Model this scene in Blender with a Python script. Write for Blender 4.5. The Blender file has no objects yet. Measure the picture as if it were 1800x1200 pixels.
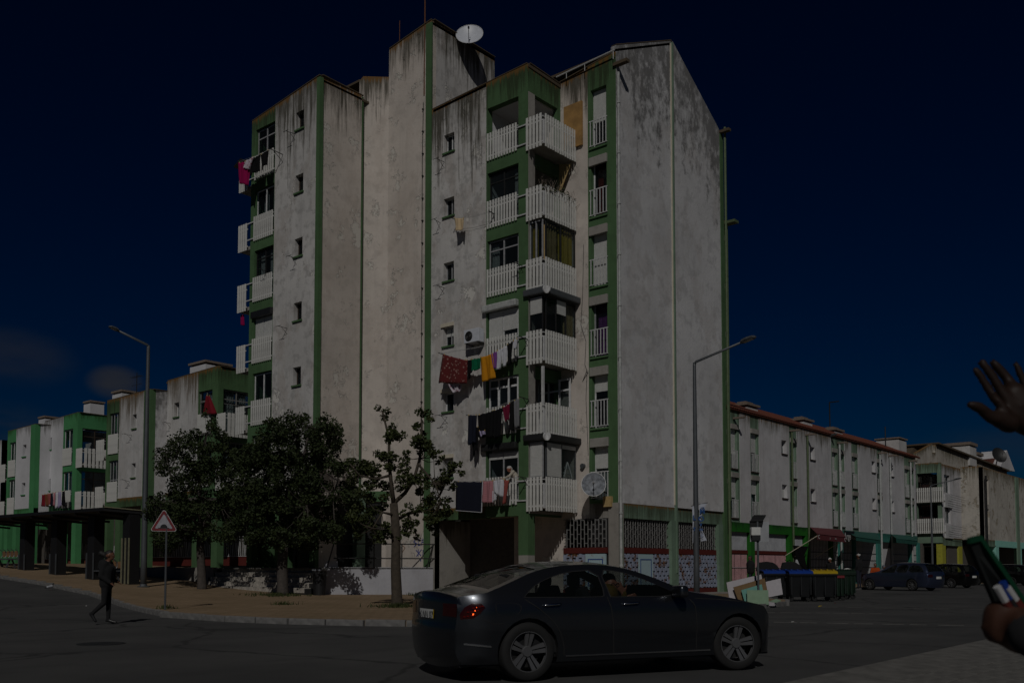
import bpy, bmesh, math, random
from math import sin, cos, pi, radians
from mathutils import Vector, Matrix
from mathutils.geometry import delaunay_2d_cdt
random.seed(7)
rnd = random.random
def ru(a, b): return a + (b - a) * rnd()
# ------------------------------------------------------------------ camera, sky, sun, exposure
SC = bpy.context.scene
COL = SC.collection
CAM_H, TILT, AZ, FPX, PCX, PCY = 1.4, radians(3.12), radians(40.4), 1688.0, 900.0, 906.0
cd = bpy.data.cameras.new('camera'); cam = bpy.data.objects.new('camera', cd); COL.objects.link(cam)
cd.sensor_width = 36; cd.lens = FPX / 1800 * 36; cd.shift_y = (PCY - 600) / 1800
cd.clip_start = .1; cd.clip_end = 3000
cd.dof.use_dof = True; cd.dof.focus_distance = 30; cd.dof.aperture_fstop = 7
_F = Vector((cos(AZ) * cos(TILT), sin(AZ) * cos(TILT), sin(TILT))); _R = Vector((sin(AZ), -cos(AZ), 0)); _U = _R.cross(_F)
cam.matrix_world = Matrix(((_R.x, _U.x, -_F.x, 0), (_R.y, _U.y, -_F.y, 0), (_R.z, _U.z, -_F.z, CAM_H), (0, 0, 0, 1)))
SC.camera = cam
W = bpy.data.worlds.new('World'); SC.world = W; W.use_nodes = True
SUN_AZ, SUN_EL = radians(36), radians(38.3)      # heading in which the light travels, elevation
def world():
    nt = W.node_tree; nt.nodes.clear(); N = nt.nodes.new; L = nt.links.new
    out = N('ShaderNodeOutputWorld'); bg = N('ShaderNodeBackground'); bg.inputs[1].default_value = .05
    sky = N('ShaderNodeTexSky'); sky.sky_type = 'NISHITA'; sky.sun_disc = False
    sky.sun_elevation = SUN_EL; sky.sun_rotation = math.atan2(-cos(SUN_AZ), -sin(SUN_AZ)) % (2 * pi)
    sky.altitude = 100; sky.air_density = 1.0; sky.dust_density = .15; sky.ozone_density = 3.5
    # polarised, underexposed look of the whole dome: deeper, more saturated blue everywhere alike
    gm = N('ShaderNodeGamma'); gm.inputs[1].default_value = SKY_GAMMA
    hs = N('ShaderNodeHueSaturation'); hs.inputs['Saturation'].default_value = 1.1; hs.inputs['Value'].default_value = SKY_VALUE
    tn = N('ShaderNodeMix'); tn.data_type = 'RGBA'; tn.blend_type = 'MULTIPLY'; tn.inputs['Factor'].default_value = 1; tn.inputs['B'].default_value = (*SKY_TINT, 1)
    L(sky.outputs[0], tn.inputs['A']); L(tn.outputs['Result'], gm.inputs[0]); L(gm.outputs[0], hs.inputs['Color'])
    # two small thin clouds low over the left houses and their like all around the horizon
    tc = N('ShaderNodeTexCoord'); mp = N('ShaderNodeMapping'); mp.inputs['Scale'].default_value = (3.2, 3.2, 9)
    nz = N('ShaderNodeTexNoise'); nz.inputs['Scale'].default_value = 1.5; nz.inputs['Detail'].default_value = 8; nz.inputs['Roughness'].default_value = .52
    L(tc.outputs['Generated'], mp.inputs[0]); L(mp.outputs[0], nz.inputs['Vector'])
    tot = None
    for (px, py, rx, ry, amt) in ((203, 672, .019, .012, 1.0), (20, 628, .04, .02, .5), (8, 752, .05, .018, .75), (1690, 800, .12, .02, .22)):
        d = (_F + (px - PCX) / FPX * _R - (py - PCY) / FPX * _U).normalized()
        sx = d.cross(Vector((0, 0, 1))).normalized(); sy = sx.cross(d)
        a = []
        for ax, r in ((sx, rx), (sy, ry)):
            v = N('ShaderNodeVectorMath'); v.operation = 'DOT_PRODUCT'; v.inputs[1].default_value = ax
            L(tc.outputs['Generated'], v.inputs[0])
            m = N('ShaderNodeMath'); m.operation = 'DIVIDE'; L(v.outputs['Value'], m.inputs[0]); m.inputs[1].default_value = r
            p = N('ShaderNodeMath'); p.operation = 'MULTIPLY'; L(m.outputs[0], p.inputs[0]); L(m.outputs[0], p.inputs[1]); a.append(p)
        s = N('ShaderNodeMath'); s.operation = 'ADD'; L(a[0].outputs[0], s.inputs[0]); L(a[1].outputs[0], s.inputs[1])
        fr = N('ShaderNodeVectorMath'); fr.operation = 'DOT_PRODUCT'; fr.inputs[1].default_value = d; L(tc.outputs['Generated'], fr.inputs[0])
        g = N('ShaderNodeMath'); g.operation = 'GREATER_THAN'; L(fr.outputs['Value'], g.inputs[0]); g.inputs[1].default_value = .5
        e = N('ShaderNodeMapRange'); e.interpolation_type = 'SMOOTHSTEP'
        e.inputs['From Min'].default_value = 2.6; e.inputs['From Max'].default_value = 0; e.inputs['To Max'].default_value = amt
        L(s.outputs[0], e.inputs['Value'])
        mm = N('ShaderNodeMath'); mm.operation = 'MULTIPLY'; L(e.outputs[0], mm.inputs[0]); L(g.outputs[0], mm.inputs[1])
        if tot is None: tot = mm
        else:
            ad = N('ShaderNodeMath'); ad.operation = 'MAXIMUM'; L(tot.outputs[0], ad.inputs[0]); L(mm.outputs[0], ad.inputs[1]); tot = ad
    nr = N('ShaderNodeMapRange'); nr.inputs['From Min'].default_value = .40; nr.inputs['From Max'].default_value = .66
    L(nz.outputs['Fac'], nr.inputs['Value'])
    fm = N('ShaderNodeMath'); fm.operation = 'MULTIPLY'; L(tot.outputs[0], fm.inputs[0]); L(nr.outputs[0], fm.inputs[1])
    mx = N('ShaderNodeMix'); mx.data_type = 'RGBA'; L(fm.outputs[0], mx.inputs['Factor'])
    L(hs.outputs[0], mx.inputs['A']); mx.inputs['B'].default_value = CLOUD
    L(mx.outputs['Result'], bg.inputs[0]); L(bg.outputs[0], out.inputs[0])
SKY_GAMMA = 1.6; SKY_VALUE = .115; SKY_TINT = (.20, .66, .95); CLOUD = (1.7, 1.8, 2.1, 1)
world()
sl = bpy.data.lights.new('sun', 'SUN'); sl.energy = 5.0; sl.angle = radians(.53); sl.color = (1, .97, .92)
so = bpy.data.objects.new('sun', sl); COL.objects.link(so); so.location = (-20, -12, 40)
so.rotation_euler = Vector((cos(SUN_AZ) * cos(SUN_EL), sin(SUN_AZ) * cos(SUN_EL), -sin(SUN_EL))).to_track_quat('-Z', 'Y').to_euler()
SC.view_settings.view_transform = 'Standard'; SC.view_settings.look = 'None'
SC.view_settings.gamma = 1; SC.view_settings.use_curve_mapping = False
SC.view_settings.exposure = -2.3
# ------------------------------------------------------------------ measuring helpers (a photo point on a real plane of the place)
_C = Vector((0, 0, CAM_H))
def ray(x, y): return _F + (x - PCX) / FPX * _R - (y - PCY) / FPX * _U
def onX(x, y, X): d = ray(x, y); return _C + d * (X / d.x)
def onY(x, y, Y): d = ray(x, y); return _C + d * (Y / d.y)
def uY(x, X): return onX(x, 900, X).y          # the Y at which a vertical through photo column x meets plane X
def uX(x, Y): return onY(x, 900, Y).x
def interp(t, tab):
    if t <= tab[0][0]: return tab[0][1]
    for (a, va), (b, vb) in zip(tab, tab[1:]):
        if t <= b:
            s = (t - a) / (b - a); return va + (vb - va) * s
    return tab[-1][1]
RISE = [(27, 0), (30, .04), (32.7, .12), (35.6, .23), (40, .5), (46, .82), (52, 1.2), (60, 1.4)]
def H(x, y):
    s = min(1, max(0, (x + y - 18) / 38)); s = s * s * (3 - 2 * s)
    k = min(1, max(0, (60 - x) / 12))
    return .16 * s + interp(y, RISE) * k
PAV = .13
def ground(px, py, dz=0.):
    d = ray(px, py); t = 3.
    while t < 400:
        p = _C + d * t
        if p.z <= H(p.x, p.y) + dz: return p
        t += .04 if t < 60 else .3
    return p
# ------------------------------------------------------------------ mesh builder
BASE = {}
class MB:
    def __init__(s): s.v = []; s.f = []; s.m = []; s.t = {}
    def add(s, vs, fs, mi=0, topd=None):
        o = len(s.v); s.v += [tuple(v) for v in vs]
        for f in fs: s.f.append(tuple(i + o for i in f)); s.m.append(mi)
        if topd is not None:
            for i, t in enumerate(topd): s.t[o + i] = t
        return s
    def box(s, x0, x1, y0, y1, z0, z1, mi=0):
        return s.add([(x0, y0, z0), (x1, y0, z0), (x1, y1, z0), (x0, y1, z0), (x0, y0, z1), (x1, y0, z1), (x1, y1, z1), (x0, y1, z1)],
                     [(0, 3, 2, 1), (4, 5, 6, 7), (0, 1, 5, 4), (1, 2, 6, 5), (2, 3, 7, 6), (3, 0, 4, 7)], mi)
    def pb(s, pl, c, u0, u1, d0, d1, z0, z1, mi=0):
        if u0 > u1: u0, u1 = u1, u0
        if d0 > d1: d0, d1 = d1, d0
        if pl == 'X': return s.box(c + d0, c + d1, u0, u1, z0, z1, mi)
        return s.box(u0, u1, c + d0, c + d1, z0, z1, mi)
    def obox(s, c, ax, ay, az, mi=0):      # centre and three half-axis vectors
        c = Vector(c); ax, ay, az = Vector(ax), Vector(ay), Vector(az)
        vs = [c + ax * i + ay * j + az * k for k in (-1, 1) for j in (-1, 1) for i in (-1, 1)]
        return s.add(vs, [(0, 2, 3, 1), (4, 5, 7, 6), (0, 1, 5, 4), (1, 3, 7, 5), (3, 2, 6, 7), (2, 0, 4, 6)], mi)
    def bar(s, a, b, w, h=None, mi=0):
        a, b = Vector(a), Vector(b); d = (b - a); L = d.length
        if L < 1e-6: return s
        d /= L; up = Vector((0, 0, 1)) if abs(d.z) < .95 else Vector((1, 0, 0))
        sx = d.cross(up).normalized(); sy = sx.cross(d)
        return s.obox((a + b) / 2, sx * (w / 2), d * (L / 2), sy * ((h or w) / 2), mi)
    def tube(s, pts, r, n=8, mi=0, cap=True):
        pts = [Vector(p) for p in pts]; rs = r if isinstance(r, (list, tuple)) else [r] * len(pts)
        o = []; nrm = None
        for i, p in enumerate(pts):
            d = (pts[min(i + 1, len(pts) - 1)] - pts[max(i - 1, 0)]).normalized()
            if nrm is None:
                nrm = d.cross(Vector((0, 0, 1)) if abs(d.z) < .9 else Vector((1, 0, 0))).normalized()
            else:
                nrm = (nrm - d * nrm.dot(d)).normalized()
            b = d.cross(nrm)
            o += [p + (nrm * cos(2 * pi * k / n) + b * sin(2 * pi * k / n)) * rs[i] for k in range(n)]
        fs = [(i * n + k, i * n + (k + 1) % n, (i + 1) * n + (k + 1) % n, (i + 1) * n + k) for i in range(len(pts) - 1) for k in range(n)]
        if cap: fs += [tuple(range(n))[::-1], tuple((len(pts) - 1) * n + k for k in range(n))]
        return s.add(o, fs, mi)
    def lathe(s, prof, c, ax='z', n=24, mi=0):  # prof: (radius, height along the axis)
        vs = []
        for r, h in prof:
            for k in range(n):
                a = 2 * pi * k / n
                q = {'z': (r * cos(a), r * sin(a), h), 'y': (r * cos(a), h, r * sin(a)), 'x': (h, r * cos(a), r * sin(a))}[ax]
                vs.append((c[0] + q[0], c[1] + q[1], c[2] + q[2]))
        fs = [(i * n + k, i * n + (k + 1) % n, (i + 1) * n + (k + 1) % n, (i + 1) * n + k) for i in range(len(prof) - 1) for k in range(n)]
        return s.add(vs, fs, mi)
    def poly(s, pts, th=None, mi=0):      # a planar polygon given thickness vector th
        pts = [Vector(p) for p in pts]; n = len(pts)
        if th is None: return s.add(pts, [tuple(range(n))], mi)
        th = Vector(th)
        return s.add(pts + [p + th for p in pts], [tuple(range(n))[::-1], tuple(range(n, 2 * n))] + [(k, (k + 1) % n, n + (k + 1) % n, n + k) for k in range(n)], mi)
    def mesh(s, name, mats, off=None, inv=None, smooth=False, bevel=0, recalc=True):
        me = bpy.data.meshes.new(name)
        vs = s.v
        if off is not None: vs = [(v[0] - off[0], v[1] - off[1], v[2] - off[2]) for v in vs]
        if inv is not None: vs = [tuple(inv @ Vector(v)) for v in vs]
        me.from_pydata(vs, [], s.f)
        for m in (mats if isinstance(mats, (list, tuple)) else [mats]): me.materials.append(m)
        me.polygons.foreach_set('material_index', s.m)
        if True:
            at = me.attributes.new('topd', 'FLOAT', 'POINT')
            at.data.foreach_set('value', [s.t.get(i, 50.) for i in range(len(s.v))])
        if recalc or bevel:
            bm = bmesh.new(); bm.from_mesh(me)
            if bevel: bmesh.ops.bevel(bm, geom=bm.edges[:], offset=bevel, segments=2, affect='EDGES', profile=.6, clamp_overlap=True)
            bmesh.ops.recalc_face_normals(bm, faces=bm.faces[:])
            bm.to_mesh(me); bm.free()
        if smooth: me.polygons.foreach_set('use_smooth', [True] * len(me.polygons))
        me.update(); return me
    def build(s, name, mats, parent=None, smooth=False, bevel=0, local=False, **tags):
        off = inv = None
        if parent is not None and not local:
            root = parent
            while root.parent: root = root.parent
            if root.name in BASE:
                loc, rz = BASE[root.name]
                if rz: inv = Matrix.Rotation(-rz, 3, 'Z'); inv = Matrix.Rotation(-rz, 4, 'Z') @ Matrix.Translation(-Vector(loc))
                else: off = loc
        o = bpy.data.objects.new(name, s.mesh(name, mats, off, inv, smooth, bevel)); COL.objects.link(o)
        if parent is not None: o.parent = parent
        for k, v in tags.items(): o[k] = v
        return o
def thing(name, label, cat, loc=(0, 0, 0), rz=0, group=None, scale=None):
    o = bpy.data.objects.new(name, None); COL.objects.link(o); o.empty_display_size = .2
    o.location = loc; o.rotation_euler = (0, 0, rz); o['label'] = label; o['category'] = cat
    if group: o['group'] = group
    if scale: o.scale = (scale,) * 3
    BASE[o.name] = (tuple(loc), rz)
    return o
def tag(o, label, cat, group=None):
    o['label'] = label; o['category'] = cat
    if group: o['group'] = group
    return o
def inst(mesh, name, parent, loc, rz=0, root=None):
    o = bpy.data.objects.new(name, mesh); COL.objects.link(o); o.parent = parent
    r = parent
    while r.parent: r = r.parent
    b = BASE[r.name][0] if r.name in BASE else (0, 0, 0)
    o.location = (loc[0] - b[0], loc[1] - b[1], loc[2] - b[2]); o.rotation_euler = (0, 0, rz)
    return o
def dup_tree(o, parent=None):
    c = o.copy(); COL.objects.link(c)
    if parent is not None: c.parent = parent
    for ch in [x for x in KIDS.get(o.name, [])]: dup_tree(ch, c)
    return c
KIDS = {}
def index_kids():
    KIDS.clear()
    for o in bpy.data.objects:
        if o.parent: KIDS.setdefault(o.parent.name, []).append(o)
# ------------------------------------------------------------------ materials
MT = {}
class G:
    def __init__(s, name):
        s.m = bpy.data.materials.new(name); s.m.use_nodes = True; s.nt = s.m.node_tree; s.nt.nodes.clear()
        s.out = s.n('ShaderNodeOutputMaterial'); s.p = s.n('ShaderNodeBsdfPrincipled'); s.l(s.p.outputs[0], s.out.inputs[0])
        s.tc = s.n('ShaderNodeTexCoord'); MT[name] = s.m
    def n(s, t): return s.nt.nodes.new(t)
    def l(s, a, b): s.nt.links.new(a, b)
    def co(s, sc=(1, 1, 1), src='Object'):
        m = s.n('ShaderNodeMapping'); m.inputs['Scale'].default_value = sc; s.l(s.tc.outputs[src], m.inputs[0]); return m.outputs[0]
    def noise(s, vec, scale, detail=6, rough=.6):
        n = s.n('ShaderNodeTexNoise'); n.inputs['Scale'].default_value = scale; n.inputs['Detail'].default_value = detail
        n.inputs['Roughness'].default_value = rough; s.l(vec, n.inputs['Vector']); return n.outputs['Fac']
    def ramp(s, x, a, b, lo=0., hi=1.):
        m = s.n('ShaderNodeMapRange'); m.inputs['From Min'].default_value = a; m.inputs['From Max'].default_value = b
        m.inputs['To Min'].default_value = lo; m.inputs['To Max'].default_value = hi; s.l(x, m.inputs['Value']); return m.outputs[0]
    def math(s, op, a, b=None):
        m = s.n('ShaderNodeMath'); m.operation = op
        for i, x in enumerate((a, b)):
            if x is None: continue
            if hasattr(x, 'is_linked'): s.l(x, m.inputs[i])
            else: m.inputs[i].default_value = x
        return m.outputs[0]
    def mix(s, f, a, b):
        m = s.n('ShaderNodeMix'); m.data_type = 'RGBA'
        for nm, x in (('Factor', f), ('A', a), ('B', b)):
            if hasattr(x, 'is_linked'): s.l(x, m.inputs[nm])
            elif nm == 'Factor': m.inputs[nm].default_value = x
            else: m.inputs[nm].default_value = (*x, 1)
        return m.outputs['Result']
    def col(s, c):
        if hasattr(c, 'is_linked'): s.l(c, s.p.inputs['Base Color'])
        else: s.p.inputs['Base Color'].default_value = (*c, 1)
        return s
    def bump(s, h, d=.01, st=.6):
        b = s.n('ShaderNodeBump'); b.inputs['Distance'].default_value = d; b.inputs['Strength'].default_value = st
        s.l(h, b.inputs['Height']); s.l(b.outputs[0], s.p.inputs['Normal']); return s
    def set(s, **k):
        for a, v in k.items():
            s.p.inputs[{'rough': 'Roughness', 'metal': 'Metallic', 'coat': 'Coat Weight', 'coatr': 'Coat Roughness', 'spec': 'Specular IOR Level', 'sheen': 'Sheen Weight'}.get(a, a)].default_value = v
        return s
def simple(name, c, rough=.7, metal=0, var=.25, sc=6., bump=0., spec=.5):
    g = G(name); n = g.noise(g.co(), sc, 5)
    f = g.ramp(n, .3, .7)
    g.col(g.mix(f, tuple(x * (1 - var) for x in c), tuple(min(1, x * (1 + var * .6)) for x in c))).set(rough=rough, metal=metal, spec=spec)
    if bump: g.bump(n, bump)
    return g.m
def plaster(name, c, dirt=(.05, .045, .03), top=2., topamt=.9, grime=.35, peel=0., peelc=(.6, .58, .54), rust=.0, streak=.5, seed=0., drip=(7, 7, .35)):
    g = G(name); m = g.n('ShaderNodeMapping'); m.inputs['Location'].default_value = (seed, seed * 1.7, seed * .6); g.l(g.tc.outputs['Object'], m.inputs[0]); v = m.outputs[0]
    def sc(s3):
        q = g.n('ShaderNodeMapping'); q.inputs['Scale'].default_value = s3; g.l(v, q.inputs[0]); return q.outputs[0]
    big = g.noise(v, .33, 5, .6); fine = g.noise(v, 9, 6, .65); mid = g.noise(v, 2.2, 7, .62)
    colr = g.mix(g.ramp(big, .32, .68), tuple(x * .84 for x in c), tuple(min(1, x * 1.08) for x in c))
    # washed-out patches and repairs
    colr = g.mix(g.math('MULTIPLY', g.ramp(mid, .5, .62), grime), colr, tuple(x * .62 for x in c))
    dm = g.noise(sc((.5, .5, .28)), 1.0, 8, .7); colr = g.mix(g.math('MULTIPLY', g.math('MULTIPLY', g.ramp(dm, .50, .56), g.ramp(fine, .2, .6, .5, 1)), grime * .55), colr, (c[0] * .62, c[1] * .55, c[2] * .50))
    st = g.noise(sc((4.5, 4.5, .22)), 1.0, 8, .68)
    colr = g.mix(g.math('MULTIPLY', g.ramp(st, .52, .72), streak * .6), colr, tuple(x * .5 for x in c))
    hp = fine
    if peel:
        pn = g.noise(v, .95, 10, .7); pm = g.noise(v, .3, 3)
        pf = g.math('MULTIPLY', g.ramp(pn, .585, .6), g.ramp(pm, .60 - peel * .25, .62 - peel * .25))
        colr = g.mix(pf, colr, peelc)
        edge = g.math('MULTIPLY', g.ramp(pn, .565, .58), g.ramp(pn, .605, .59)); edge = g.math('MULTIPLY', edge, g.ramp(pm, .60 - peel * .25, .62 - peel * .25))
        colr = g.mix(g.math('MULTIPLY', g.math('MULTIPLY', edge, .45), g.ramp(fine, .35, .6)), colr, tuple(x * .3 for x in c))
        hp = g.math('ADD', fine, g.math('MULTIPLY', pf, -2.2))
    # algae and rust running down from the coping, by real distance below the top of the wall
    at = g.n('ShaderNodeAttribute'); at.attribute_name = 'topd'
    s1 = g.noise(sc(drip), 1.0, 9, .72); s2 = g.noise(sc((1.1, 1.1, .15)), 1.0, 4)
    reach = g.math('MULTIPLY', g.ramp(s1, .3, .72), g.ramp(s2, .3, .7, .35, 1.4))
    f = g.math('SUBTRACT', reach, g.math('DIVIDE', at.outputs['Fac'], top * 1.6))
    f = g.math('MULTIPLY', g.ramp(f, -.02, .38), topamt)
    colr = g.mix(f, colr, dirt)
    if rust:
        f2 = g.math('SUBTRACT', g.ramp(s1, .35, .6), g.math('DIVIDE', at.outputs['Fac'], rust))
        colr = g.mix(g.math('MULTIPLY', g.ramp(f2, 0, .5), .85), colr, (.17, .085, .022))
    g.col(colr).set(rough=.88, spec=.25)
    g.bump(hp, .018, .55)
    return g.m
WHITE = (.47, .455, .44); CREAM = (.48, .43, .375)
plaster('plaster_front', (.53, .515, .50), peel=.4, top=3.2, streak=.6, rust=.3, grime=.75)
plaster('plaster_cream', (.56, .505, .455), peel=1.25, top=2.2, streak=.3, rust=.4, seed=11, peelc=(.55, .52, .47))
plaster('plaster_gable', (.56, .555, .56), peel=0, top=5.0, topamt=.8, dirt=(.10, .097, .095), streak=.12, grime=.5, seed=5, drip=(2.4, 2.4, 1.5))
plaster('plaster_low', (.53, .52, .51), dirt=(.1, .075, .045), top=2.2, streak=.8, rust=.4, grime=.4, seed=21)
plaster('plaster_clean', (.57, .57, .59), top=.8, topamt=.6, streak=.2, grime=.12, seed=31)
plaster('plaster_long', (.53, .52, .53), dirt=(.07, .065, .04), top=1.3, streak=.5, rust=.5, grime=.3, seed=41)
plaster('plaster_far', (.48, .45, .4), dirt=(.10, .085, .05), top=1.8, streak=.6, rust=.3, grime=.5, peel=1.0, peelc=(.3, .26, .2), seed=51)
plaster('green_paint', (.072, .14, .062), dirt=(.03, .045, .02), top=1.4, streak=.5, rust=.35, grime=.35, seed=3)
plaster('green_bright', (.065, .24, .095), dirt=(.03, .1, .03), top=.5, streak=.2, rust=0, grime=.2, seed=13)
plaster('green_grey', (.17, .25, .18), dirt=(.06, .08, .05), top=1.2, streak=.5, rust=.2, grime=.4, seed=23)
plaster('green_deep', (.015, .13, .012), dirt=(.01, .05, .01), top=.4, streak=.3, grime=.2, seed=33)
plaster('teal_paint', (.04, .19, .16), dirt=(.02, .1, .08), top=.5, streak=.2, grime=.2, seed=43)
plaster('concrete', (.30, .285, .26), dirt=(.09, .08, .06), top=1., streak=.5, grime=.4, seed=53)
plaster('ramp_paint', (.42, .42, .45), dirt=(.1, .09, .08), top=.3, streak=.3, grime=.2, seed=63)
plaster('red_plinth', (.10, .016, .012), dirt=(.08, .03, .02), top=.3, streak=.3, grime=.4, seed=73)
plaster('soffit_white', (.55, .55, .57), top=.1, topamt=0, streak=.05, grime=.1, seed=83)
simple('white_slat', (.62, .615, .585), .55, var=.16, sc=3)
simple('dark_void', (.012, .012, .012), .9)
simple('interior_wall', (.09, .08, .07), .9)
simple('aluminium', (.42, .42, .43), .45, .3)
simple('white_frame', (.62, .62, .62), .4)
simple('brown_frame', (.05, .035, .025), .5)
simple('shutter_white', (.58, .58, .56), .5, var=.1)
simple('shutter_cream', (.55, .50, .40), .5, var=.1)
simple('roof_dirt', (.085, .062, .038), .95, sc=2)
simple('rust_metal', (.13, .045, .018), .85, var=.5, sc=30)
simple('dark_metal', (.03, .03, .03), .5, .4)
simple('galvanised', (.085, .092, .10), .5, .25, var=.15)
simple('pipe_green', (.09, .125, .06), .6)
simple('pipe_white', (.42, .43, .42), .6, var=.3)
simple('yellow_board', (.34, .19, .06), .8, var=.4, sc=2)
simple('black_cloth', (.006, .006, .007), .95)
simple('navy_cloth', (.012, .014, .026), .95)
simple('rubber', (.009, .009, .009), .85)
simple('chrome', (.6, .6, .62), .15, 1., var=.05)
simple('rim_metal', (.13, .13, .135), .35, .4, var=.05)
simple('black_plastic', (.015, .015, .016), .45, var=.1)
simple('skin_dark', (.16, .072, .042), .5, var=.15, sc=30, spec=.35)
simple('skin_red', (.30, .12, .075), .5, var=.15, sc=30)
simple('hair_black', (.008, .007, .006), .7)
simple('hair_grey', (.42, .41, .39), .9, var=.4, sc=60)
simple('bark', (.19, .15, .12), .9, var=.35, sc=12, bump=.02)
simple('step_paint', (.36, .33, .29), .85, var=.45, sc=7, bump=.01)
simple('kerb_stone_grey', (.17, .165, .16), .9, var=.4, sc=5, bump=.01)
simple('slab_grey', (.13, .125, .115), .9, var=.35, sc=4, bump=.01)
simple('wood_slat', (.19, .10, .045), .7, var=.3)
simple('bin_black', (.010, .011, .012), .45, var=.15)
simple('bin_green', (.007, .02, .011), .45, var=.15)
simple('lid_blue', (.006, .035, .22), .4, var=.1)
simple('lid_yellow', (.36, .25, .01), .4, var=.1)
simple('awning_red', (.10, .016, .02), .8, var=.2)
simple('awning_green', (.01, .08, .06), .8, var=.3)
simple('roof_tile', (.13, .035, .018), .85, var=.3, sc=8)
simple('pink_metal', (.42, .24, .25), .7, var=.25, sc=3)
simple('grey_metal', (.33, .34, .36), .6, var=.2, sc=2)
simple('yellow_paint', (.34, .33, .03), .8, var=.25)
simple('mint_paint', (.25, .55, .46), .8, var=.15)
simple('rail_white', (.5, .5, .5), .6, var=.2)
def glassmat(name, tint=(.02, .025, .03), trans=.35, rough=.06):
    g = G(name); g.col(tint).set(rough=rough, spec=.7)
    tr = g.n('ShaderNodeBsdfTransparent'); tr.inputs[0].default_value = (.75, .8, .8, 1)
    ms = g.n('ShaderNodeMixShader'); ms.inputs[0].default_value = trans
    g.l(g.p.outputs[0], ms.inputs[1]); g.l(tr.outputs[0], ms.inputs[2]); g.l(ms.outputs[0], g.out.inputs[0]); return g.m
glassmat('window_glass', trans=.8); glassmat('car_glass', (.008, .01, .01), .6, .03)
def M(n): return MT[n]
def cloth(name, c, var=.2): return simple(name, c, .95, var=var, sc=8, spec=.1)
# ------------------------------------------------------------------ the setting: ground, road, pavements
def ground_mat():
    g = G('asphalt'); v = g.co()
    n = g.noise(v, 60, 4, .8); b = g.noise(v, .35, 5); c = g.noise(g.co((.25, 1.4, 1)), 1.2, 6)
    colr = g.mix(g.ramp(b, .35, .65), (.046, .046, .046), (.068, .067, .066))
    colr = g.mix(g.math('MULTIPLY', g.ramp(c, .55, .66), .4), colr, (.036, .036, .035))
    colr = g.mix(g.math('MULTIPLY', g.ramp(n, .6, .75), .5), colr, (.14, .135, .125))
    # dark tar-filled cracks
    w = g.n('ShaderNodeTexVoronoi'); w.feature = 'DISTANCE_TO_EDGE'; w.inputs['Scale'].default_value = .17
    ds = g.n('ShaderNodeVectorMath'); ds.operation = 'ADD'; nn = g.n('ShaderNodeTexNoise'); nn.inputs['Scale'].default_value = .9; nn.inputs['Detail'].default_value = 6
    g.l(v, nn.inputs['Vector']); g.l(v, ds.inputs[0]); g.l(nn.outputs['Color'], ds.inputs[1]); g.l(ds.outputs[0], w.inputs['Vector'])
    colr = g.mix(g.ramp(w.outputs['Distance'], .012, .004), colr, (.030, .030, .030))
    g.col(colr).set(rough=.85, spec=.3); g.bump(n, .006, .8)
    g = G('pavement_ochre'); v = g.co()
    bt = g.n('ShaderNodeTexBrick'); bt.inputs['Scale'].default_value = 1; bt.inputs['Brick Width'].default_value = .4; bt.inputs['Row Height'].default_value = .2
    bt.inputs['Mortar Size'].default_value = .012; bt.inputs['Color1'].default_value = (.28, .20, .125, 1); bt.inputs['Color2'].default_value = (.23, .165, .105, 1); bt.inputs['Mortar'].default_value = (.12, .08, .045, 1)
    g.l(v, bt.inputs['Vector']); b = g.noise(v, .5, 7, .65); n = g.noise(v, 14, 5)
    colr = g.mix(g.math('MULTIPLY', g.ramp(b, .42, .62), .55), bt.outputs['Color'], (.16, .115, .065))
    colr = g.mix(g.math('MULTIPLY', g.ramp(n, .55, .7), .45), colr, (.12, .09, .05))
    g.col(colr).set(rough=.92, spec=.2); g.bump(bt.outputs['Fac'], .004, .5)
ground_mat()
def sheet(name, poly, zf, mat, step=2.0, holes=(), skirt=0):
    def inside(p, pg):
        c = False; n = len(pg)
        for i in range(n):
            x0, y0 = pg[i]; x1, y1 = pg[(i + 1) % n]
            if (y0 > p[1]) != (y1 > p[1]) and p[0] < (x1 - x0) * (p[1] - y0) / (y1 - y0) + x0: c = not c
        return c
    vs = [Vector(p) for p in poly]; n = len(vs); ed = [(i, (i + 1) % n) for i in range(n)]
    xs = [p[0] for p in poly]; ys = [p[1] for p in poly]
    x = min(xs) + step * .37
    while x < max(xs):
        y = min(ys) + step * .41
        while y < max(ys):
            if inside((x, y), poly): vs.append(Vector((x, y)))
            y += step
        x += step
    r = delaunay_2d_cdt(vs, ed, [], 0, 1e-4)
    mb = MB(); o = [(p.x, p.y, zf(p.x, p.y)) for p in r[0]]
    fs = []
    for f in r[2]:
        cx = sum(r[0][i].x for i in f) / len(f); cy = sum(r[0][i].y for i in f) / len(f)
        if inside((cx, cy), poly): fs.append(tuple(f))
    mb.add(o, fs)
    if skirt:
        m = len(poly)
        for i in range(m):
            a, b = poly[i], poly[(i + 1) % m]; za, zb = zf(*a), zf(*b)
            mb.add([(a[0], a[1], za), (b[0], b[1], zb), (b[0], b[1], zb - skirt), (a[0], a[1], za - skirt)], [(0, 1, 2, 3)])
    ob = mb.build(name, mat); ob['kind'] = 'structure'; return ob
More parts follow.
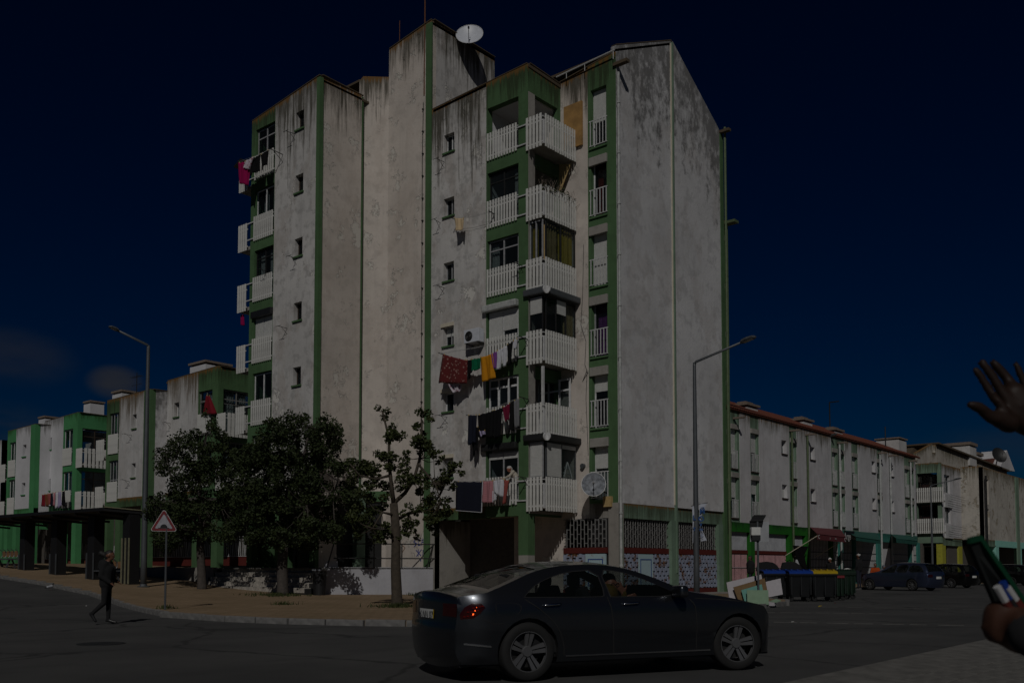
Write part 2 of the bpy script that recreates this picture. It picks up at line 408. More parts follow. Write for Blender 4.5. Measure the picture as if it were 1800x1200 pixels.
# the ground: a fine grid near, coarse to the horizon
def ground_sheet():
    def axis(lo, mid0, mid1, hi, st):
        a = [lo, lo * .5, lo * .2]; x = mid0
        while x <= mid1: a.append(x); x += st
        return sorted(set(a + [hi * .15, hi * .4, hi]))
    xs = axis(-1500, -10, 110, 2000, 2.5); ys = axis(-1500, -20, 100, 2000, 2.5)
    mb = MB(); nx = len(xs)
    mb.add([(x, y, H(x, y)) for y in ys for x in xs], [(j * nx + i, j * nx + i + 1, (j + 1) * nx + i + 1, (j + 1) * nx + i) for j in range(len(ys) - 1) for i in range(nx - 1)])
    o = mb.build('road', M('asphalt')); o['kind'] = 'structure'; return o
ground_sheet()
KERB = [(19, 90), (18.4, 60), (18, 46), (17.8, 41)]
for p in ((160, 1046), (200, 1060), (250, 1075), (300, 1085), (400, 1092), (500, 1096), (620, 1099), (760, 1101)):
    q = ground(*p); KERB.append((q.x, q.y))
KERB += [(19.5, 14.9), (23, 14.2), (28, 13.9), (31.2, 14.2), (32.8, 14.9), (33.8, 16.6), (35.5, 18.1), (40, 18.9), (59, 21.2), (130, 22)]
def pavz(x, y): return H(x, y) + PAV
far_pav = sheet('pavement', KERB + [(150, 60), (150, 110), (40, 110)], pavz, M('pavement_ochre'), 2.2, skirt=.3)
near_poly = [(-12, 4.75), (60, 4.75), (60, -14), (-12, -14)]
near_pav = sheet('near_pavement', near_poly, lambda x, y: H(x, y) + .06, M('slab_grey'), 4, skirt=.2)
# kerb stones, one by one
def kerb_run(path, h, root_name, zf):
    root = bpy.data.objects.new(root_name, None); COL.objects.link(root); root['kind'] = 'structure'; BASE[root.name] = ((0, 0, 0), 0)
    stones = [MB().box(-.075, .075, -.485, .485, -.2, 0).mesh('kerb_stone', M('kerb_stone_grey'), bevel=.012) for _ in range(1)]
    pts = [Vector(p) for p in path]; acc = 0; seg = []
    for a, b in zip(pts, pts[1:]):
        L = (b - a).length; t = acc
        while t < L:
            p = a + (b - a) * (t / L); seg.append((p, math.atan2(b.y - a.y, b.x - a.x))); t += 1.0
        acc = t - L
    for p, an in seg:
        if p.x > 75 or p.y > 62 or p.x < 2: continue
        o = inst(stones[0], 'kerb_stone', root, (p.x, p.y, zf(p.x, p.y) + ru(.008, .022)), an - pi / 2 + ru(-.012, .012)); o.rotation_euler[0] = ru(-.012, .012)
    return root
kerb_run(KERB, PAV, 'kerb', pavz)
kerb_run([(2, 4.75), (40, 4.75)], .06, 'near_kerb', lambda x, y: H(x, y) + .075)
# the near pavement's paving slabs in the corner of the view
def slabs():
    me = [MB().box(-w / 2, w / 2, -.118, .118, -.03, 0).mesh('paving_slab', M('slab_grey'), bevel=.008) for w in (.78, .6)]
    for r in range(12):
        y = 4.53 - r * .245; x = 8.5 + (r % 2) * .4 - r * .55
        while x < 21:
            o = bpy.data.objects.new('paving_slab', me[0]); COL.objects.link(o); o.parent = near_pav
            o.location = (x, y, H(x, y) + .06 + ru(.006, .022)); o.rotation_euler = (ru(-.012, .012), ru(-.01, .01), ru(-.01, .01)); x += .8
slabs()
simple('road_paint_worn', (.16, .155, .145), .85, var=.4, sc=9)
def flat(name, pts, dz, mat):
    mb = MB(); mb.poly([(x, y, H(x, y) + dz) for x, y in pts]); o = mb.build(name, mat); o['kind'] = 'structure'; return o
for (a, b, w) in (((1340, 1076), (1560, 1078), .16), ((1360, 1093), (1700, 1099), .2), ((1440, 1066), (1800, 1072), .14)):
    A = ground(*a); B = ground(*b); n = 7
    for i in range(n):
        p = A.lerp(B, i / n); q = A.lerp(B, (i + ru(.55, .9)) / n); d = (q - p).normalized(); s = Vector((-d.y, d.x, 0)) * w / 2
        flat('road_marking', [(v.x, v.y) for v in (p - s, q - s, q + s, p + s)], .004, M('road_paint_worn'))
# ------------------------------------------------------------------ building helpers
def wall(parent, pl, c, u0, u1, z0, z1, mat, holes=(), th=.28, top=None, name='wall', sub=0, **tags):
    if u0 > u1: u0, u1 = u1, u0
    T = top if top else (lambda u: z1)
    hs = [(min(h[0], h[1]), max(h[0], h[1]), h[2], h[3]) for h in holes]
    us = {u0, u1}; zs = {z0, z1}
    for h in hs:
        us |= {min(max(h[0], u0), u1), min(max(h[1], u0), u1)}; zs |= {h[2], h[3]}
    if sub: us.add(sub)
    us = sorted(us); zs = sorted(z for z in zs if z0 <= z <= z1)
    mb = MB()
    def P(u, d, z):
        t = T(u); zz = t if z >= z1 - 1e-6 else z
        return ((c + d, u, zz) if pl == 'X' else (u, c + d, zz)), max(0, t - zz)
    def quad(a):
        vs = [P(*q) for q in a]; mb.add([v[0] for v in vs], [(0, 1, 2, 3)], topd=[v[1] for v in vs])
    solid = {}
    for i in range(len(us) - 1):
        for j in range(len(zs) - 1):
            um = (us[i] + us[i + 1]) / 2; zm = (zs[j] + zs[j + 1]) / 2
            solid[i, j] = not any(h[0] < um < h[1] and h[2] < zm < h[3] for h in hs)
    for (i, j), s in solid.items():
        if not s: continue
        a, b, e, f = us[i], us[i + 1], zs[j], zs[j + 1]
        quad([(a, 0, e), (b, 0, e), (b, 0, f), (a, 0, f)]); quad([(a, th, e), (a, th, f), (b, th, f), (b, th, e)])
        if not solid.get((i - 1, j)): quad([(a, 0, e), (a, 0, f), (a, th, f), (a, th, e)])
        if not solid.get((i + 1, j)): quad([(b, 0, e), (b, th, e), (b, th, f), (b, 0, f)])
        if not solid.get((i, j - 1)): quad([(a, 0, e), (a, th, e), (b, th, e), (b, 0, e)])
        if not solid.get((i, j + 1)): quad([(a, 0, f), (b, 0, f), (b, th, f), (a, th, f)])
    return mb.build(name, M(mat), parent, **tags)
def louvres(mb, pl, c, u0, u1, z0, z1, d, pitch=.055):
    n = max(2, int((z1 - z0) / pitch)); p = (z1 - z0) / n
    a, b = min(u0, u1), max(u0, u1)
    for k in range(n):
        z = z0 + k * p; vs = []
        for (u, dd, zz) in ((a, d, z), (b, d, z), (b, d - .012, z + p * .85), (a, d - .012, z + p * .85), (a, d + .004, z + p), (b, d + .004, z + p)):
            vs.append((c + dd, u, zz) if pl == 'X' else (u, c + dd, zz))
        mb.add(vs, [(0, 1, 2, 3), (3, 2, 5, 4)])
def window(parent, pl, c, u0, u1, z0, z1, dep=.16, n=2, transom=0, fm='aluminium', shut=(), shutm='shutter_white', cur=(), curm=None, sill=None, bars=0, fw=.05, rails=0, box=None):
    if u0 > u1: u0, u1 = u1, u0
    mb = MB(); d0, d1 = dep, dep + .05
    mb.pb(pl, c, u0, u0 + fw, d0, d1, z0, z1); mb.pb(pl, c, u1 - fw, u1, d0, d1, z0, z1)
    mb.pb(pl, c, u0 + fw, u1 - fw, d0, d1, z0, z0 + fw); mb.pb(pl, c, u0 + fw, u1 - fw, d0, d1, z1 - fw, z1)
    for k in range(1, n):
        u = u0 + (u1 - u0) * k / n; mb.pb(pl, c, u - fw * .6, u + fw * .6, d0 - .004, d1 + .004, z0 + fw, z1 - fw)
    if transom: mb.pb(pl, c, u0 + fw, u1 - fw, d0 - .002, d1 + .002, z1 - transom - fw / 2, z1 - transom + fw / 2)
    for k in range(bars):
        u = u0 + (u1 - u0) * (k + 1) / (bars + 1); mb.pb(pl, c, u - .012, u + .012, d0 - .03, d0 - .01, z0, z1)
    for k in range(rails):
        z = z0 + (z1 - z0) * (k + 1) / (rails + 1); mb.pb(pl, c, u0, u1, d0 - .034, d0 - .016, z - .012, z + .012)
    w = mb.build('window', M(fm), parent)
    for k in range(n):
        a = u0 + (u1 - u0) * k / n + fw * .6; b = u0 + (u1 - u0) * (k + 1) / n - fw * .6
        MB().pb(pl, c, a, b, d0 + .02, d0 + .028, z0 + fw, z1 - fw).build('pane', M('window_glass'), w)
        s = shut[k] if k < len(shut) else 0
        if s > 0:
            m2 = MB(); louvres(m2, pl, c, a, b, z1 - fw - (z1 - z0 - 2 * fw) * s, z1 - fw, d0 - .01); m2.build('shutter', M(shutm), w)
        q = cur[k] if k < len(cur) else None
        if q:
            m3 = MB(); A = a + (b - a) * q[0]; B = a + (b - a) * q[1]; nn = 14; vs = []
            for i in range(nn + 1):
                u = A + (B - A) * i / nn; dd = d1 + .1 + .035 * sin(i * 2.4 + k)
                for z in (z0 + .02, z1 - .06): vs.append((c + dd, u, z) if pl == 'X' else (u, c + dd, z))
            m3.add(vs, [(2 * i, 2 * i + 2, 2 * i + 3, 2 * i + 1) for i in range(nn)]); m3.build('curtain', M(q[2]), w)
    if sill: MB().pb(pl, c, u0 - .05, u1 + .05, -.07, dep, z0 - .075, z0 - .005).build('sill', M(sill), w)
    if box: MB().pb(pl, c, u0 - .06, u1 + .06, -.16, .1, z1 - .02, z1 + .28).build('shutter_box', M(box), w, bevel=.03)
    return w
SL = {}
def slat_mesh(w, h, mat='white_slat'):
    k = (round(w, 3), round(h, 2), mat)
    if k not in SL: SL[k] = MB().box(-.018, .018, -w / 2, w / 2, 0, h).mesh('slat', M(mat), bevel=.004)
    return SL[k]
def railing(parent, pl, c, u0, u1, zb, zt, n, w=.095, out=.06, mat='white_slat', name='balcony_railing', zj=.0):
    if u0 > u1: u0, u1 = u1, u0
    mb = MB()
    for z in (zb + .16, zt - .3): mb.pb(pl, c, u0, u1, -out + .02, -out + .05, z, z + .055)
    mb.pb(pl, c, u0, u1, -out + .055, -out + .08, zt - .12, zt - .08)
    b = mb.build(name, M('rail_white'), parent)
    for k in range(n):
        u = u0 + (u1 - u0) * (k + .5) / n; h = round(zt - zb, 2)
        loc = (c - out, u, zb + ru(-zj, zj)) if pl == 'X' else (u, c - out, zb + ru(-zj, zj))
        inst(slat_mesh(w, h, mat), 'slat', b, loc, (0 if pl == 'X' else pi / 2) + ru(-.02, .02))
    return b
def shed_box(parent, x0, x1, y0, y1, z0, z1, name, mat): return MB().box(x0, x1, y0, y1, z0, z1).build(name, M(mat), parent)
cloth('curtain_white', (.45, .45, .45)); cloth('curtain_yellow', (.6, .42, .06)); cloth('curtain_purple', (.26, .06, .30)); cloth('curtain_tan', (.42, .30, .14)); cloth('curtain_red', (.22, .03, .02)); cloth('curtain_wine', (.2, .05, .04))
# ------------------------------------------------------------------ the tall apartment building
XR, XG, XL, YG, YC, YB = 28.4, 30.5, 25.0, 20.6, 23.35, 32.0
tower = thing('apartment_building', 'tall grimy white apartment building with green trim, slatted corner balconies and a blank gable wall', 'building', (30, 27, .2))
T_ = tower
KB = list(range(6))
ra = [3.85 + 2.80 * k for k in KB]; rc = [3.57 + 2.82 * k for k in KB]
# right half, face A
Yw0, Yw1 = 25.54, 28.68
small = [5.14 + 2.75 * k for k in KB]
sy0, sy1 = uY(796.5, XR), uY(778, XR)
wall(T_, 'X', XR, Yw0, Yw1, 3.86, 21.0, 'plaster_front', [(sy0, sy1, z, z + .78) for z in small], top=lambda u: 21.12 - .1 * (u - Yw0) / 3.2)
for k, z in enumerate(small):
    window(T_, 'X', XR, sy0, sy1, z, z + .78, dep=.2, n=2 if k > 1 else 1, fm='white_frame' if k in (1, 5) else 'aluminium', fw=.04, sill='green_paint', shut=((.45, .45) if k == 2 else (.25,) if k == 0 else ()), box=None)
    if k in (0, 1, 2): MB().pb('X', XR, sy0 - .02, sy1 + .1, -.07, .02, z + .80, z + .95).build('lintel', M('shutter_cream'), T_)
# green frame of the bay and the corner column
hb = [(Yw0 - .0001, 23.83, ra[k] + .12, (ra[k + 1] - .5 if k < 5 else 20.05)) for k in KB]
wall(T_, 'X', XR - .005, YC, Yw0, 3.42, 21.1, 'green_paint', [(23.83, Yw0 - .06, h[2], h[3]) for h in hb], th=.3, top=lambda u: 21.2 - .03 * (u - YC), name='bay_frame')
hB = [(28.78, 30.49, rc[k] + .05, (rc[k + 1] - .42 if k < 5 else 20.1)) for k in KB]
wall(T_, 'Y', YC + .003, XR + .3, 30.52, 3.42, 21.1, 'green_paint', [(28.80, 30.30, h[2], h[3]) for h in hB], th=.22, top=lambda u: 21.2 - .02 * (u - XR), name='bay_frame')
MB().box(XR + .02, XR + .42, YC - .012, YC + .004, 3.5, 20.1).build('column_render', M('concrete'), T_)
# loggia floors, inner walls, rails
for k in KB:
    MB().box(XR + .06, 30.5, 22.62, Yw0 - .02, rc[k] + .12, rc[k] + .26).build('balcony_slab', M('concrete'), T_)
    railing(T_, 'X', XR, 23.86, Yw0 - .05, ra[k], ra[k] + 1.13, 11, w=.08, out=.05)
    if k > 0 or True:
        b = railing(T_, 'X', XR, 22.58, 23.42, rc[k], rc[k] + 1.3, 5, w=.10, out=.07, zj=.01)
        railing(T_, 'Y', 22.56, XR + .02, 30.46, rc[k], rc[k] + 1.3, 13, w=.085, out=.03, zj=.01)
        m = MB()
        for z in (ra[k] + .12, ra[k] + .88): m.pb('X', XR, 23.3, 23.9, -.06, -.02, z, z + .05)
        m.box(XR - .03, XR + .05, 22.53, 22.6, rc[k] + .1, rc[k] + 1.05); m.build('railing_bar', M('rail_white'), T_)
wall(T_, 'Y', Yw0 + .001, XR + .29, 30.5, 3.9, 20.9, 'soffit_white', th=.2, name='loggia_side_wall')
MB().box(XR + .3, 30.5, YC + .2, Yw0, 20.05, 20.15).build('loggia_ceiling', M('soffit_white'), T_)
MB().poly([(XR, YC - .03, 21.2), (30.6, YC - .03, 21.14), (30.6, 28.6, 21.0), (XR, 28.6, 21.0)], (0, 0, -.12)).build('roof', M('roof_dirt'), T_)
wall(T_, 'X', XG, 21.98, Yw0 + .3, .2, 21.2, 'plaster_cream', [], th=.25, top=lambda u: 21.36 - .07 * (u - 21.98), sub=23.6)
wall(T_, 'X', XG - .004, YG + .02, 21.98, 3.9, 21.3, 'green_paint', [(21.08, 21.84, 4.05 + 2.8 * k, 6.42 + 2.8 * k) for k in KB], th=.25, top=lambda u: 21.6 - .12 * (u - YG), name='bay_frame')
shell = [(['curtain_white'][0], 1.0), None]
specs = {0: dict(shut=(.48,), cur=((0, 1, 'curtain_white'),)), 1: dict(shut=(.38,)), 2: dict(cur=((.25, .95, 'curtain_purple'),)), 3: dict(shut=(1.,)), 4: dict(cur=((.5, .9, 'curtain_red'),)), 5: dict(shut=(.55,))}
for k in KB:
    z0 = 4.05 + 2.8 * k
    w = window(T_, 'X', XG, 21.08, 21.84, z0, z0 + 2.37, dep=.2, n=1, fm='white_frame' if k != 2 else 'aluminium', fw=.06, sill='green_paint', **specs[k])
    if k < 5: MB().pb('X', XG, 21.04, 21.90, -.09, .02, z0 + 2.05, z0 + 2.40).build('shutter_box', M('concrete'), w, bevel=.02)
    m = MB(); m.pb('X', XG, 21.03, 21.89, -.05, -.02, z0 + 1.06, z0 + 1.1); m.pb('X', XG, 21.03, 21.89, -.05, -.02, z0 + .06, z0 + .09)
    g = m.build('guard_rail', M('rail_white'), T_)
    for i in range(6): inst(slat_mesh(.03, 1.0, 'rail_white'), 'slat', g, (XG - .035, 21.08 + .15 * i, z0 + .07))
# glazing of the loggias
window(T_, 'X', XR, 23.9, Yw0 - .1, ra[4] + .2, ra[5] - .52, dep=.12, n=2, fm='dark_metal', transom=.4, cur=((.1, .45, 'curtain_white'), None))
window(T_, 'X', XR, 23.9, Yw0 - .1, ra[3] + .2, ra[4] - .52, dep=.1, n=2, fm='aluminium', transom=.4, cur=(None, (.5, 1., 'curtain_white')))
window(T_, 'X', XR, 23.9, Yw0 - .1, ra[2] + .2, ra[3] - .62, dep=.08, n=2, fm='white_frame', shut=(.42, .72), cur=((0, 1, 'curtain_white'), None))
window(T_, 'X', XR, 23.9, Yw0 - .1, ra[1] + .1, ra[2] - .52, dep=.08, n=3, fm='white_frame', transom=.38, fw=.08)
window(T_, 'X', XR, 23.9, Yw0 - .1, ra[0] + .1, ra[1] - .68, dep=.08, n=2, fm='aluminium', shut=(.12, .12), cur=(None, None))
def loggia_glass(k, A, B, z0, z1):
    window(T_, 'X', XR + .05, 22.66, 23.30, z0, z1, dep=.0, **A); window(T_, 'Y', 22.56, XR + .14, 30.44, z0, z1, dep=.02, **B)
loggia_glass(3, dict(n=2, fm='aluminium', cur=(None, (0, 1, 'curtain_yellow'))), dict(n=2, fm='dark_metal', cur=((0, 1, 'curtain_tan'), (0, 1, 'curtain_yellow'))), rc[3] + 1.28, rc[4] - .02)
loggia_glass(2, dict(n=1, fm='black_plastic', shut=(.5,)), dict(n=3, fm='black_plastic', shut=(0, .42, 0), cur=(None, None, (0, 1, 'curtain_tan'))), rc[2] + 1.28, rc[3] - .16)
loggia_glass(0, dict(n=1, fm='aluminium', shut=(1.,)), dict(n=2, fm='galvanised', shut=(1., .12)), rc[0] + 1.28, rc[1] - .16)
for (k, mt) in ((2, 'galvanised'), (0, 'dark_metal')):
    z = rc[k + 1] - .14
    m = MB(); m.box(XR - .16, XR + .1, 22.44, 23.5, z, z + .26); m.box(XR + .1, 30.62, 22.36, 22.60, z, z + .26); m.build('shutter_box', M(mt), T_, bevel=.05)
    m = MB(); m.lathe([(0, -.02), (.15, -.02), (.15, .02), (0, .02)], (XR - .03, 22.38, z + .12), 'x', 16); m.lathe([(0, -.02), (.15, -.02), (.15, .02), (0, .02)], (XR - .08, 22.42, z + .12), 'y', 16)
    m.build('box_end_cap', M('white_frame'), T_)
for (k, mt) in ((2, 'pipe_white'), (0, 'dark_metal')):
    z = ra[k + 1] - .62
    MB().pb('X', XR, 23.82, Yw0 + .08, -.22, .02, z, z + .27).build('shutter_box', M(mt), T_, bevel=.05)
# door and windows deep in the open loggia of floor 2
window(T_, 'X', 30.3, 22.75, 24.4, rc[1] + .3, rc[1] + 2.55, dep=0, n=3, fm='white_frame', transom=.45, fw=.07)
MB().pb('X', XR, 22.62, 22.72, .02, .1, rc[1] + .2, rc[2] - .1).build('post', M('rail_white'), T_)
# yellow boards on the top corner, hanging plaster and yellow cloth scraps below
MB().box(30.38, 30.47, 22.2, 23.1, 18.3, 20.1).build('board', M('yellow_board'), T_)
MB().poly([(30.2, 22.62, 17.55), (30.2, 23.2, 17.7), (30.25, 23.25, 16.4)], (.02, 0, 0)).build('board_scrap', M('curtain_tan'), T_)
# gable
def gt(u): return 21.85 + (23.8 - 21.85) * (u - 30.5) / 4.15 if u < 34.65 else 23.8 - (23.8 - 21.35) * (u - 34.65) / 4.1
wall(T_, 'Y', YG, XG - .0, 34.65, 3.9, 21.85, 'plaster_gable', th=.25, top=gt, name='wall')
wall(T_, 'Y', YG - .06, 34.70, 38.72, 3.9, 23.8, 'plaster_gable', th=.31, top=gt, name='wall')
MB().box(34.60, 34.70, YG - .09, YG + .1, 1.2, 23.7).build('expansion_joint', M('green_grey'), T_)
MB().box(34.555, 34.60, YG - .05, YG + .1, 4.0, 23.65).build('joint_strip', M('shutter_cream'), T_)
MB().box(38.72, 39.0, YG - .1, YG + .35, .2, 21.2).build('corner_pilaster', M('green_paint'), T_)
m = MB(); m.tube([(38.95, YG - .22, .3), (38.95, YG - .22, 21.5)], .06); m.build('drain_pipe', M('pipe_green'), T_)
m = MB(); m.tube([(30.46, YG - .12, .4), (30.46, YG - .12, 20.7)], .055)
for z in range(1, 20, 2): m.lathe([(.055, -.04), (.075, -.04), (.075, .04), (.055, .04)], (30.46, YG - .12, z + .5), 'z', 8)
m.build('drain_pipe', M('pipe_white'), T_)
for (x, y, z) in ((30.5, YG, 21.0), (38.8, YG, 21.2)):
    m = MB(); m.box(x - .1, x + .12, y - .55, y + .1, z, z + .12); m.build('gutter_spout', M('roof_dirt'), T_)
m = MB()
m.poly([(XG, YG, 21.7), (34.65, YG, 23.72), (34.65, 28, 23.72), (XG, 28, 21.7)], (0, 0, -.1)); m.poly([(34.65, YG, 23.72), (38.75, YG, 21.3), (38.75, 28, 21.3), (34.65, 28, 23.72)], (0, 0, -.1)); m.build('roof', M('roof_dirt'), T_)
# coping along the roof edges
def coping(parent, pts, w=.22, h=.035, mat='roof_dirt'):
    m = MB()
    for a, b in zip(pts, pts[1:]): m.bar(a, b, min(w, .22), min(h, .035))
    return m.build('coping', M(mat), parent)
coping(T_, [(XR + .1, 28.7, 21.05), (XR + .1, YC + .05, 21.25), (30.6, YC + .08, 21.2)]); coping(T_, [(XG + .1, 23.6, 21.27), (XG + .1, YG + .1, 21.63)])
coping(T_, [(XG, YG + .1, 21.88), (34.65, YG + .1, 23.84), (38.75, YG + .1, 21.38)])
# stair tower, slanting wall, inner flank
YT = 28.72
wall(T_, 'X', XR - .004, YT, 31.42, 1.2, 24.7, 'plaster_cream', th=.28, top=lambda u: 25.0 - .13 * (u - YT))
MB().box(XR - .05, XR + .02, YT - .04, YT + .30, .9, 24.9).build('green_pilaster', M('green_paint'), T_)
wall(T_, 'Y', YT, XR + .28, 32.5, 20.8, 25.0, 'plaster_front', th=.25, top=lambda u: 25.02)
m = MB(); m.poly([(XR, YT, 24.95), (32.5, YT, 25.0), (32.5, 31.4, 24.6), (XR, 31.4, 24.6)], (0, 0, -.12)); m.box(32.3, 32.5, YT + .26, 31.4, 20.9, 24.6); m.box(XR + .3, 32.3, 31.15, 31.4, 20.9, 24.6); m.build('roof', M('roof_dirt'), T_)
coping(T_, [(XR + .08, 31.4, 24.7), (XR + .08, YT, 25.05), (32.5, YT + .06, 25.06)])
xd, yd = 27.42, YB + .3
m = MB(); n = Vector((xd - XR, yd - 31.42, 0))
pts = [(XR + .02, 31.40), (xd, yd)]
m.add([(pts[0][0], pts[0][1], 1.2), (pts[1][0], pts[1][1], 1.2), (pts[1][0], pts[1][1], 23.1), (pts[1][0] + .12, pts[1][1] - .12, 23.35), (pts[0][0], pts[0][1], 23.4)], [(0, 1, 2, 3, 4)], topd=[22, 22, .25, 0, 0])
m.build('wall', M('plaster_cream'), T_)
MB().poly([(XR, 31.42, 23.2), (xd, yd, 23.2), (xd, 35, 23.2), (31, 35, 23.2), (31, 31.42, 23.2)], (0, 0, -.1)).build('roof', M('roof_dirt'), T_)
m = MB(); m.box(xd - .10, xd + .02, YB + .02, YB + .2, 1.2, 22.3); m.build('green_pilaster', M('green_paint'), T_)
wall(T_, 'Y', YB, XL + .14, xd - .1, 1.4, 22.2, 'plaster_cream', th=.28, top=lambda u: 22.32)
# left half
YL0, YL1, YL2 = uY(548, XL), uY(475, XL), uY(433, XL)
lz = [9.2 + 2.8 * k for k in range(-1, 5)]
ly0, ly1 = uY(526, XL), uY(512, XL)
ltop = lambda u: 22.3 - .5 * (u - YB) / 5.0
wall(T_, 'X', XL, YL0 - .08, YL1, 4.5, 22.1, 'plaster_front', [(ly0, ly1, z, z + .78) for z in lz], top=ltop)
MB().box(XL - .03, XL + .16, YB - .05, YL0 - .05, 1.42, 22.25).build('green_pilaster', M('green_paint'), T_)
for z in lz: window(T_, 'X', XL, ly0, ly1, z, z + .78, dep=.2, n=1, fm='brown_frame', fw=.05, sill='green_paint')
lr = [7.75 + 2.8 * k for k in range(-1, 5)]
wall(T_, 'X', XL - .004, YL1, YL2, 4.1, 21.8, 'green_paint', [(YL1 + .02, YL2 - .33, z + .1, z + 2.35) for z in lr], th=.3, top=ltop, name='bay_frame')
lw = [dict(n=2, fm='aluminium', transom=.4), dict(n=2, fm='white_frame', cur=((0, .3, 'curtain_white'), None)), dict(n=2, fm='white_frame', shut=(.62, .9), box='black_plastic'), dict(n=2, fm='dark_metal', transom=.35, cur=((.2, .8, 'curtain_white'), (.3, .8, 'curtain_white'))), dict(n=2, fm='white_frame', cur=((.2, .5, 'curtain_white'), (0, .5, 'curtain_white'))), dict(n=2, fm='aluminium', transom=.4, cur=((0, .3, 'curtain_white'), None))]
for z, s in zip(lr, lw):
    window(T_, 'X', XL, YL1 + .05, YL2 - .36, z + .15, z + 2.3 - (.25 if 'box' in s else 0), dep=.1, **s)
    railing(T_, 'X', XL, YL1 + .02, YL2 - .28, z, z + 1.12, 10, w=.08, out=.05)
    railing(T_, 'X', XL, uY(429, XL), uY(413, XL), z - .3, z + .95, 4, w=.12, out=.06)
    m = MB()
    for q in (z + .12, z + .88): m.pb('X', XL, YL2 - .35, uY(429, XL) + .05, -.06, -.02, q, q + .05)
    m.build('railing_bar', M('rail_white'), T_)
    MB().box(XL + .05, XL + 2, YL2 - .02, uY(413, XL), z - .25, z - .1).build('balcony_slab', M('concrete'), T_)
wall(T_, 'X', XL + 2.4, YL2 - .1, YL2 + 2.6, 1.4, 21.6, 'plaster_front', th=.2)
wall(T_, 'Y', YL2 - .22, XL + .3, XL + 2.4, 1.4, 21.7, 'green_paint', th=.2)
MB().poly([(XL + .02, YB, 22.2), (31, YB, 22.2), (31, YL2, 21.7), (XL + .02, YL2, 21.7)], (0, 0, -.1)).build('roof', M('roof_dirt'), T_)
MB().poly([(XL - .6, YL2, 19.9), (XL - .5, uY(418, XL), 19.75), (XL + 2.3, uY(418, XL), 19.75), (XL + 2.3, YL2, 19.9)], (0, 0, -.06)).build('awning', M('black_plastic'), T_)
coping(T_, [(XL + .1, YL2, 21.85), (XL + .1, YB + .02, 22.36), (xd, YB + .1, 22.36)])
# inner shell that closes the block: floors, rear walls
for z in (3.95, 6.75, 9.55, 12.35, 15.15, 17.95):
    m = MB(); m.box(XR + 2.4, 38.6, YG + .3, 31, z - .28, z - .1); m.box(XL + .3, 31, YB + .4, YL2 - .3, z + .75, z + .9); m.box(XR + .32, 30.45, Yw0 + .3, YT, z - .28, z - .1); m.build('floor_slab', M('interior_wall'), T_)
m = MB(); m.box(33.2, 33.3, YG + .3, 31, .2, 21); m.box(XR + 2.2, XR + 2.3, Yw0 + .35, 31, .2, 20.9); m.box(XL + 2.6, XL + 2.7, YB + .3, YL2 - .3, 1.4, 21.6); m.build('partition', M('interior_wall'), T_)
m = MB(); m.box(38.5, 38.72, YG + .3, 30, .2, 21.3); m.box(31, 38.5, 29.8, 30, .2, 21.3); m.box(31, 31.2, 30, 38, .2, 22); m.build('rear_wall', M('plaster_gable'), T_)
# the flank beyond the gable, with its narrow windows
YS = 26.0; sx0, sx1 = uX(1264, YS), uX(1281, YS)
fz = [4.15 + 2.8 * k for k in KB]
wall(T_, 'Y', YS - .02, sx0 - .6, sx1, .3, 21.4, 'green_paint', [(uX(1269, YS), uX(1276, YS), z, z + 2.3) for z in fz], th=.3, name='bay_frame', top=lambda u: 21.45)
for k, z in enumerate(fz):
    w = window(T_, 'Y', YS, uX(1269, YS), uX(1276, YS), z, z + 2.3, dep=.2, n=1, fm='white_frame', fw=.06, shut=((1.,) if k % 2 else (.4,)), sill='green_paint')
    MB().pb('Y', YS, uX(1268, YS), uX(1276.5, YS), -.1, .02, z + 2.05, z + 2.35).build('shutter_box', M('concrete'), w)
m = MB()
m.box(sx1 - .25, sx1, YS + .3, 34, .3, 21.4); m.box(38.8, sx1, 33.5, 34, .3, 21.3); m.poly([(38.7, YS - .0, 21.3), (sx1, YS, 21.3), (sx1, 34, 21.3), (38.7, 34, 21.3)], (0, 0, -.1)); m.build('rear_wall', M('plaster_gable'), T_)
wall(T_, 'Y', YS + .05, 38.74, sx0 - .6, .3, 21.3, 'plaster_gable', th=.25)
m = MB(); m.tube([(sx1 - .1, YS - .14, .4), (sx1 - .1, YS - .14, 21.3)], .07); m.box(sx1 - .4, sx1 + .1, YS - .8, YS, 21.15, 21.3); m.build('drain_pipe', M('pipe_green'), T_)
# little vents and roof bits
MB().box(30.5, 31.2, YT + 3.4, YT + 4.1, 23.2, 24.0).build('chimney', M('concrete'), T_)
simple('olive_shaded', (.06, .058, .045), .9)  # back wall of the undercroft, its shade put into the colour
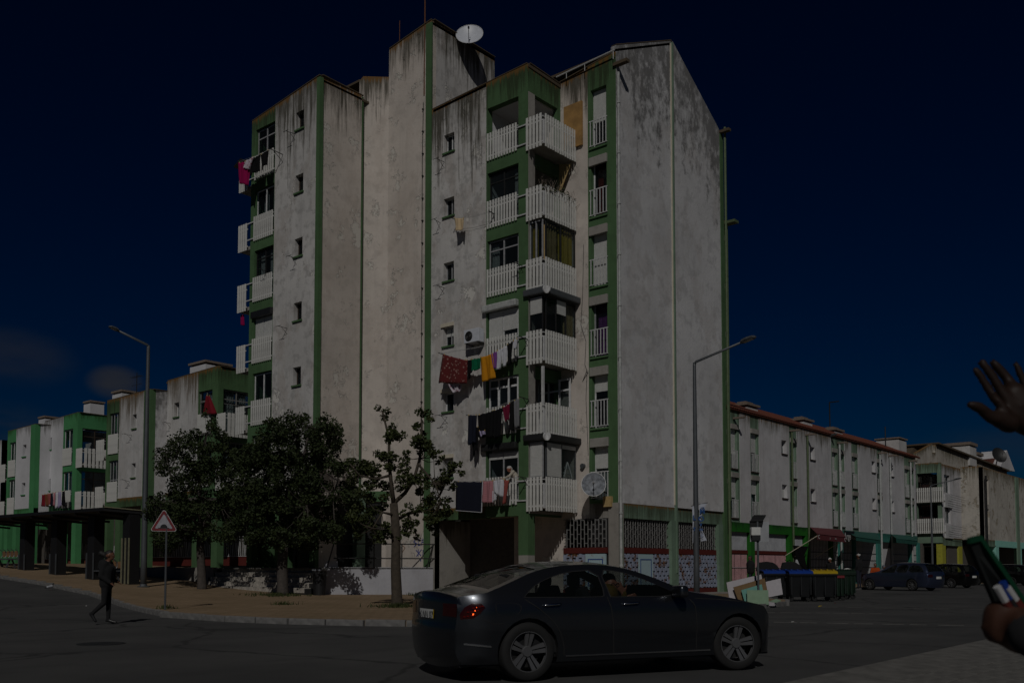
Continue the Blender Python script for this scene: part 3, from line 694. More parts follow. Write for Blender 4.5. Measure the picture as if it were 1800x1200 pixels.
# ---------------- ground floor of the tall building
wall(T_, 'X', XR - .008, Yw0, YT - .04, 3.38, 3.86, 'green_paint', th=.3, name='beam')
MB().box(XR - .02, XR + .4, YC, 23.83, .9 + 1.0, 3.42).build('column', M('green_paint'), T_); MB().box(XR - .015, XR + .395, YC + .005, 23.825, .1, 1.9).build('column_foot', M('concrete'), T_)
wall(T_, 'Y', YT - .3, XR + .02, 30.7, .1, 3.4, 'concrete', th=.25, name='recess_wall')
MB().box(XR - .01, XR + .3, YT - .3, YT - .06, .1, 3.38).build('wall_end', M('concrete'), T_)
wall(T_, 'X', 30.72, 26.0, YT - .3, .1, 3.4, 'olive_shaded', th=.2, name='recess_wall')
MB().box(XR + .02, 31, 23.3, YT - .2, 3.5, 3.62).build('loggia_ceiling', M('concrete'), T_)
def blockscreen(parent, pl, c, u0, u1, z0, z1, cols, rows, mat, name='block_screen', tilt=.35, th=.05, gap=.25, bars=False):
    """staggered blocks standing in a frame, every second column half a block lower"""
    if u0 > u1: u0, u1 = u1, u0
    m = MB(); cw = (u1 - u0) / cols; rh = (z1 - z0) / rows
    for i in range(cols):
        u = u0 + cw * i; off = rh * .5 * (i % 2)
        for j in range(rows + 1):
            a = max(z0, z0 + rh * j - off + rh * gap * .5); b = min(z1, z0 + rh * (j + 1) - off - rh * gap * .5)
            if b - a < rh * .15: continue
            dd = ru(0, tilt) * .08
            if bars:
                m.pb(pl, c, u, u + .03, -.03, .0, a - rh * gap * .5, b + rh * gap * .5); m.pb(pl, c, u, u + cw, -.028, -.002, b, b + .03)
            else:
                m.pb(pl, c, u + cw * .07, u + cw * .93, -th - dd, -dd, a, b)
    return m.build(name, M(mat), parent)
def panel_mat():
    g = G('rusty_panel'); v = g.co(); n = g.noise(v, 4.5, 9, .75); b = g.noise(v, .8, 4)
    f = g.math('MULTIPLY', g.ramp(n, .50, .56), g.ramp(b, .36, .5)); c2 = g.noise(v, 20, 3)
    g.col(g.mix(f, g.mix(g.ramp(c2, .3, .7), (.22, .25, .34), (.32, .36, .46)), g.mix(g.ramp(c2, .4, .6), (.05, .025, .012), (.20, .085, .03)))).set(rough=.6)
    g = G('door_pale'); v = g.co(); n = g.noise(v, 5, 8, .7); b = g.noise(v, 1.3, 3)
    g.col(g.mix(g.math('MULTIPLY', g.ramp(n, .56, .6), g.ramp(b, .45, .6)), (.36, .48, .52), (.22, .09, .03))).set(rough=.6)
panel_mat()
simple('grille_grey', (.20, .195, .19), .7); simple('mint_frame', (.26, .36, .31), .8, var=.3)
def shop_bay(pl, c, a, b, door=None, screens=True):
    MB().pb(pl, c, a, b, .1, .16, .25, 3.32).build('shop_backing', M('dark_void'), T_)
    blockscreen(T_, pl, c, a, b, 2.22, 3.3, max(4, int((b - a) / .17)), 3, 'grille_grey', name='window_grille', bars=True)
    MB().pb(pl, c, a, b, -.05, .08, 1.98, 2.2).build('red_band', M('red_plinth'), T_)
    MB().pb(pl, c, a, b, -.08, .08, .15, .55).build('plinth', M('red_plinth'), T_)
    segs = [(a, b)] if not door else [(a, door[0]), (door[1], b)]
    for s in segs:
        if s[1] - s[0] > .2: blockscreen(T_, pl, c, s[0], s[1], .57, 1.96, max(2, int((s[1] - s[0]) / .14)), 4, 'rusty_panel', gap=.16)
    if door:
        d = MB().pb(pl, c, door[0] + .02, door[1] - .02, -.06, 0, .57, 1.95).build('door', M('door_pale'), T_)
        m = MB(); x0, x1 = door[0] + .14, door[1] - .14
        for q in ((x0, x1, 1.72, 1.76), (x0, x1, .7, .74), (x0, x0 + .04, .74, 1.72), (x1 - .04, x1, .74, 1.72)): m.pb(pl, c, q[0], q[1], -.066, -.058, q[2], q[3])
        m.build('blue_outline', M('lid_blue'), d)
shop_bay('Y', YG + .12, uX(1094, YG), uX(1178, YG), door=(uX(1124, YG), uX(1150, YG)))
shop_bay('Y', YG + .12, uX(1190, YG), uX(1262, YG))
shop_bay('X', XG - .1, uY(1069, XG), uY(994, XG), door=(uY(1069, XG), uY(1032, XG)))
wall(T_, 'Y', YG + .01, XG + .3, 38.72, 3.33, 3.89, 'green_grey', th=.25, name='beam')
wall(T_, 'X', XG + .002, uY(1071, XG), 23.3, 3.33, 3.9, 'concrete', th=.24, name='beam')
for (a, b, mt) in ((1088, 1093, 'green_grey'), (1178, 1190, 'green_grey'), (1261, 1269, 'green_grey')):
    MB().box(uX(a, YG), uX(b, YG), YG - .06, YG + .3, .15, 3.34).build('column', M(mt), T_)
MB().box(XG - .06, XG + .3, YG - .02, uY(1071, XG), .15, 3.9).build('column', M('concrete'), T_)
MB().box(30.5, 39.2, YG - .45, YG + .5, .15, .36).build('footing', M('concrete'), T_)
m = MB(); m.pb('X', XG, uY(1078, XG), uY(1064, XG), -.16, -.02, 3.75, 4.15); m.build('meter_box', M('curtain_tan'), T_)
window(T_, 'X', 30.72, 24.6, 25.9, .3, 2.2, dep=-.1, n=2, fm='grille_grey', bars=5, rails=7)
blockscreen(T_, 'X', 30.66, 24.5, 25.9, .3, 2.2, 7, 6, 'rusty_panel', gap=.3)
MB().box(30.75, 30.85, 23.3, 26.1, .1, 3.4).build('recess_wall', M('dark_void'), T_)  # near-black colour stands for the shade deep in the recess
# red plinth behind the arcade of the left half, its spiky grille, columns
plat = 1.42
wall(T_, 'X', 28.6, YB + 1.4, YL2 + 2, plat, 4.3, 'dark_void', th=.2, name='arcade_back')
def arcade(parent, xb, y0, y1, zb, n=34, hh=.75, mt='red_plinth'):
    MB().box(xb - .08, xb, y0, y1, zb + .12, zb + .62).build('plinth', M(mt), parent)
    m = MB()
    for i in range(n):
        y = y0 + (y1 - y0) * (i + .5) / n; a = ru(-.12, .12)
        m.bar((xb - .1, y, zb + .62), (xb - .1, y + a, zb + .62 + hh * ru(.8, 1.1)), .022)
        if i % 3 == 0: m.bar((xb - .1, y, zb + .62), (xb - .1, y - a * 2, zb + .62 + hh * ru(.8, 1.1)), .022)
    m.bar((xb - .1, y0, zb + .64), (xb - .1, y1, zb + .64), .03); m.build('grille', M('rail_white'), parent)
arcade(T_, 28.55, YB + 1.5, YL2 + 1.5, plat)
for y in (YB + .02, 34.4, YL2 - .42): MB().box(XL, XL + .36, y, y + .36, plat - .1, 4.2).build('column', M('green_paint'), T_)
wall(T_, 'X', XL - .008, YL0, YL1, 3.95, 4.5, 'green_paint', th=.3, name='beam')
MB().box(XL + .02, 28.6, YB + .05, YL2, 4.0, 4.12).build('loggia_ceiling', M('concrete'), T_)
# entrance: flat dark sheets for the shade of openings in inner corner, beam and column, graffiti wall
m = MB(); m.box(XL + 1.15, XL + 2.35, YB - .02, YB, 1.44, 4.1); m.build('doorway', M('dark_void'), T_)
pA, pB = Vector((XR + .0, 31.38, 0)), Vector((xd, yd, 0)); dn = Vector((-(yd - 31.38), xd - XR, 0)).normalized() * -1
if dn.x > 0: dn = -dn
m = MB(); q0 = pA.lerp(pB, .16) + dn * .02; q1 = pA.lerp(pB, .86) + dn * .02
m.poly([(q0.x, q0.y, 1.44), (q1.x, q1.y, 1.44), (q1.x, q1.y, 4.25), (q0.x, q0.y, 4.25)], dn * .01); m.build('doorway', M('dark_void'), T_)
m = MB(); q0 = pA + dn * .03; q1 = pB + dn * .03
m.poly([(q0.x, q0.y, 4.3), (q1.x, q1.y, 4.3), (q1.x, q1.y, 4.75), (q0.x, q0.y, 4.75)], dn * .1); m.build('beam', M('green_paint'), T_)
MB().box(xd - .42, xd + .05, YB - .3, YB + .05, 1.42, 4.75).build('column', M('green_grey'), T_)
# lightning rod cable down the tower face, masts
m = MB(); yk = uY(742, XR)
m.tube([(XR - .05, yk, 21.5), (XR - .05, yk + .05, 19), (XR - .06, yk + .03, 12), (XR - .05, yk + .05, 4)], .014, 5)
for i in range(18): m.box(XR - .08, XR, yk, yk + .06, 4.5 + i * .98, 4.56 + i * .98)
m.build('cable', M('dark_metal'), T_)
MB().tube([(XR + .02, yk, 21.8), (XR + .02, yk, 28.5)], [.05, .02], 6).build('mast', M('rust_metal'), T_)
MB().tube([(XR + .3, uY(688, XR), 24.6), (XR + .3, uY(688, XR), 26.0)], .02, 5).build('mast', M('rust_metal'), T_)
# rusty rail standing on the roof between bay and gable
m = MB(); a = onX(978, 136, 30.3); b = onX(1080, 88, 30.3); m.tube([a, b], .03, 6)
for t in (.18, .5, .98):
    p = a.lerp(b, t); m.tube([p, (p.x, p.y, 21.2)], .015, 5)
m.build('roof_rail', M('rail_white'), T_)
# ------------------------------------------------------------------ plateau, ramp wall and steps in front of the tall building
plt = bpy.data.objects.new('platform', None); COL.objects.link(plt); plt['kind'] = 'structure'; BASE[plt.name] = ((0, 0, 0), 0)
rA, rB = Vector((28.36, 28.45, 0)), Vector((24.55, 30.7, 0))
m = MB(); m.poly([(rA.x, rA.y, 1.36), (rB.x, rB.y, 1.36), (24.6, 37.2, 1.36), (24.6, 90, 1.36), (40, 90, 1.36), (40, 32, 1.36), (28.5, 31.5, 1.36)], (0, 0, .06)); m.build('platform_floor', M('slab_grey'), plt)
def wallseg(a, b, z0, z1, th, mat, parent, name='retaining_wall', top=.3):
    d = (b - a).normalized(); n = Vector((d.y, -d.x, 0)); 
    if n.x > 0: n = -n
    m = MB(); m.add([(a.x, a.y, z0), (b.x, b.y, z0), (b.x, b.y, z1), (a.x, a.y, z1)] + [(p.x - n.x * th, p.y - n.y * th, z) for p, z in ((a, z0), (b, z0), (b, z1), (a, z1))], [(0, 1, 2, 3), (4, 7, 6, 5), (3, 2, 6, 7), (0, 3, 7, 4), (1, 5, 6, 2)])
    return m.build(name, M(mat), parent)
wallseg(rA, rB, -.2, 1.44, .2, 'ramp_paint', plt)
# stair flight: five steps of painted stones, each stone a piece
sx, y0s, y1s = 23.55, 30.75, 38.6
stp = [MB().box(0, .34, -w / 2 + .006, w / 2 - .006, 0, .2).mesh('step_stone', M('step_paint'), bevel=.012) for w in (.5, .62)]
for k in range(5):
    zt = .62 + k * .2; x = sx + k * .3
    MB().box(x + .03, x + .5, y0s, y1s, -.2, zt - .03).build('step_core', M('dark_void'), plt)
    y = y0s + .3 + (k % 2) * .1
    while y < y1s - .2:
        o = inst(stp[0], 'step_stone', plt, (x + ru(-.01, .01), y, zt - .2 + ru(-.006, .006)), ru(-.015, .015)); y += .505
m = MB(); m.poly([(sx + .4, y0s - .05, -.1), (sx + 1.6, y0s - .05, -.1), (sx + 1.6, y0s - .05, 1.7), (sx + 1.2, y0s - .05, 1.7)], (0, .2, 0)); m.build('stair_cheek', M('ramp_paint'), plt)
wallseg(Vector((24.45, 38.6, 0)), Vector((24.0, 75, 0)), .3, 1.44, .2, 'concrete', plt)
# tube handrail on the ramp wall
hr = thing('handrail', 'black tube handrail on the pale ramp wall beside the dark entrance', 'handrail', (rA.x, rA.y, 1.44))
m = MB()
e0, e1 = rA.lerp(rB, -.02), rA.lerp(rB, .93)
for z in (.36, .95): m.tube([(e0.x, e0.y, 1.44 + z), (e1.x, e1.y, 1.44 + z)], .028, 6)
m.build('rail', M('dark_metal'), hr)
for t in (.0, .30, .56, .93):
    p = rA.lerp(rB, t); q = rA.lerp(rB, t + (.06 if t in (0., .93) else 0)); m = MB(); m.tube([(q.x, q.y, 1.42), (p.x, p.y, 2.39)], .028, 6); m.build('post', M('dark_metal'), hr)
# graffiti scribbles beside the entrance: flat print on the wall
def scribble(parent, strokes, X, mat, w=.035):
    m = MB()
    for st in strokes:
        for a, b in zip(st, st[1:]):
            p, q = onX(*a, X), onX(*b, X); m.bar(p, q, .006, w)
    return m.build('graffiti', M(mat), parent)
cloth('graffiti_blue', (.06, .08, .28)); cloth('graffiti_rust', (.25, .13, .06))
scribble(T_, [[(731, 947), (727, 952), (733, 955), (728, 960)], [(736, 947), (735, 958), (739, 957)], [(742, 947), (741, 958)], [(742, 948), (747, 948)], [(742, 952), (746, 952)], [(753, 947), (749, 948), (749, 957), (754, 956)], [(749, 952), (753, 952)],
             [(731, 966), (740, 976)], [(741, 965), (732, 977)], [(736, 964), (735, 978)], [(744, 966), (743, 976), (747, 975), (747, 967), (743, 967)], [(748, 966), (748, 976)], [(750, 971), (754, 970)], [(738, 981), (740, 984), (739, 986)]], XR - .016, 'graffiti_blue')
scribble(T_, [[(690, 948), (696, 960), (702, 950), (699, 968)], [(704, 955), (712, 962), (706, 972)]], XR - .016, 'graffiti_rust', .02)
# ------------------------------------------------------------------ the low blocks down the left street
def lowpair(label, Xl, Xr, L, R_, dirtL, dirtR, gl, gr, zl, zr, topL, topR, kind, seedw):
    """L: photo columns bay0,bay1,wall-end,corner ; R_: start,bay0,column0,corner,fascia-end"""
    T = thing('apartment_building', label, 'building', (Xl + 4, uY(L[3], Xl), 1.4), group='three-storey green and white blocks down the left street')
    yb0, yb1, yw, yc = (uY(p, Xl) for p in L[:4])          # decreasing
    wx = [uY(p, Xl) for p in L[4]] if len(L) > 4 else None
    hs = [(wx[0], wx[1], z, z + .8) for z in zl]
    wall(T, 'X', Xl, yw, yb1, 5.42, topL(0), dirtL, hs, top=lambda u: topL((u - yc)))
    for h in hs: window(T, 'X', Xl, h[0], h[1], h[2], h[3], dep=.22, n=1, fm='white_frame', fw=.05, sill=gl)
    MB().box(Xl - .03, Xl + .3, yc, yw, 1.42, topL(0) - .03).build('green_pilaster', M(gl), T)
    wall(T, 'X', Xl - .006, yc, yb1, 4.9, 5.42, gl, th=.3, name='beam')
    rb = [z - 1.28 for z in zl]
    wall(T, 'X', Xl - .004, yb1, yb0, 4.9, topL(5), gl, [(yb1 + .02, yb0 - .35, z + .1, z + 2.4) for z in rb], th=.3, top=lambda u: topL(u - yc), name='bay_frame')
    for i, z in enumerate(rb):
        window(T, 'X', Xl, yb1 + .04, yb0 - .37, z + .12, z + 2.38, dep=.1, n=3 if kind else 2, fm='aluminium' if kind else 'white_frame', transom=1.1 if kind and i else 0, cur=((0, 1, 'curtain_white'), (0, .6, 'curtain_white'), None) if i else ((0, 1, 'curtain_white'), None))
        railing(T, 'X', Xl, yb1 + .02, yb0 - .3, z, z + 1.15, 10, w=.10 if kind else .13, out=.05)
        railing(T, 'X', Xl, yb0 + .15, yb0 + 1.15, z - .3, z + .95, 5, w=.14, out=.05)
        MB().box(Xl + .03, Xl + 1.9, yb0, yb0 + 1.15, z - .2, z - .05).build('balcony_slab', M('concrete'), T)
    wall(T, 'Y', yc + .004, Xl + .3, Xr + .05, 4.6, topL(0), 'plaster_clean' if not kind else 'plaster_gable', th=.25, top=lambda u: topL(0) + .02)
    wall(T, 'Y', yc + .06, Xl + .3, Xr, 4.0, 4.6, gl, th=.2, name='beam')
    # right half
    ys, yb, ycol, yk = (uY(p, Xr) for p in R_[:4])
    wr = [uY(p, Xr) for p in R_[5]]
    hs = [(wr[0], wr[1], z, z + .8) for z in zr]
    wall(T, 'X', Xr, yb, ys, 5.6, topR(5), dirtR, hs, top=lambda u: topR(u - yk))
    for h in hs: window(T, 'X', Xr, h[0], h[1], h[2], h[3], dep=.22, n=1, fm='white_frame', fw=.05, sill=gr)
    rb = [z - 1.28 for z in zr]
    wall(T, 'X', Xr - .004, yk, yb, 5.0, topR(0), gr, [(ycol, yb - .03, z + .1, z + 2.4) for z in rb], th=.3, top=lambda u: topR(u - yk), name='bay_frame')
    wall(T, 'X', Xr - .008, yb, ys, 5.0, 5.6, gr, th=.3, name='beam')
    wall(T, 'Y', yk + .003, Xr + .3, Xr + 3.2, 5.0, topR(0), gr, [(Xr + .32, Xr + 2.9, z + .1, z + 2.4) for z in rb], th=.25, top=lambda u: topR(0), name='bay_frame')
    for i, z in enumerate(rb):
        window(T, 'X', Xr, ycol + .02, yb - .06, z + .12, z + 2.38, dep=.1, n=2, fm='white_frame' if not kind else 'grille_grey', transom=0 if not kind else .5, rails=0 if not kind else 3, cur=((0, 1, 'curtain_white'), (0, .5, 'curtain_white')))
        window(T, 'Y', yk, Xr + .34, Xr + 2.88, z + .12, z + 2.38, dep=.1, n=3, fm='grille_grey' if kind else 'brown_frame', transom=.5, rails=2 if kind else 0, cur=((0, 1, 'curtain_white'), (0, .8, 'curtain_white'), None) if kind else ())
        railing(T, 'X', Xr, ycol + .05, yb - .03, z, z + 1.15, 9, w=.12, out=.05)
        railing(T, 'X', Xr, yk - .82, yk + .02, z - .25, z + 1.0, 5, w=.14, out=.06)
        railing(T, 'Y', yk - .84, Xr + .02, Xr + 2.1, z - .25, z + 1.0, 8 if not kind else 9, w=.17, out=.03)
        MB().box(Xr + .05, Xr + 2.1, yk - .8, yk, z - .12, z + .02).build('balcony_slab', M('concrete'), T)
    wall(T, 'X', Xr + 3.2, yk - 4.6, yk, 1.4, topR(0), dirtR, th=.25)
    # ground floor: columns, back wall with shop grilles
    for p, X in ((L[0] + 1, Xl), (L[1] + 1, Xl), (L[2] + 2, Xl)) + ((R_[1] - 2, Xr), (R_[3] - 3, Xr)):
        y = uY(p, X); MB().box(X, X + .4, y - .28, y + .28, 1.36, 5.0).build('column', M(gl), T)
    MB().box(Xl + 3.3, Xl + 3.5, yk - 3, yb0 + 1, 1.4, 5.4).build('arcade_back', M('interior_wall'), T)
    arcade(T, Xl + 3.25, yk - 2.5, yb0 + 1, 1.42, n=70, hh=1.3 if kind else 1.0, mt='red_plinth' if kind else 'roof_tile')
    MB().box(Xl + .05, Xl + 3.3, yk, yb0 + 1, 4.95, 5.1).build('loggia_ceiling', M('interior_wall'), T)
    m = MB(); zt = topR(2) - .12; m.poly([(Xl + .1, yc + .1, topL(0) - .1), (Xl + 9, yc + .1, topL(0) - .1), (Xl + 9, yb0, topL(5) - .1), (Xl + .1, yb0, topL(5) - .1)], (0, 0, -.1))
    m.poly([(Xr + .1, yk + .1, zt), (Xr + 9, yk + .1, zt), (Xr + 9, ys + .3, zt), (Xr + .1, ys + .3, zt)], (0, 0, -.1)); m.build('roof', M('roof_dirt'), T)
    MB().box(Xl + 6, Xl + 6.2, yk - 4, yb0 + 1, 1.4, topL(0) - .3).build('rear_wall', M('plaster_gable'), T)
    coping(T, [(Xl + .1, yb0, topL(yb0 - yc)), (Xl + .1, yc, topL(0)), (Xr, yc + .1, topL(0) + .03)], .28, .05)
    coping(T, [(Xr + .1, ys, topR(ys - yk)), (Xr + .1, yk, topR(0)), (Xr + 3.2, yk + .1, topR(0))], .28, .05)
    return T
S = lambda a, b, u: a + (b - a) * min(1, max(0, u / 5))
P1 = lowpair('streaked three-storey block with green trim standing nearest the tall building', 27.4, 28.4,
        (184, 206, 250, 261, (236.5, 229.5)), (290, 345, 370, 380, 428, (311.5, 302.5)), 'plaster_low', 'plaster_low', 'green_paint', 'green_paint',
        (9.33, 6.54), (9.83, 7.03), lambda u: 11.38 - .02 * u, lambda u: 12.15 - .03 * u, 1, 0)
P2 = lowpair('clean white three-storey block with bright green trim behind the bus shelter', 28.0, 29.0,
        (10, 25, 51, 59, (43, 37)), (75, 108, 125, 133, 176, (87.5, 81.5)), 'plaster_clean', 'plaster_clean', 'green_bright', 'green_bright',
        (8.98, 6.38), (9.42, 6.62), lambda u: 11.05 - .02 * u, lambda u: 11.55 - .03 * u, 0, 1)
# a sliver of the next block at the left edge of the view
T3 = thing('apartment_building', 'green and white block cut off by the left edge of the view', 'building', (30, 76, 1.4), group='three-storey green and white blocks down the left street')
y3 = uY(2, 29.5)
wall(T3, 'Y', y3, 29.5, 33, 4.9, 10.9, 'green_bright', [(29.8, 32.6, z, z + 2.2) for z in (5.2, 8.0)], th=.25, name='bay_frame')
wall(T3, 'X', 29.5, y3, y3 + 12, 4.9, 10.9, 'plaster_clean', th=.3)
for z in (5.0, 7.8):
    window(T3, 'Y', y3, 29.85, 32.55, z + .25, z + 2.35, n=2, fm='aluminium')
    railing(T3, 'Y', y3 - .8, 29.5, 31.6, z - .2, z + 1.0, 8, w=.17, out=.03)
for x in (29.6, 31.5): MB().box(x, x + .4, y3, y3 + .4, 1.36, 4.9).build('column', M('green_bright'), T3)
MB().box(32.8, 33, y3, y3 + 12, 1.4, 4.9).build('arcade_back', M('interior_wall'), T3)
m = MB(); m.poly([(29.6, y3 + .1, 10.8), (36, y3 + .1, 10.8), (36, y3 + 12, 10.8), (29.6, y3 + 12, 10.8)], (0, 0, -.1)); m.build('roof', M('roof_dirt'), T3)
# chimneys
def chimney(parent, x, y, z0, w, h, cap=.12, mat='plaster_clean'):
    c = MB().box(x - w / 2, x + w / 2, y - w / 2, y + w / 2, z0, z0 + h).build('chimney', M(mat), parent)
    MB().box(x - w * .55, x + w * .55, y - w * .55, y + w * .55, z0 + h + .1, z0 + h + .1 + cap).build('cap', M('bark'), c)
    for a in (-1, 1):
        for b in (-1, 1): MB().box(x + a * w * .42 - .05, x + a * w * .42 + .05, y + b * w * .42 - .05, y + b * w * .42 + .05, z0 + h, z0 + h + .1).build('cap_post', M('bark'), c)
    return c
q = onX(165, 720, 32.5); chimney(P2, 32.5, q.y, 11.2, 1.0, q.z - 11.2 + .35)
q = onX(222, 692, 29.8); chimney(P1, 29.8, q.y, 11.2, 1.2, q.z - 11.2 - .1)
q = onX(86, 737, 30.5); chimney(P2, 30.5, q.y, 10.9, 1.0, q.z - 10.9 - .05)
q = onX(370, 642, 30.0); chimney(P1, 30.0, q.y, 11.9, 1.6, q.z - 11.9 - .15)
# ------------------------------------------------------------------ the long low building on the right
YF = 26.0
LB = thing('apartment_building', 'long three-storey row with stained white wall, tiled eaves and shop fronts behind the waste bins', 'building', (65, 30, .2))
xa, xb = uX(1282, YF), uX(1611, YF)
sq = []
def strip(px0, px1, up, lo): sq.append((uX(px0, YF), uX(px1, YF), up, lo))
def zY(px, py, Y=YF): return onY(px, py, Y).z
strips = [(1287, 1298), (1322, 1334), (1391.5, 1401), (1465, 1472.5), (1478, 1485), (1500, 1508), (1544, 1550.5), (1592.5, 1599), (1602, 1606.5)]
U0, U1, L0, L1 = 7.15, 9.45, 4.3, 6.65
greens = [(1284, 1302), (1320.5, 1336), (1389, 1402.5), (1463, 1486.5), (1498.5, 1510), (1543, 1551.5), (1591, 1608)]
smallw = [(1375.5, 1384.5), (1425.5, 1434), (1534, 1540), (1567, 1572)]
hol = []
for a, b in greens: hol.append((uX(a, YF), uX(b, YF), 4.05, 10.5))
sw = [(uX(a, YF), uX(b, YF), z, z + .85) for a, b in smallw for z in (8.6, 5.8)]
wall(LB, 'Y', YF, xa - .5, xb, 4.05, 10.6, 'plaster_long', hol + sw, th=.3)
for i, (a, b, z, z1) in enumerate(sw): window(LB, 'Y', YF, a, b, z, z1, dep=.22, n=1, fm='white_frame', fw=.06, sill='brown_frame', shut=((1.,) if i % 3 == 1 else ()))
for gi, (a, b) in enumerate(greens):
    A, B = uX(a, YF), uX(b, YF); ss = [s for s in strips if a - 1 <= s[0] and s[1] <= b + 1]
    hh = [(uX(s[0], YF), uX(s[1], YF), z0, z1) for s in ss for (z0, z1) in ((U0, U1), (L0, L1))]
    wall(LB, 'Y', YF + .03, A, B, 4.05, 10.55, 'green_grey', hh, th=.25, name='bay_frame')
    for i, (p, q_, z0, z1) in enumerate(hh):
        w = window(LB, 'Y', YF + .03, p, q_, z0, z1, dep=.14, n=1, fm='white_frame', fw=.06, sill='brown_frame', shut=((1.,), (.5,), (.35,))[(i + gi) % 3], cur=((0, 1, 'curtain_white'),))
        MB().pb('Y', YF, p - .05, q_ + .05, -.06, .04, z1 - .02, z1 + .26).build('shutter_box', M('concrete'), w)
        m = MB()
        for k in range(5): m.pb('Y', YF, p + (q_ - p) * (k + .5) / 5 - .02, p + (q_ - p) * (k + .5) / 5 + .02, -.03, 0, z0, z0 + 1.)
        m.pb('Y', YF, p, q_, -.03, 0, z0 + 1., z0 + 1.05); m.build('guard_rail', M('rail_white'), LB)
for px in (1391, 1418.5, 1475, 1546, 1564, 1600):
    x = uX(px, YF); m = MB(); m.tube([(x, YF - .12, .4), (x, YF - .12, 10.2)], .07, 7); m.build('drain_pipe', M('pipe_green' if px < 1430 else 'pipe_white'), LB)
    MB().box(x - .1, x + .1, YF - .65, YF, 10.1, 10.2).build('gutter_spout', M('bark'), LB)
x = uX(1292, YF); MB().box(x - .1, x + .1, YF - .65, YF, 10.0, 10.1).build('gutter_spout', M('bark'), LB)
# roof: tiles one after the other along the eaves, then the slope behind
m = MB(); m.poly([(xa - .5, YF - .1, 10.62), (xb + 1, YF - .1, 10.62), (xb + 1, YF + 3.2, 12.1), (xa - .5, YF + 3.2, 12.1)], (0, 0, -.08)); rf = m.build('roof', M('roof_tile'), LB)
tm = MB(); nseg = 5; vs = []
for x in (0., .34):
    pass
vs = [(.12 * cos(pi * k / nseg), yy, .06 * sin(pi * k / nseg) + zz) for (yy, zz) in ((0, 0), (3.3, 1.48)) for k in range(nseg + 1)]
tm.add(vs, [(k, k + 1, nseg + 2 + k, nseg + 1 + k) for k in range(nseg)] + [tuple(range(nseg + 1))])
tmesh = tm.mesh('tile_row', M('roof_tile'))
x = xa - .4
while x < xb + .8: inst(tmesh, 'tile_row', rf, (x, YF - .14, 10.62)); x += .27
wall(LB, 'Y', YF + 3.2, xa - .5, xb + 1, 10.6, 12.1, 'plaster_far', th=.2)
for px, py in ((1310, 721), (1408, 746), (1463, 763)):
    q = onY(px, py, YF + 1.8); c = MB().box(q.x - .75, q.x + .75, YF + 1.3, YF + 2.3, 11.0, q.z + .12).build('chimney', M('plaster_low'), LB)
    MB().box(q.x - .9, q.x + .9, YF + 1.2, YF + 2.4, q.z + .2, q.z + .34).build('cap', M('bark'), c)
    MB().box(q.x - .5, q.x + .5, YF + 1.5, YF + 2.1, q.z + .12, q.z + .5).build('cap', M('bark'), c)
m = MB(); A = onY(1281, 710, YF + .2); B = onY(1612, 812, YF + .2); m.tube([A, B], .035, 5); m.build('roof_cable', M('dark_metal'), LB)
for i in range(12):
    p = A.lerp(B, (i + .4) / 12); mm = MB(); mm.bar((p.x, p.y, p.z), (p.x, p.y, 10.5), .04); mm.bar((p.x, p.y, p.z), (p.x + .5, p.y, 10.5), .03); mm.build('cable_bracket', M('curtain_tan'), LB)
q = onY(1567, 800, YF + 2); chimney(LB, q.x, q.y, 10.9, 1.9, zY(1567, 776, YF + 2) - 10.9, mat='plaster_low')
q = onY(1557, 800, YF + 1); MB().tube([(q.x, q.y, 10.8), (q.x, q.y, zY(1557, 750, YF + 1))], .05, 5).build('mast', M('dark_metal'), LB)
m = MB(); xx0 = uX(1585, YF + 2.6); m.poly([(xx0, YF + 2.6, 11.4), (xx0 + 3, YF + 2.4, 12.3), (xx0 + 11, YF + 2.2, 10.9), (xx0, YF + 2.2, 10.8)], (0, 1.5, 0)); m.build('roof', M('roof_dirt'), LB)
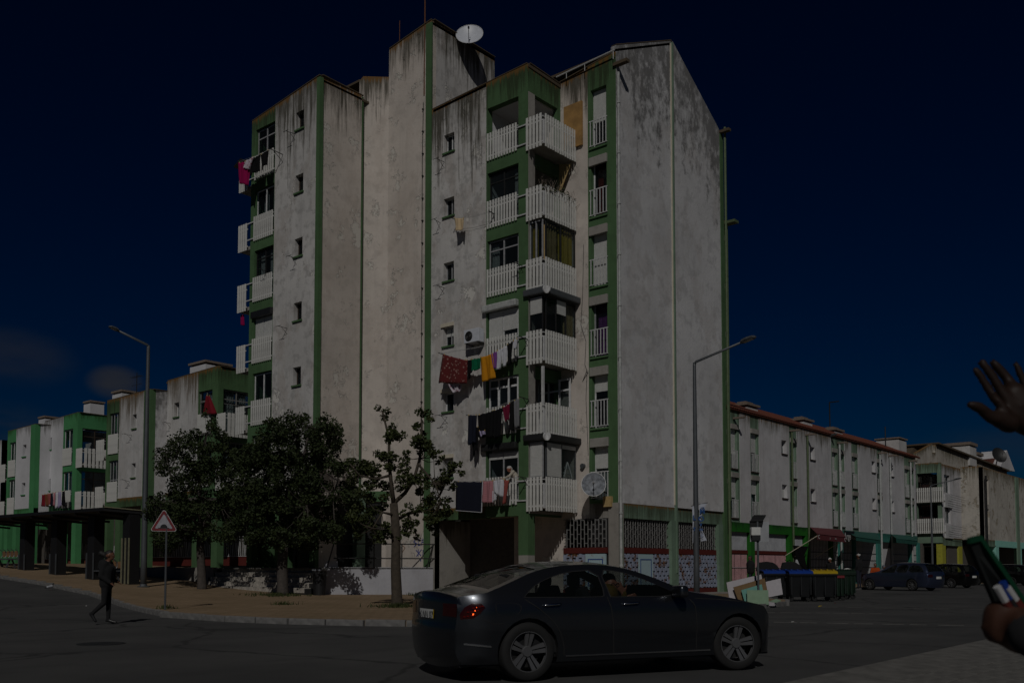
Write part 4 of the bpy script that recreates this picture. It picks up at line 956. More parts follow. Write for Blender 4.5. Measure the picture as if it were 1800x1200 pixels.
# ground floor shops of the long building
def shop(px0, px1, kind):
    a, b = uX(px0, YF), uX(px1, YF); Y0 = YF + .18
    MB().pb('Y', Y0, a, b, .1, .2, .2, 3.6).build('shop_backing', M('dark_void'), LB)
    if kind == 'metal':
        m = MB(); n = int((b - a) / .14)
        for i in range(n):
            u = a + (b - a) * i / n; m.add([(u, Y0, 2.45), (u + .07, Y0 - .03, 2.45), (u + .14, Y0, 2.45), (u, Y0, 3.5), (u + .07, Y0 - .03, 3.5), (u + .14, Y0, 3.5)], [(0, 1, 4, 3), (1, 2, 5, 4)])
        m.build('corrugated_panel', M('grey_metal'), LB)
        MB().pb('Y', Y0, a, b, -.06, .02, 2.25, 2.45).build('red_band', M('red_plinth'), LB)
        k = 3
        for j in range(k):
            m = MB(); A_, B_ = a + (b - a) * j / k + .02, a + (b - a) * (j + 1) / k - .02; n = int((B_ - A_) / .14)
            for i in range(n):
                u = A_ + (B_ - A_) * i / n; m.add([(u, Y0, .62), (u + .07, Y0 - .03, .62), (u + .14, Y0, .62), (u, Y0, 2.2), (u + .07, Y0 - .03, 2.2), (u + .14, Y0, 2.2)], [(0, 1, 4, 3), (1, 2, 5, 4)])
            m.build('corrugated_panel', M('pink_metal'), LB)
        MB().pb('Y', Y0, a, b, -.05, .02, 1.42, 1.45).build('rail', M('grey_metal'), LB)
        MB().pb('Y', Y0, a, b, -.08, .08, .2, .6).build('plinth', M('red_plinth'), LB)
    else:
        MB().pb('Y', Y0, a, b, -.08, .08, .2, .95).build('plinth', M('red_plinth'), LB)
        MB().pb('Y', Y0, a, b, .0, .06, 2.45, 2.9).build('orange_band', M('roof_tile'), LB)
        g = MB()
        for z in (1.45, 1.95, 2.45): g.pb('Y', Y0, a, b, -.09, -.07, z, z + .04)
        g = g.build('window_grille', M('dark_metal'), LB)
        n = int((b - a) / .24); me = slat_mesh(.11, 2.5, 'rail_white')
        for i in range(n): inst(me, 'slat', g, (a + (b - a) * (i + .5) / n, Y0 - .05, .97), pi / 2)
for a, b in ((1284, 1317), (1326, 1385), (1396, 1414)): shop(a, b, 'metal')
for a, b in ((1424, 1458), (1461, 1475), (1481, 1499), (1502, 1541), (1546, 1552), (1567, 1597), (1604, 1612)): shop(a, b, 'bars')
wall(LB, 'Y', YF - .02, xa - .4, uX(1420, YF), 3.5, 4.05, 'green_deep', th=.3, name='beam')
wall(LB, 'Y', YF - .02, uX(1420, YF), uX(1478, YF), 3.5, 4.05, 'green_grey', th=.3, name='beam')
wall(LB, 'Y', YF - .02, uX(1478, YF), xb, 3.4, 4.05, 'teal_paint', th=.3, name='beam')
for a, b, mt in ((1273, 1282, 'green_deep'), (1318, 1325, 'green_deep'), (1386, 1394, 'green_deep'), (1415, 1420, 'green_deep'), (1459, 1462, 'green_deep'), (1476, 1480, 'teal_paint'), (1500, 1503, 'teal_paint'), (1541, 1546, 'teal_paint'), (1597, 1603, 'teal_paint'), (1611, 1615, 'teal_paint')):
    MB().box(uX(a, YF), uX(b, YF), YF - .04, YF + .35, .15, 3.5).build('column', M(mt), LB)
# a doorway with a pale graffitied door panel between the barred shop windows
MB().box(uX(1552, YF), uX(1565, YF), YF + .05, YF + .12, .3, 3.0).build('door', M('soffit_white'), LB)
m = MB(); m.box(uX(1546, YF), uX(1567, YF), YF - .0, YF + .1, 2.95, 3.4); m.build('lintel', M('dark_void'), LB)
m = MB(); m.box(xa, xb, YF + 6, YF + 6.2, .2, 11.5); m.box(xa, xa + .2, YF + .3, YF + 6, .2, 11); m.build('rear_wall', M('plaster_gable'), LB)
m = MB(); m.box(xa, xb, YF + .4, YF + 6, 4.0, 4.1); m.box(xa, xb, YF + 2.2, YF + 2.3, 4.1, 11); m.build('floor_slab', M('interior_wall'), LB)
# ------------------------------------------------------------------ the far block at the right end of the street
FB = thing('apartment_building', 'far weathered block with a wide slatted balcony and gabled roofs at the right end', 'building', (95, 26, .2))
XF = 88.0; f0, f1 = uY(1655, XF), uY(1612, XF)
sill_ = [onX(1640, 882.5, XF).z, onX(1640, 937, XF).z]
pt = onX(1640, 813, XF).z
wall(FB, 'X', XF, f0, f1, 3.6, pt, 'green_grey', [(f0 + .3, f1 - .05, z + .1, z + 2.6) for z in sill_], th=.3, name='bay_frame')
for i, z in enumerate(sill_):
    window(FB, 'X', XF, f0 + .3, f1 - .05, z + .12, z + 2.55, dep=.8, n=2, fm='brown_frame', cur=((.1, .9, 'curtain_wine'), (.1, .9, 'curtain_wine')))
    railing(FB, 'X', XF, f0 - .3, f1 + .1, z, z + 1.3, 14, w=.11, out=.3)
    MB().box(XF - .28, XF + .1, f0 - .3, f1 + .1, z + .0, z + .12).build('balcony_slab', M('concrete'), FB)
g0, g1 = XF + .3, uX(1690, f0)
w0, w1 = uX(1661, f0), uX(1671, f0)
wall(FB, 'Y', f0, g0, g1, 4.1, pt, 'plaster_long', [(w0, w1, z + .9, z + 2.5) for z in sill_], th=.3, top=lambda u: pt - .1)
for z in sill_:
    window(FB, 'Y', f0, w0, w1, z + .9, z + 2.5, n=2, fm='white_frame')
    MB().pb('Y', f0, w0 - .2, w1 + .3, -.12, 0, z - .4, z + .75).build('balcony_panel', M('rail_white'), FB)
    m = MB()
    for k in range(4): m.bar((w0, f0 - .5, z + .1 + .2 * k), (g1 - .5, f0 - .5, z + .0 + .2 * k), .02)
    m.build('drying_line', M('dark_metal'), FB)
h0 = uY(1728, g1)
def zX(px, py, X): return onX(px, py, X).z
wall(FB, 'X', g1, h0, f0, 4.0, 10.7, 'plaster_far', th=.3, top=lambda u: 10.7)
k1 = uX(1860, h0)
hb2 = [(uX(1733.5, h0), uX(1739, h0), z + .1, z + 2.4) for z in sill_]
wall(FB, 'Y', h0, g1, k1, 4.0, 10.6, 'plaster_far', hb2, th=.3, top=lambda u: 10.6)
for h in hb2: window(FB, 'Y', h0, *h, n=1, fm='white_frame', shut=(.8,))
for px, mt in ((1730, 'dark_metal'),):
    MB().tube([(uX(px, h0), h0 - .2, .4), (uX(px, h0), h0 - .2, 9.8)], .09, 6).build('drain_pipe', M(mt), FB)
MB().box(uX(1785, h0), uX(1790, h0), h0 - .1, h0, 1, 10.5).build('pilaster', M('green_grey'), FB)
# gabled roof walls rising behind
YK = f0 + 2.2
def wl(pts, th, mat, name='gable_wall'):
    m = MB(); n = len(pts); vs = [onY(px, py, YK) for px, py in pts]; m.add([tuple(v) for v in vs] + [(v.x, v.y + th, v.z) for v in vs], [tuple(range(n)), tuple(range(2 * n - 1, n - 1, -1))] + [(i, (i + 1) % n, n + (i + 1) % n, n + i) for i in range(n)], topd=[0 if i in (1, 2) else 2.5 for i in range(n)] * 2)
    m.build(name, M(mat), FB)
wl([(1612, 815), (1612, 795), (1638.5, 780), (1638.5, 815)], .3, 'plaster_far'); wl([(1644.5, 815), (1644.5, 781), (1770, 829), (1770, 840), (1690, 840)], .3, 'plaster_far'); wl([(1638.5, 815), (1638.5, 795), (1644.5, 795), (1644.5, 815)], .3, 'roof_dirt' if False else 'plaster_far')
m = MB(); A, B, C_ = onY(1644.5, 781, YK), onY(1770, 829, YK), None
m.poly([A + Vector((0, -.3, .05)), B + Vector((0, -.3, .05)), B + Vector((0, 5, .05)), A + Vector((0, 5, .05))], (0, 0, .15)); m.build('roof', M('roof_dirt'), FB)
q = onY(1689, 800, YK + 1); chimney(FB, q.x, q.y, q.z - 1.2, 2.4, 2.0, .3, 'plaster_low'); q = onY(1706, 805, YK + 1); chimney(FB, q.x, q.y, q.z - 1.5, 1.9, 1.6, .3, 'plaster_low')
m = MB(); a, b, c, d = (onY(px, py, YK + 4) for px, py in ((1718, 808), (1757, 804), (1763, 830), (1722, 830))); m.poly([a, b, c, d], (0, .4, 0)); m.build('roof', M('roof_tile'), FB)
m = MB(); a, b, c = (onY(px, py, YK + 3) for px, py in ((1757, 824), (1770, 791), (1784, 828))); m.poly([a, b, c], (0, 3, 0)); m.build('gable_wall', M('plaster_long'), FB)
wall(FB, 'Y', h0 - .01, g1 + .2, k1, 3.4, 4.0, 'green_grey', th=.3, name='beam'); MB().box(uX(1748, h0), k1, h0 - .06, h0, 3.4, 4.0).build('beam', M('mint_paint'), FB)
wall(FB, 'Y', f0 - .01, g0, g1, 3.4, 4.1, 'green_grey', th=.3, name='beam')
for px, mt in ((1655, 'yellow_paint'), (1684, 'yellow_paint')):
    MB().box(uX(px, f0), uX(px + 6, f0), f0, f0 + .5, .2, 3.5).build('column', M(mt), FB)
for px in (1748, 1788): MB().box(uX(px, h0), uX(px + 5, h0), h0 - .05, h0 + .4, .2, 3.5).build('column', M('mint_paint'), FB)
m = MB(); m.box(XF + .5, k1, f0 + 3, f0 + 3.2, .2, 10.4); m.box(XF + .3, k1, f0 + .5, f0 + 3, 3.3, 3.4); m.box(XF, XF + .4, f1 - .4, f1, .2, 3.6); m.box(XF + 2, k1, h0 + 2, h0 + 2.1, .2, 3.5); m.build('rear_wall', M('interior_wall'), FB)
m = MB(); m.box(XF + .1, k1, f0 + .1, f0 + 2.2, 10.3, 10.4); m.box(g1 + .1, k1, h0 + .1, f0 + .1, 10.3, 10.4); m.build('roof', M('roof_dirt'), FB)
# a low wall of hills / distant ground edge is hidden by the houses; the ground sheet runs on to the horizon
# ------------------------------------------------------------------ cars
def matcar(name, c, rough=.28, metal=.75):
    g = G(name); n = g.noise(g.co(), 260, 2); g.col(g.mix(g.ramp(n, .35, .65), tuple(x * .9 for x in c), tuple(x * 1.12 for x in c))).set(rough=rough, metal=metal, coat=.6, coatr=.05); return g.m
matcar('paint_grey', (.075, .08, .09), .30, .92); matcar('paint_blue', (.05, .065, .12)); matcar('paint_black', (.01, .01, .011))
def glow(name, c, st, base):
    g = G(name); g.col(base).set(rough=.15); g.p.inputs['Emission Color'].default_value = (*c, 1); g.p.inputs['Emission Strength'].default_value = st; return g.m
glow('tail_red', (1, .02, .01), .12, (.035, .002, .002)); glow('brake_lit', (1, .12, .02), 9., (.5, .02, .01)); simple('tail_dark', (.028, .003, .003), .12)
simple('number_plate', (.6, .6, .58), .5)
def chaikin(p, n=2):
    for _ in range(n):
        q = [p[0]]
        for a, b in zip(p, p[1:]):
            q.append((a[0] * .75 + b[0] * .25, a[1] * .75 + b[1] * .25)); q.append((a[0] * .25 + b[0] * .75, a[1] * .25 + b[1] * .75))
        q.append(p[-1]); p = q
    return p
def inpoly(p, pg):
    c = False; n = len(pg)
    for i in range(n):
        x0, y0 = pg[i]; x1, y1 = pg[(i + 1) % n]
        if (y0 > p[1]) != (y1 > p[1]) and p[0] < (x1 - x0) * (p[1] - y0) / (y1 - y0) + x0: c = not c
    return c
def car(name, label, loc, rz, scale, paint, outline, rearwin, screen, wins, wb=2.84, belt=.97, half=.9, xr=-1.06, xf=3.86, group=None, detail=True, wr=.325, spokes=5, tailpoly=None):
    T = thing(name, label, 'car', loc, rz, group, scale)
    def Wd(x, z):
        h = half
        r = max(0, (xr + .62 - x) / .62); f = max(0, (x - (xf - .75)) / .75)
        h *= 1 - .19 * r ** 2 - .26 * f ** 2.2
        b = min(z, belt); h *= 1 - .05 * ((b - .6) / .4) ** 2
        h += .014 * math.exp(-((z - .80) / .05) ** 2) - .012 * math.exp(-((z - .42) / .09) ** 2)
        if z > belt: h -= (z - belt) * .50 + (z - belt) ** 2 * .35
        return h
    top = chaikin(outline, 3)
    zb = .20; R = wr + .045; und = []
    # underside from front to back with wheel arches
    for ax in (wb, 0):
        a0 = math.asin((wr - zb) / R) if R > wr - zb else 0
        for k in range(15):
            a = -a0 + (pi + 2 * a0) * k / 14; und.append((ax + R * cos(a), max(zb, wr + R * sin(a))))
    poly = top + und
    holes = [chaikin(w + [w[0]], 1)[:-1] for w in wins]
    def tri(poly, holes, st):
        vs = [Vector(p) for p in poly]; ed = [(i, (i + 1) % len(poly)) for i in range(len(poly))]
        for h in holes:
            o = len(vs); vs += [Vector(p) for p in h]; ed += [(o + i, o + (i + 1) % len(h)) for i in range(len(h))]
        xs = [p[0] for p in poly]; zs = [p[1] for p in poly]; x = min(xs) + st * .5
        while x < max(xs):
            z = min(zs) + st * .5
            while z < max(zs):
                if inpoly((x, z), poly) and not any(inpoly((x, z), h) for h in holes):
                    if all((x - p[0]) ** 2 + (z - p[1]) ** 2 > (st * .35) ** 2 for p in vs[:len(poly)]): vs.append(Vector((x, z)))
                z += st
            x += st
        r = delaunay_2d_cdt(vs, ed, [], 0, 1e-5)
        fs = []
        for f in r[2]:
            c = (sum(r[0][i].x for i in f) / 3, sum(r[0][i].y for i in f) / 3)
            if inpoly(c, poly) and not any(inpoly(c, h) for h in holes): fs.append(tuple(f))
        return r[0], fs
    P2_, F2_ = tri(poly, holes, .075)
    mb = MB()
    for s in (-1, 1): mb.add([(p.x, s * Wd(p.x, p.y), p.y) for p in P2_], F2_)
    NS = 12
    def nrm(i):
        a = top[max(i - 1, 0)]; b = top[min(i + 1, len(top) - 1)]; d = Vector((b[0] - a[0], b[1] - a[1])).normalized(); return Vector((-d.y, d.x))
    def bulge(i):
        n = nrm(i); return .045 + .10 * abs(n.x) ** 2
    def strip(i0, i1, s0, s1, off, m, ns=NS):
        vs = []
        for i in range(i0, i1 + 1):
            n = nrm(i); x, z = top[i]
            for k in range(ns + 1):
                s = s0 + (s1 - s0) * k / ns; b = bulge(i) * (1 - s * s) + off
                vs.append((x + n.x * b, s * Wd(x, z), z + n.y * b))
        m.add(vs, [(a * (ns + 1) + k, a * (ns + 1) + k + 1, (a + 1) * (ns + 1) + k + 1, (a + 1) * (ns + 1) + k) for a in range(i1 - i0) for k in range(ns)])
        return m
    def idx(x, lo=0):
        best = None
        for i in range(lo, len(top)):
            if top[i][1] > .86 and (best is None or abs(top[i][0] - x) < abs(top[best][0] - x)): best = i
        return best
    r0, r1, w0, w1 = idx(rearwin[0]), idx(rearwin[1]), idx(screen[0]), idx(screen[1])
    strip(0, r0, -1, 1, 0, mb); strip(r1, w0, -1, 1, 0, mb); strip(w1, len(top) - 1, -1, 1, 0, mb)
    for (a, b) in ((r0, r1), (w0, w1)):
        strip(a, b, -1, -.88, 0, mb, 2); strip(a, b, .88, 1, 0, mb, 2)
    # weld
    me = mb.mesh('body', [M(paint)], smooth=True)
    bm = bmesh.new(); bm.from_mesh(me); bmesh.ops.remove_doubles(bm, verts=bm.verts[:], dist=.002); bmesh.ops.recalc_face_normals(bm, faces=bm.faces[:])
    for e in bm.edges: e.smooth = not (len(e.link_faces) == 2 and e.calc_face_angle(0) > .75)
    bm.to_mesh(me); bm.free()
    body = bpy.data.objects.new('body', me); COL.objects.link(body); body.parent = T
    strip(r0, r1, -.88, .88, -.006, MB()).build('rear_window', M('car_glass'), T, smooth=True, local=True)
    strip(w0, w1, -.88, .88, -.006, MB()).build('windscreen', M('car_glass'), T, smooth=True, local=True)
    def patch(poly, off, sides, nm, mat, parent=T, st=.08):
        out = []
        for s in sides:
            P_, F_ = tri(poly, [], st); m = MB(); m.add([(p.x, s * (Wd(p.x, p.y) + off), p.y) for p in P_], F_); out.append(m.build(nm, M(mat), parent, smooth=True, local=True))
        return out
    for h in holes: patch(h, -.008, (-1, 1), 'side_window', 'car_glass')
    # dark seals round the side windows, black pillars
    for s in (-1, 1):
        for h in holes:
            m = MB(); n = len(h)
            c = (sum(p[0] for p in h) / n, sum(p[1] for p in h) / n)
            g = [(p[0] + (p[0] - c[0]) * .035, p[1] + (p[1] - c[1]) * .07) for p in h]; vs = [(p[0], s * (Wd(*p) + .004), p[1]) for p in h] + [(p[0], s * (Wd(*p) + .004), p[1]) for p in g]
            m.add(vs, [(i, (i + 1) % n, n + (i + 1) % n, n + i) for i in range(n)]); m.build('window_seal', M('black_plastic'), T, local=True)
    if detail:
        def gap(pts, w=.009):
            for s in (-1, 1):
                m = MB()
                for a, b in zip(pts, pts[1:]): m.bar((a[0], s * (Wd(*a) - .001), a[1]), (b[0], s * (Wd(*b) - .001), b[1]), w)
                m.build('panel_gap', M('dark_void'), T, local=True)
        gap(chaikin([(1.0, .915), (1.05, .75), (1.08, .4), (1.08, .26)], 2)); gap(chaikin([(2.12, .88), (2.2, .8), (2.22, .5), (2.22, .27)], 2)); gap(chaikin([(-.04, .90), (.12, .80), (.34, .62), (.44, .40), (.44, .27)], 2))
        gap(chaikin([(-.40, .85), (-.40, .76), (-.34, .73), (-.16, .73), (-.10, .77), (-.10, .86), (-.38, .865), (-.40, .85)], 2), .006); gap(chaikin([(-.62, .68), (-.45, .64), (-.30, .64)], 1), .007)
        gap(chaikin([(2.2, .885), (2.7, .86), (3.2, .79), (3.45, .68)], 2), .008)
        for s in (-1, 1):
            for x0 in (.16, 1.18):
                m = MB(); y = Wd(x0 + .1, .88); m.tube([(x0, s * (y + .0), .825), (x0 + .03, s * (y + .032), .832), (x0 + .2, s * (y + .034), .842), (x0 + .24, s * y, .843)], .014, 8); m.build('door_handle', M('chrome'), T, smooth=True, local=True)
            m = MB()
            for a, b in (((.46, .262), (2.42, .262)),):
                for k in range(12):
                    p = (a[0] + (b[0] - a[0]) * k / 12, a[1]); q = (a[0] + (b[0] - a[0]) * (k + 1) / 12, a[1]); m.bar((p[0], s * (Wd(*p) + .004), p[1]), (q[0], s * (Wd(*q) + .004), q[1]), .012, .016)
            m.build('sill_trim', M('chrome'), T, local=True)
            m = MB(); pr = None
            for k in range(9):
                x = -.93 + .45 * k / 8; p = (x, s * (Wd(x, .41) + .006), .425 - .03 * k / 8)
                if pr: m.bar(pr, p, .012, .018)
                pr = p
            m.build('bumper_trim', M('chrome'), T, local=True)
            # door mirror
            m = MB(); x0, y0, z0 = 1.93, Wd(1.93, .95), .95
            m.obox((x0 - .02, s * (y0 + .14), z0 + .02), (.055, 0, 0), (0, .11, 0), (0, 0, .07)); mm = m.build('door_mirror', M(paint), T, bevel=.035, smooth=True, local=True)
            MB().bar((x0, s * (y0 - .02), z0 - .03), (x0 - .01, s * (y0 + .1), z0 - .01), .04).build('mirror_arm', M('black_plastic'), mm, local=True)
    # interior: tub, seats, dash
    inn = MB(); inn.box(-.3, 2.1, -half + .12, half - .12, .25, .5)
    for s in (-1, 1): inn.box(-.2, 2.0, s * (half - .12) - .02, s * (half - .12) + .02, .3, belt - .03)
    inn.box(1.85, 2.2, -half + .15, half - .15, .5, .88); inn.box(-.55, -.2, -half + .15, half - .15, .5, .9)
    inn.build('cabin', M('black_plastic'), T, local=True)
    for (x, ys) in ((1.0, (-.37, .37)), (.1, (-.37, .37))):
        for y in ys:
            m = MB(); m.obox((x + .22, y, .52), (.25, 0, 0), (0, .23, 0), (0, 0, .06)); m.obox((x - .06, y, .78), (.05, 0, .02), (0, .22, 0), (-.08, 0, .24)); m.obox((x - .17, y, 1.10), (.035, 0, 0), (0, .12, 0), (0, 0, .075))
            m.build('seat', M('black_cloth'), T, bevel=.04, local=True)
    # wheels
    tm_ = MB().lathe([(wr * .66, -.09), (wr * .70, -.105), (wr * .93, -.105), (wr * .985, -.085), (wr, -.05), (wr, .05), (wr * .985, .085), (wr * .93, .105), (wr * .7, .105), (wr * .66, .09)], (0, 0, 0), 'y', 36).mesh('tyre', [M('rubber')], smooth=True)
    rm = MB(); rm.lathe([(wr * .66, .10), (wr * .72, .10), (wr * .74, .06), (wr * .70, .03)], (0, 0, 0), 'y', 36)
    rm.lathe([(0, .075), (.055, .075), (.065, .06), (.07, .02)], (0, 0, 0), 'y', 16)
    for k in range(spokes):
        for e in ((-.13, .13) if spokes == 5 else (0,)):
            a = 2 * pi * k / spokes + .3; d = Vector((cos(a), 0, sin(a))); t = Vector((-sin(a), 0, cos(a))); ro = wr * .69
            p0 = d * .05 + t * e * .15; p1 = d * ro + t * e * ro * 1.15; w0_, w1_ = .014, (.026 if spokes == 5 else .02)
            u0 = (p1 - p0).normalized().cross(Vector((0, 1, 0)))
            vs = [p0 + u0 * w0_ + Vector((0, .06, 0)), p0 - u0 * w0_ + Vector((0, .06, 0)), p1 - u0 * w1_ + Vector((0, .085, 0)), p1 + u0 * w1_ + Vector((0, .085, 0))]
            rm.add([tuple(v) for v in vs] + [tuple(v - Vector((0, .03, 0))) for v in vs], [(0, 1, 2, 3), (0, 4, 5, 1), (2, 6, 7, 3), (1, 5, 6, 2), (3, 7, 4, 0)])
    rmesh = rm.mesh('rim', [M('rim_metal')])
    dm = MB().lathe([(0, .0), (wr * .55, .0), (wr * .55, -.02)], (0, 0, 0), 'y', 24).mesh('brake_disc', [M('dark_metal')])
    for x in (0, wb):
        for s in (-1, 1):
            w = bpy.data.objects.new('wheel', tm_); COL.objects.link(w); w.parent = T; w.location = (x, s * (half - .12), wr); w.rotation_euler = (0, ru(0, 6), 0 if s > 0 else pi)
            if x and detail: w.rotation_euler[2] += -.16
            for nm, me_ in (('rim', rmesh), ('brake_disc', dm)):
                o = bpy.data.objects.new(nm, me_); COL.objects.link(o); o.parent = w
    m = MB()
    for x in (0, wb):
        for s in (-1, 1):
            y0, y1 = s * (half - .3), s * (half - .03); vs = []
            for k in range(13):
                a = -.2 + (pi + .4) * k / 12; vs += [(x + (R + .01) * cos(a), y0, wr + (R + .01) * sin(a)), (x + (R + .01) * cos(a), y1, wr + (R + .01) * sin(a))]
            m.add(vs, [(2 * k, 2 * k + 2, 2 * k + 3, 2 * k + 1) for k in range(12)]); m.box(x - R, x + R, y0 - .01, y0 + .01, .2, wr + R)
    m.box(xr + .1, xf - .1, -half + .2, half - .2, .17, .22); m.build('underbody', M('black_plastic'), T, local=True)
    # lamps
    if tailpoly:
        for s in (-1, 1):
            t = patch(tailpoly, .006, (s,), 'tail_lamp', 'tail_dark', st=.05)[0]
            m = MB()
            for (x, z, n) in ((-.93, .72, 4), (-.88, .77, 4), (-.80, .815, 4)):
                for k in range(n): m.obox((x + .05 * k, s * (Wd(x + .05 * k, z) + .010), z + .006 * k), (.02, 0, 0), (0, .004, 0), (0, 0, .006))
            m.build('lamp_strip', M('tail_red'), t, local=True)
            m = MB(); 
            for (x, z, r) in ((-.80, .745, .010), (-.775, .785, .006), (-.75, .82, .004)): m.obox((x, s * (Wd(x, z) + .012), z), (r, 0, 0), (0, .005, 0), (0, 0, r))
            m.build('lit_bulb', M('brake_lit'), t, local=True)
    k0 = max(i for i in range(len(top) // 2) if top[i][1] < .72 and top[i][0] < 0); k1 = max(i for i in range(len(top) // 2) if top[i][1] < .86 and top[i][0] < 0)
    for s in (-1, 1): strip(k0, k1, s * .62, s * .995, .006, MB(), 4).build('tail_lamp', M('tail_dark'), T, smooth=True, local=True)
    kp0 = max(i for i in range(len(top) // 2) if top[i][1] < .66 and top[i][0] < 0); kp1 = max(i for i in range(len(top) // 2) if top[i][1] < .78 and top[i][0] < 0)
    if kp1 > kp0:
        pl_ = strip(kp0, kp1, -.30, .30, .01, MB(), 6).build('number_plate', M('number_plate'), T, local=True)
        strip(kp0, kp1, -.34, -.30, .012, MB(), 1).build('plate_band', M('lid_yellow'), pl_, local=True)
        if detail:
            p = Vector((top[(kp0 + kp1) // 2][0], 0, (top[kp0][1] + top[kp1][1]) / 2)); tx = bpy.data.curves.new('plate_text', 'FONT'); tx.body = '96 NN 07'; tx.size = .12; tx.align_x = 'CENTER'; tx.align_y = 'CENTER'; tx.materials.append(M('black_plastic'))
            ot = bpy.data.objects.new('tmp', tx); COL.objects.link(ot); mt_ = bpy.data.meshes.new_from_object(ot.evaluated_get(bpy.context.evaluated_depsgraph_get())); bpy.data.objects.remove(ot); mt_.name = 'plate_text'; o = bpy.data.objects.new('plate_text', mt_); COL.objects.link(o); o.parent = pl_; o.location = (p.x - .163, 0, p.z); o.rotation_euler = (radians(90 - 6), 0, radians(-90))
    kf0 = min(i for i in range(len(top)) if top[i][0] > 3 * wb / 2.84 and top[i][1] < .80); kf1 = min(i for i in range(kf0, len(top)) if top[i][1] < .62)
    for s in (-1, 1): strip(kf0, kf1, s * .55, s * .98, .006, MB(), 4).build('headlight', M('car_glass'), T, smooth=True, local=True)
    return T
ZM = lambda z: z if z < .7 else .7 + (z - .7) * .79
SEDAN = [(-.96, .20), (-1.05, .32), (-1.07, .55), (-1.04, .66), (-1.03, .80), (-1.03, .97), (-.99, 1.0), (-.75, 1.02), (-.45, 1.06), (-.15, 1.20), (.15, 1.345), (.5, 1.425), (.9, 1.445), (1.25, 1.415), (1.6, 1.30), (2.12, 1.035), (2.3, 1.0), (2.7, .94), (3.0, .86), (3.22, .79), (3.45, .70), (3.75, .58), (3.88, .44), (3.84, .30), (3.62, .20)]
SWIN = [[(-.04, .985), (.06, 1.10), (.25, 1.22), (.55, 1.325), (.94, 1.355), (.97, 1.0), (.9, .975)], [(1.05, .975), (1.0, 1.355), (1.25, 1.335), (1.5, 1.245), (1.82, 1.08), (1.98, .975)]]
SEDAN = [(a, ZM(b)) for a, b in SEDAN]; SWIN = [[(a, ZM(b)) for a, b in w] for w in SWIN]
pr_, pf_ = ground(924, 1197), ground(1292, 1177)
hd = math.atan2(pf_.y - pr_.y, pf_.x - pr_.x); cs = (pf_ - pr_).length / 2.84
lv = Vector((-sin(hd), cos(hd), 0)); o_ = pr_ + lv * .80 * cs
CAR = car('saloon_car', 'dark grey metallic saloon car driving past in front with a waving driver', (o_.x, o_.y, .005), hd, cs, 'paint_grey', SEDAN, (-.42, .22), (1.32, 2.1), SWIN, belt=.913,
          tailpoly=[(-.985, .69), (-1.0, .74), (-.93, .82), (-.80, .865), (-.66, .86), (-.60, .82), (-.68, .755), (-.80, .70)])
def xmap(T):
    for o in [c for c in bpy.data.objects if c.type == 'MESH' and (c.parent == T or (c.parent and c.parent.parent == T)) and c.name.split('.')[0] not in ('wheel', 'rim', 'brake_disc', 'plate_text', 'body_')]:
        for v in o.data.vertices:
            x = v.co.x
            if x < -.4: v.co.x = -.4 + (x + .4) * .62
            elif x > 3.2: v.co.x = 3.2 + (x - 3.2) * .40
    for o in bpy.data.objects:
        if o.name.startswith('plate_text'): o.location.x = -.4 + (o.location.x + .4) * .62
xmap(CAR)
EST = [(-.80, .20), (-.88, .4), (-.90, .75), (-.86, 1.0), (-.62, 1.33), (-.45, 1.42), (.4, 1.48), (1.0, 1.48), (1.35, 1.43), (2.05, 1.03), (2.5, .97), (3.0, .88), (3.3, .72), (3.42, .5), (3.36, .2)]
EW = [[(-.68, 1.0), (-.42, 1.33), (.2, 1.38), (.25, .99)], [(.33, .99), (.28, 1.385), (.95, 1.385), (1.0, .98)], [(1.07, .98), (1.03, 1.385), (1.3, 1.35), (1.85, 1.04), (1.95, .97)]]
def park(label, a, b, paint, group='cars parked along the kerb at the right', sc=None, flip=0, z=0.):
    A, B = a, b; h_ = math.atan2(B.y - A.y, B.x - A.x); s = sc or (B - A).length / 2.7
    l = Vector((-sin(h_), cos(h_), 0)); o = A - l * .80 * s
    return car('parked_car', label, (o.x, o.y, H(o.x, o.y) + .01), h_, s, paint, EST, (-.84, -.50), (1.2, 1.98), EW, wb=2.7, belt=.98, half=.88, xr=-.9, xf=3.42, group=group, detail=False, spokes=9, wr=.31,
               tailpoly=None)
ga, gb = ground(1604, 1038), ground(1517, 1036)
dirn = (gb - ga).normalized(); gb = ga + dirn * 2.75
park('blue-grey estate car parked nearest the waste bins', ga, gb, 'paint_blue')
g2 = ground(1678, 1034) + Vector((1.5, .6, 0)); park('black estate car parked behind the blue-grey one', g2, g2 + dirn * 2.7, 'paint_black', sc=1.)
g3 = ground(1692, 1033) + Vector((4.0, 3.6, 0)); park('dark car mostly hidden behind the black estate car', g3, g3 + dirn * 2.7, 'paint_grey', sc=1.)
g4 = ground(1795, 1030) + Vector((2, 1, 0)); park('dark car parked at the right edge of the view', g4, g4 + dirn * 2.7, 'paint_black', sc=1.)
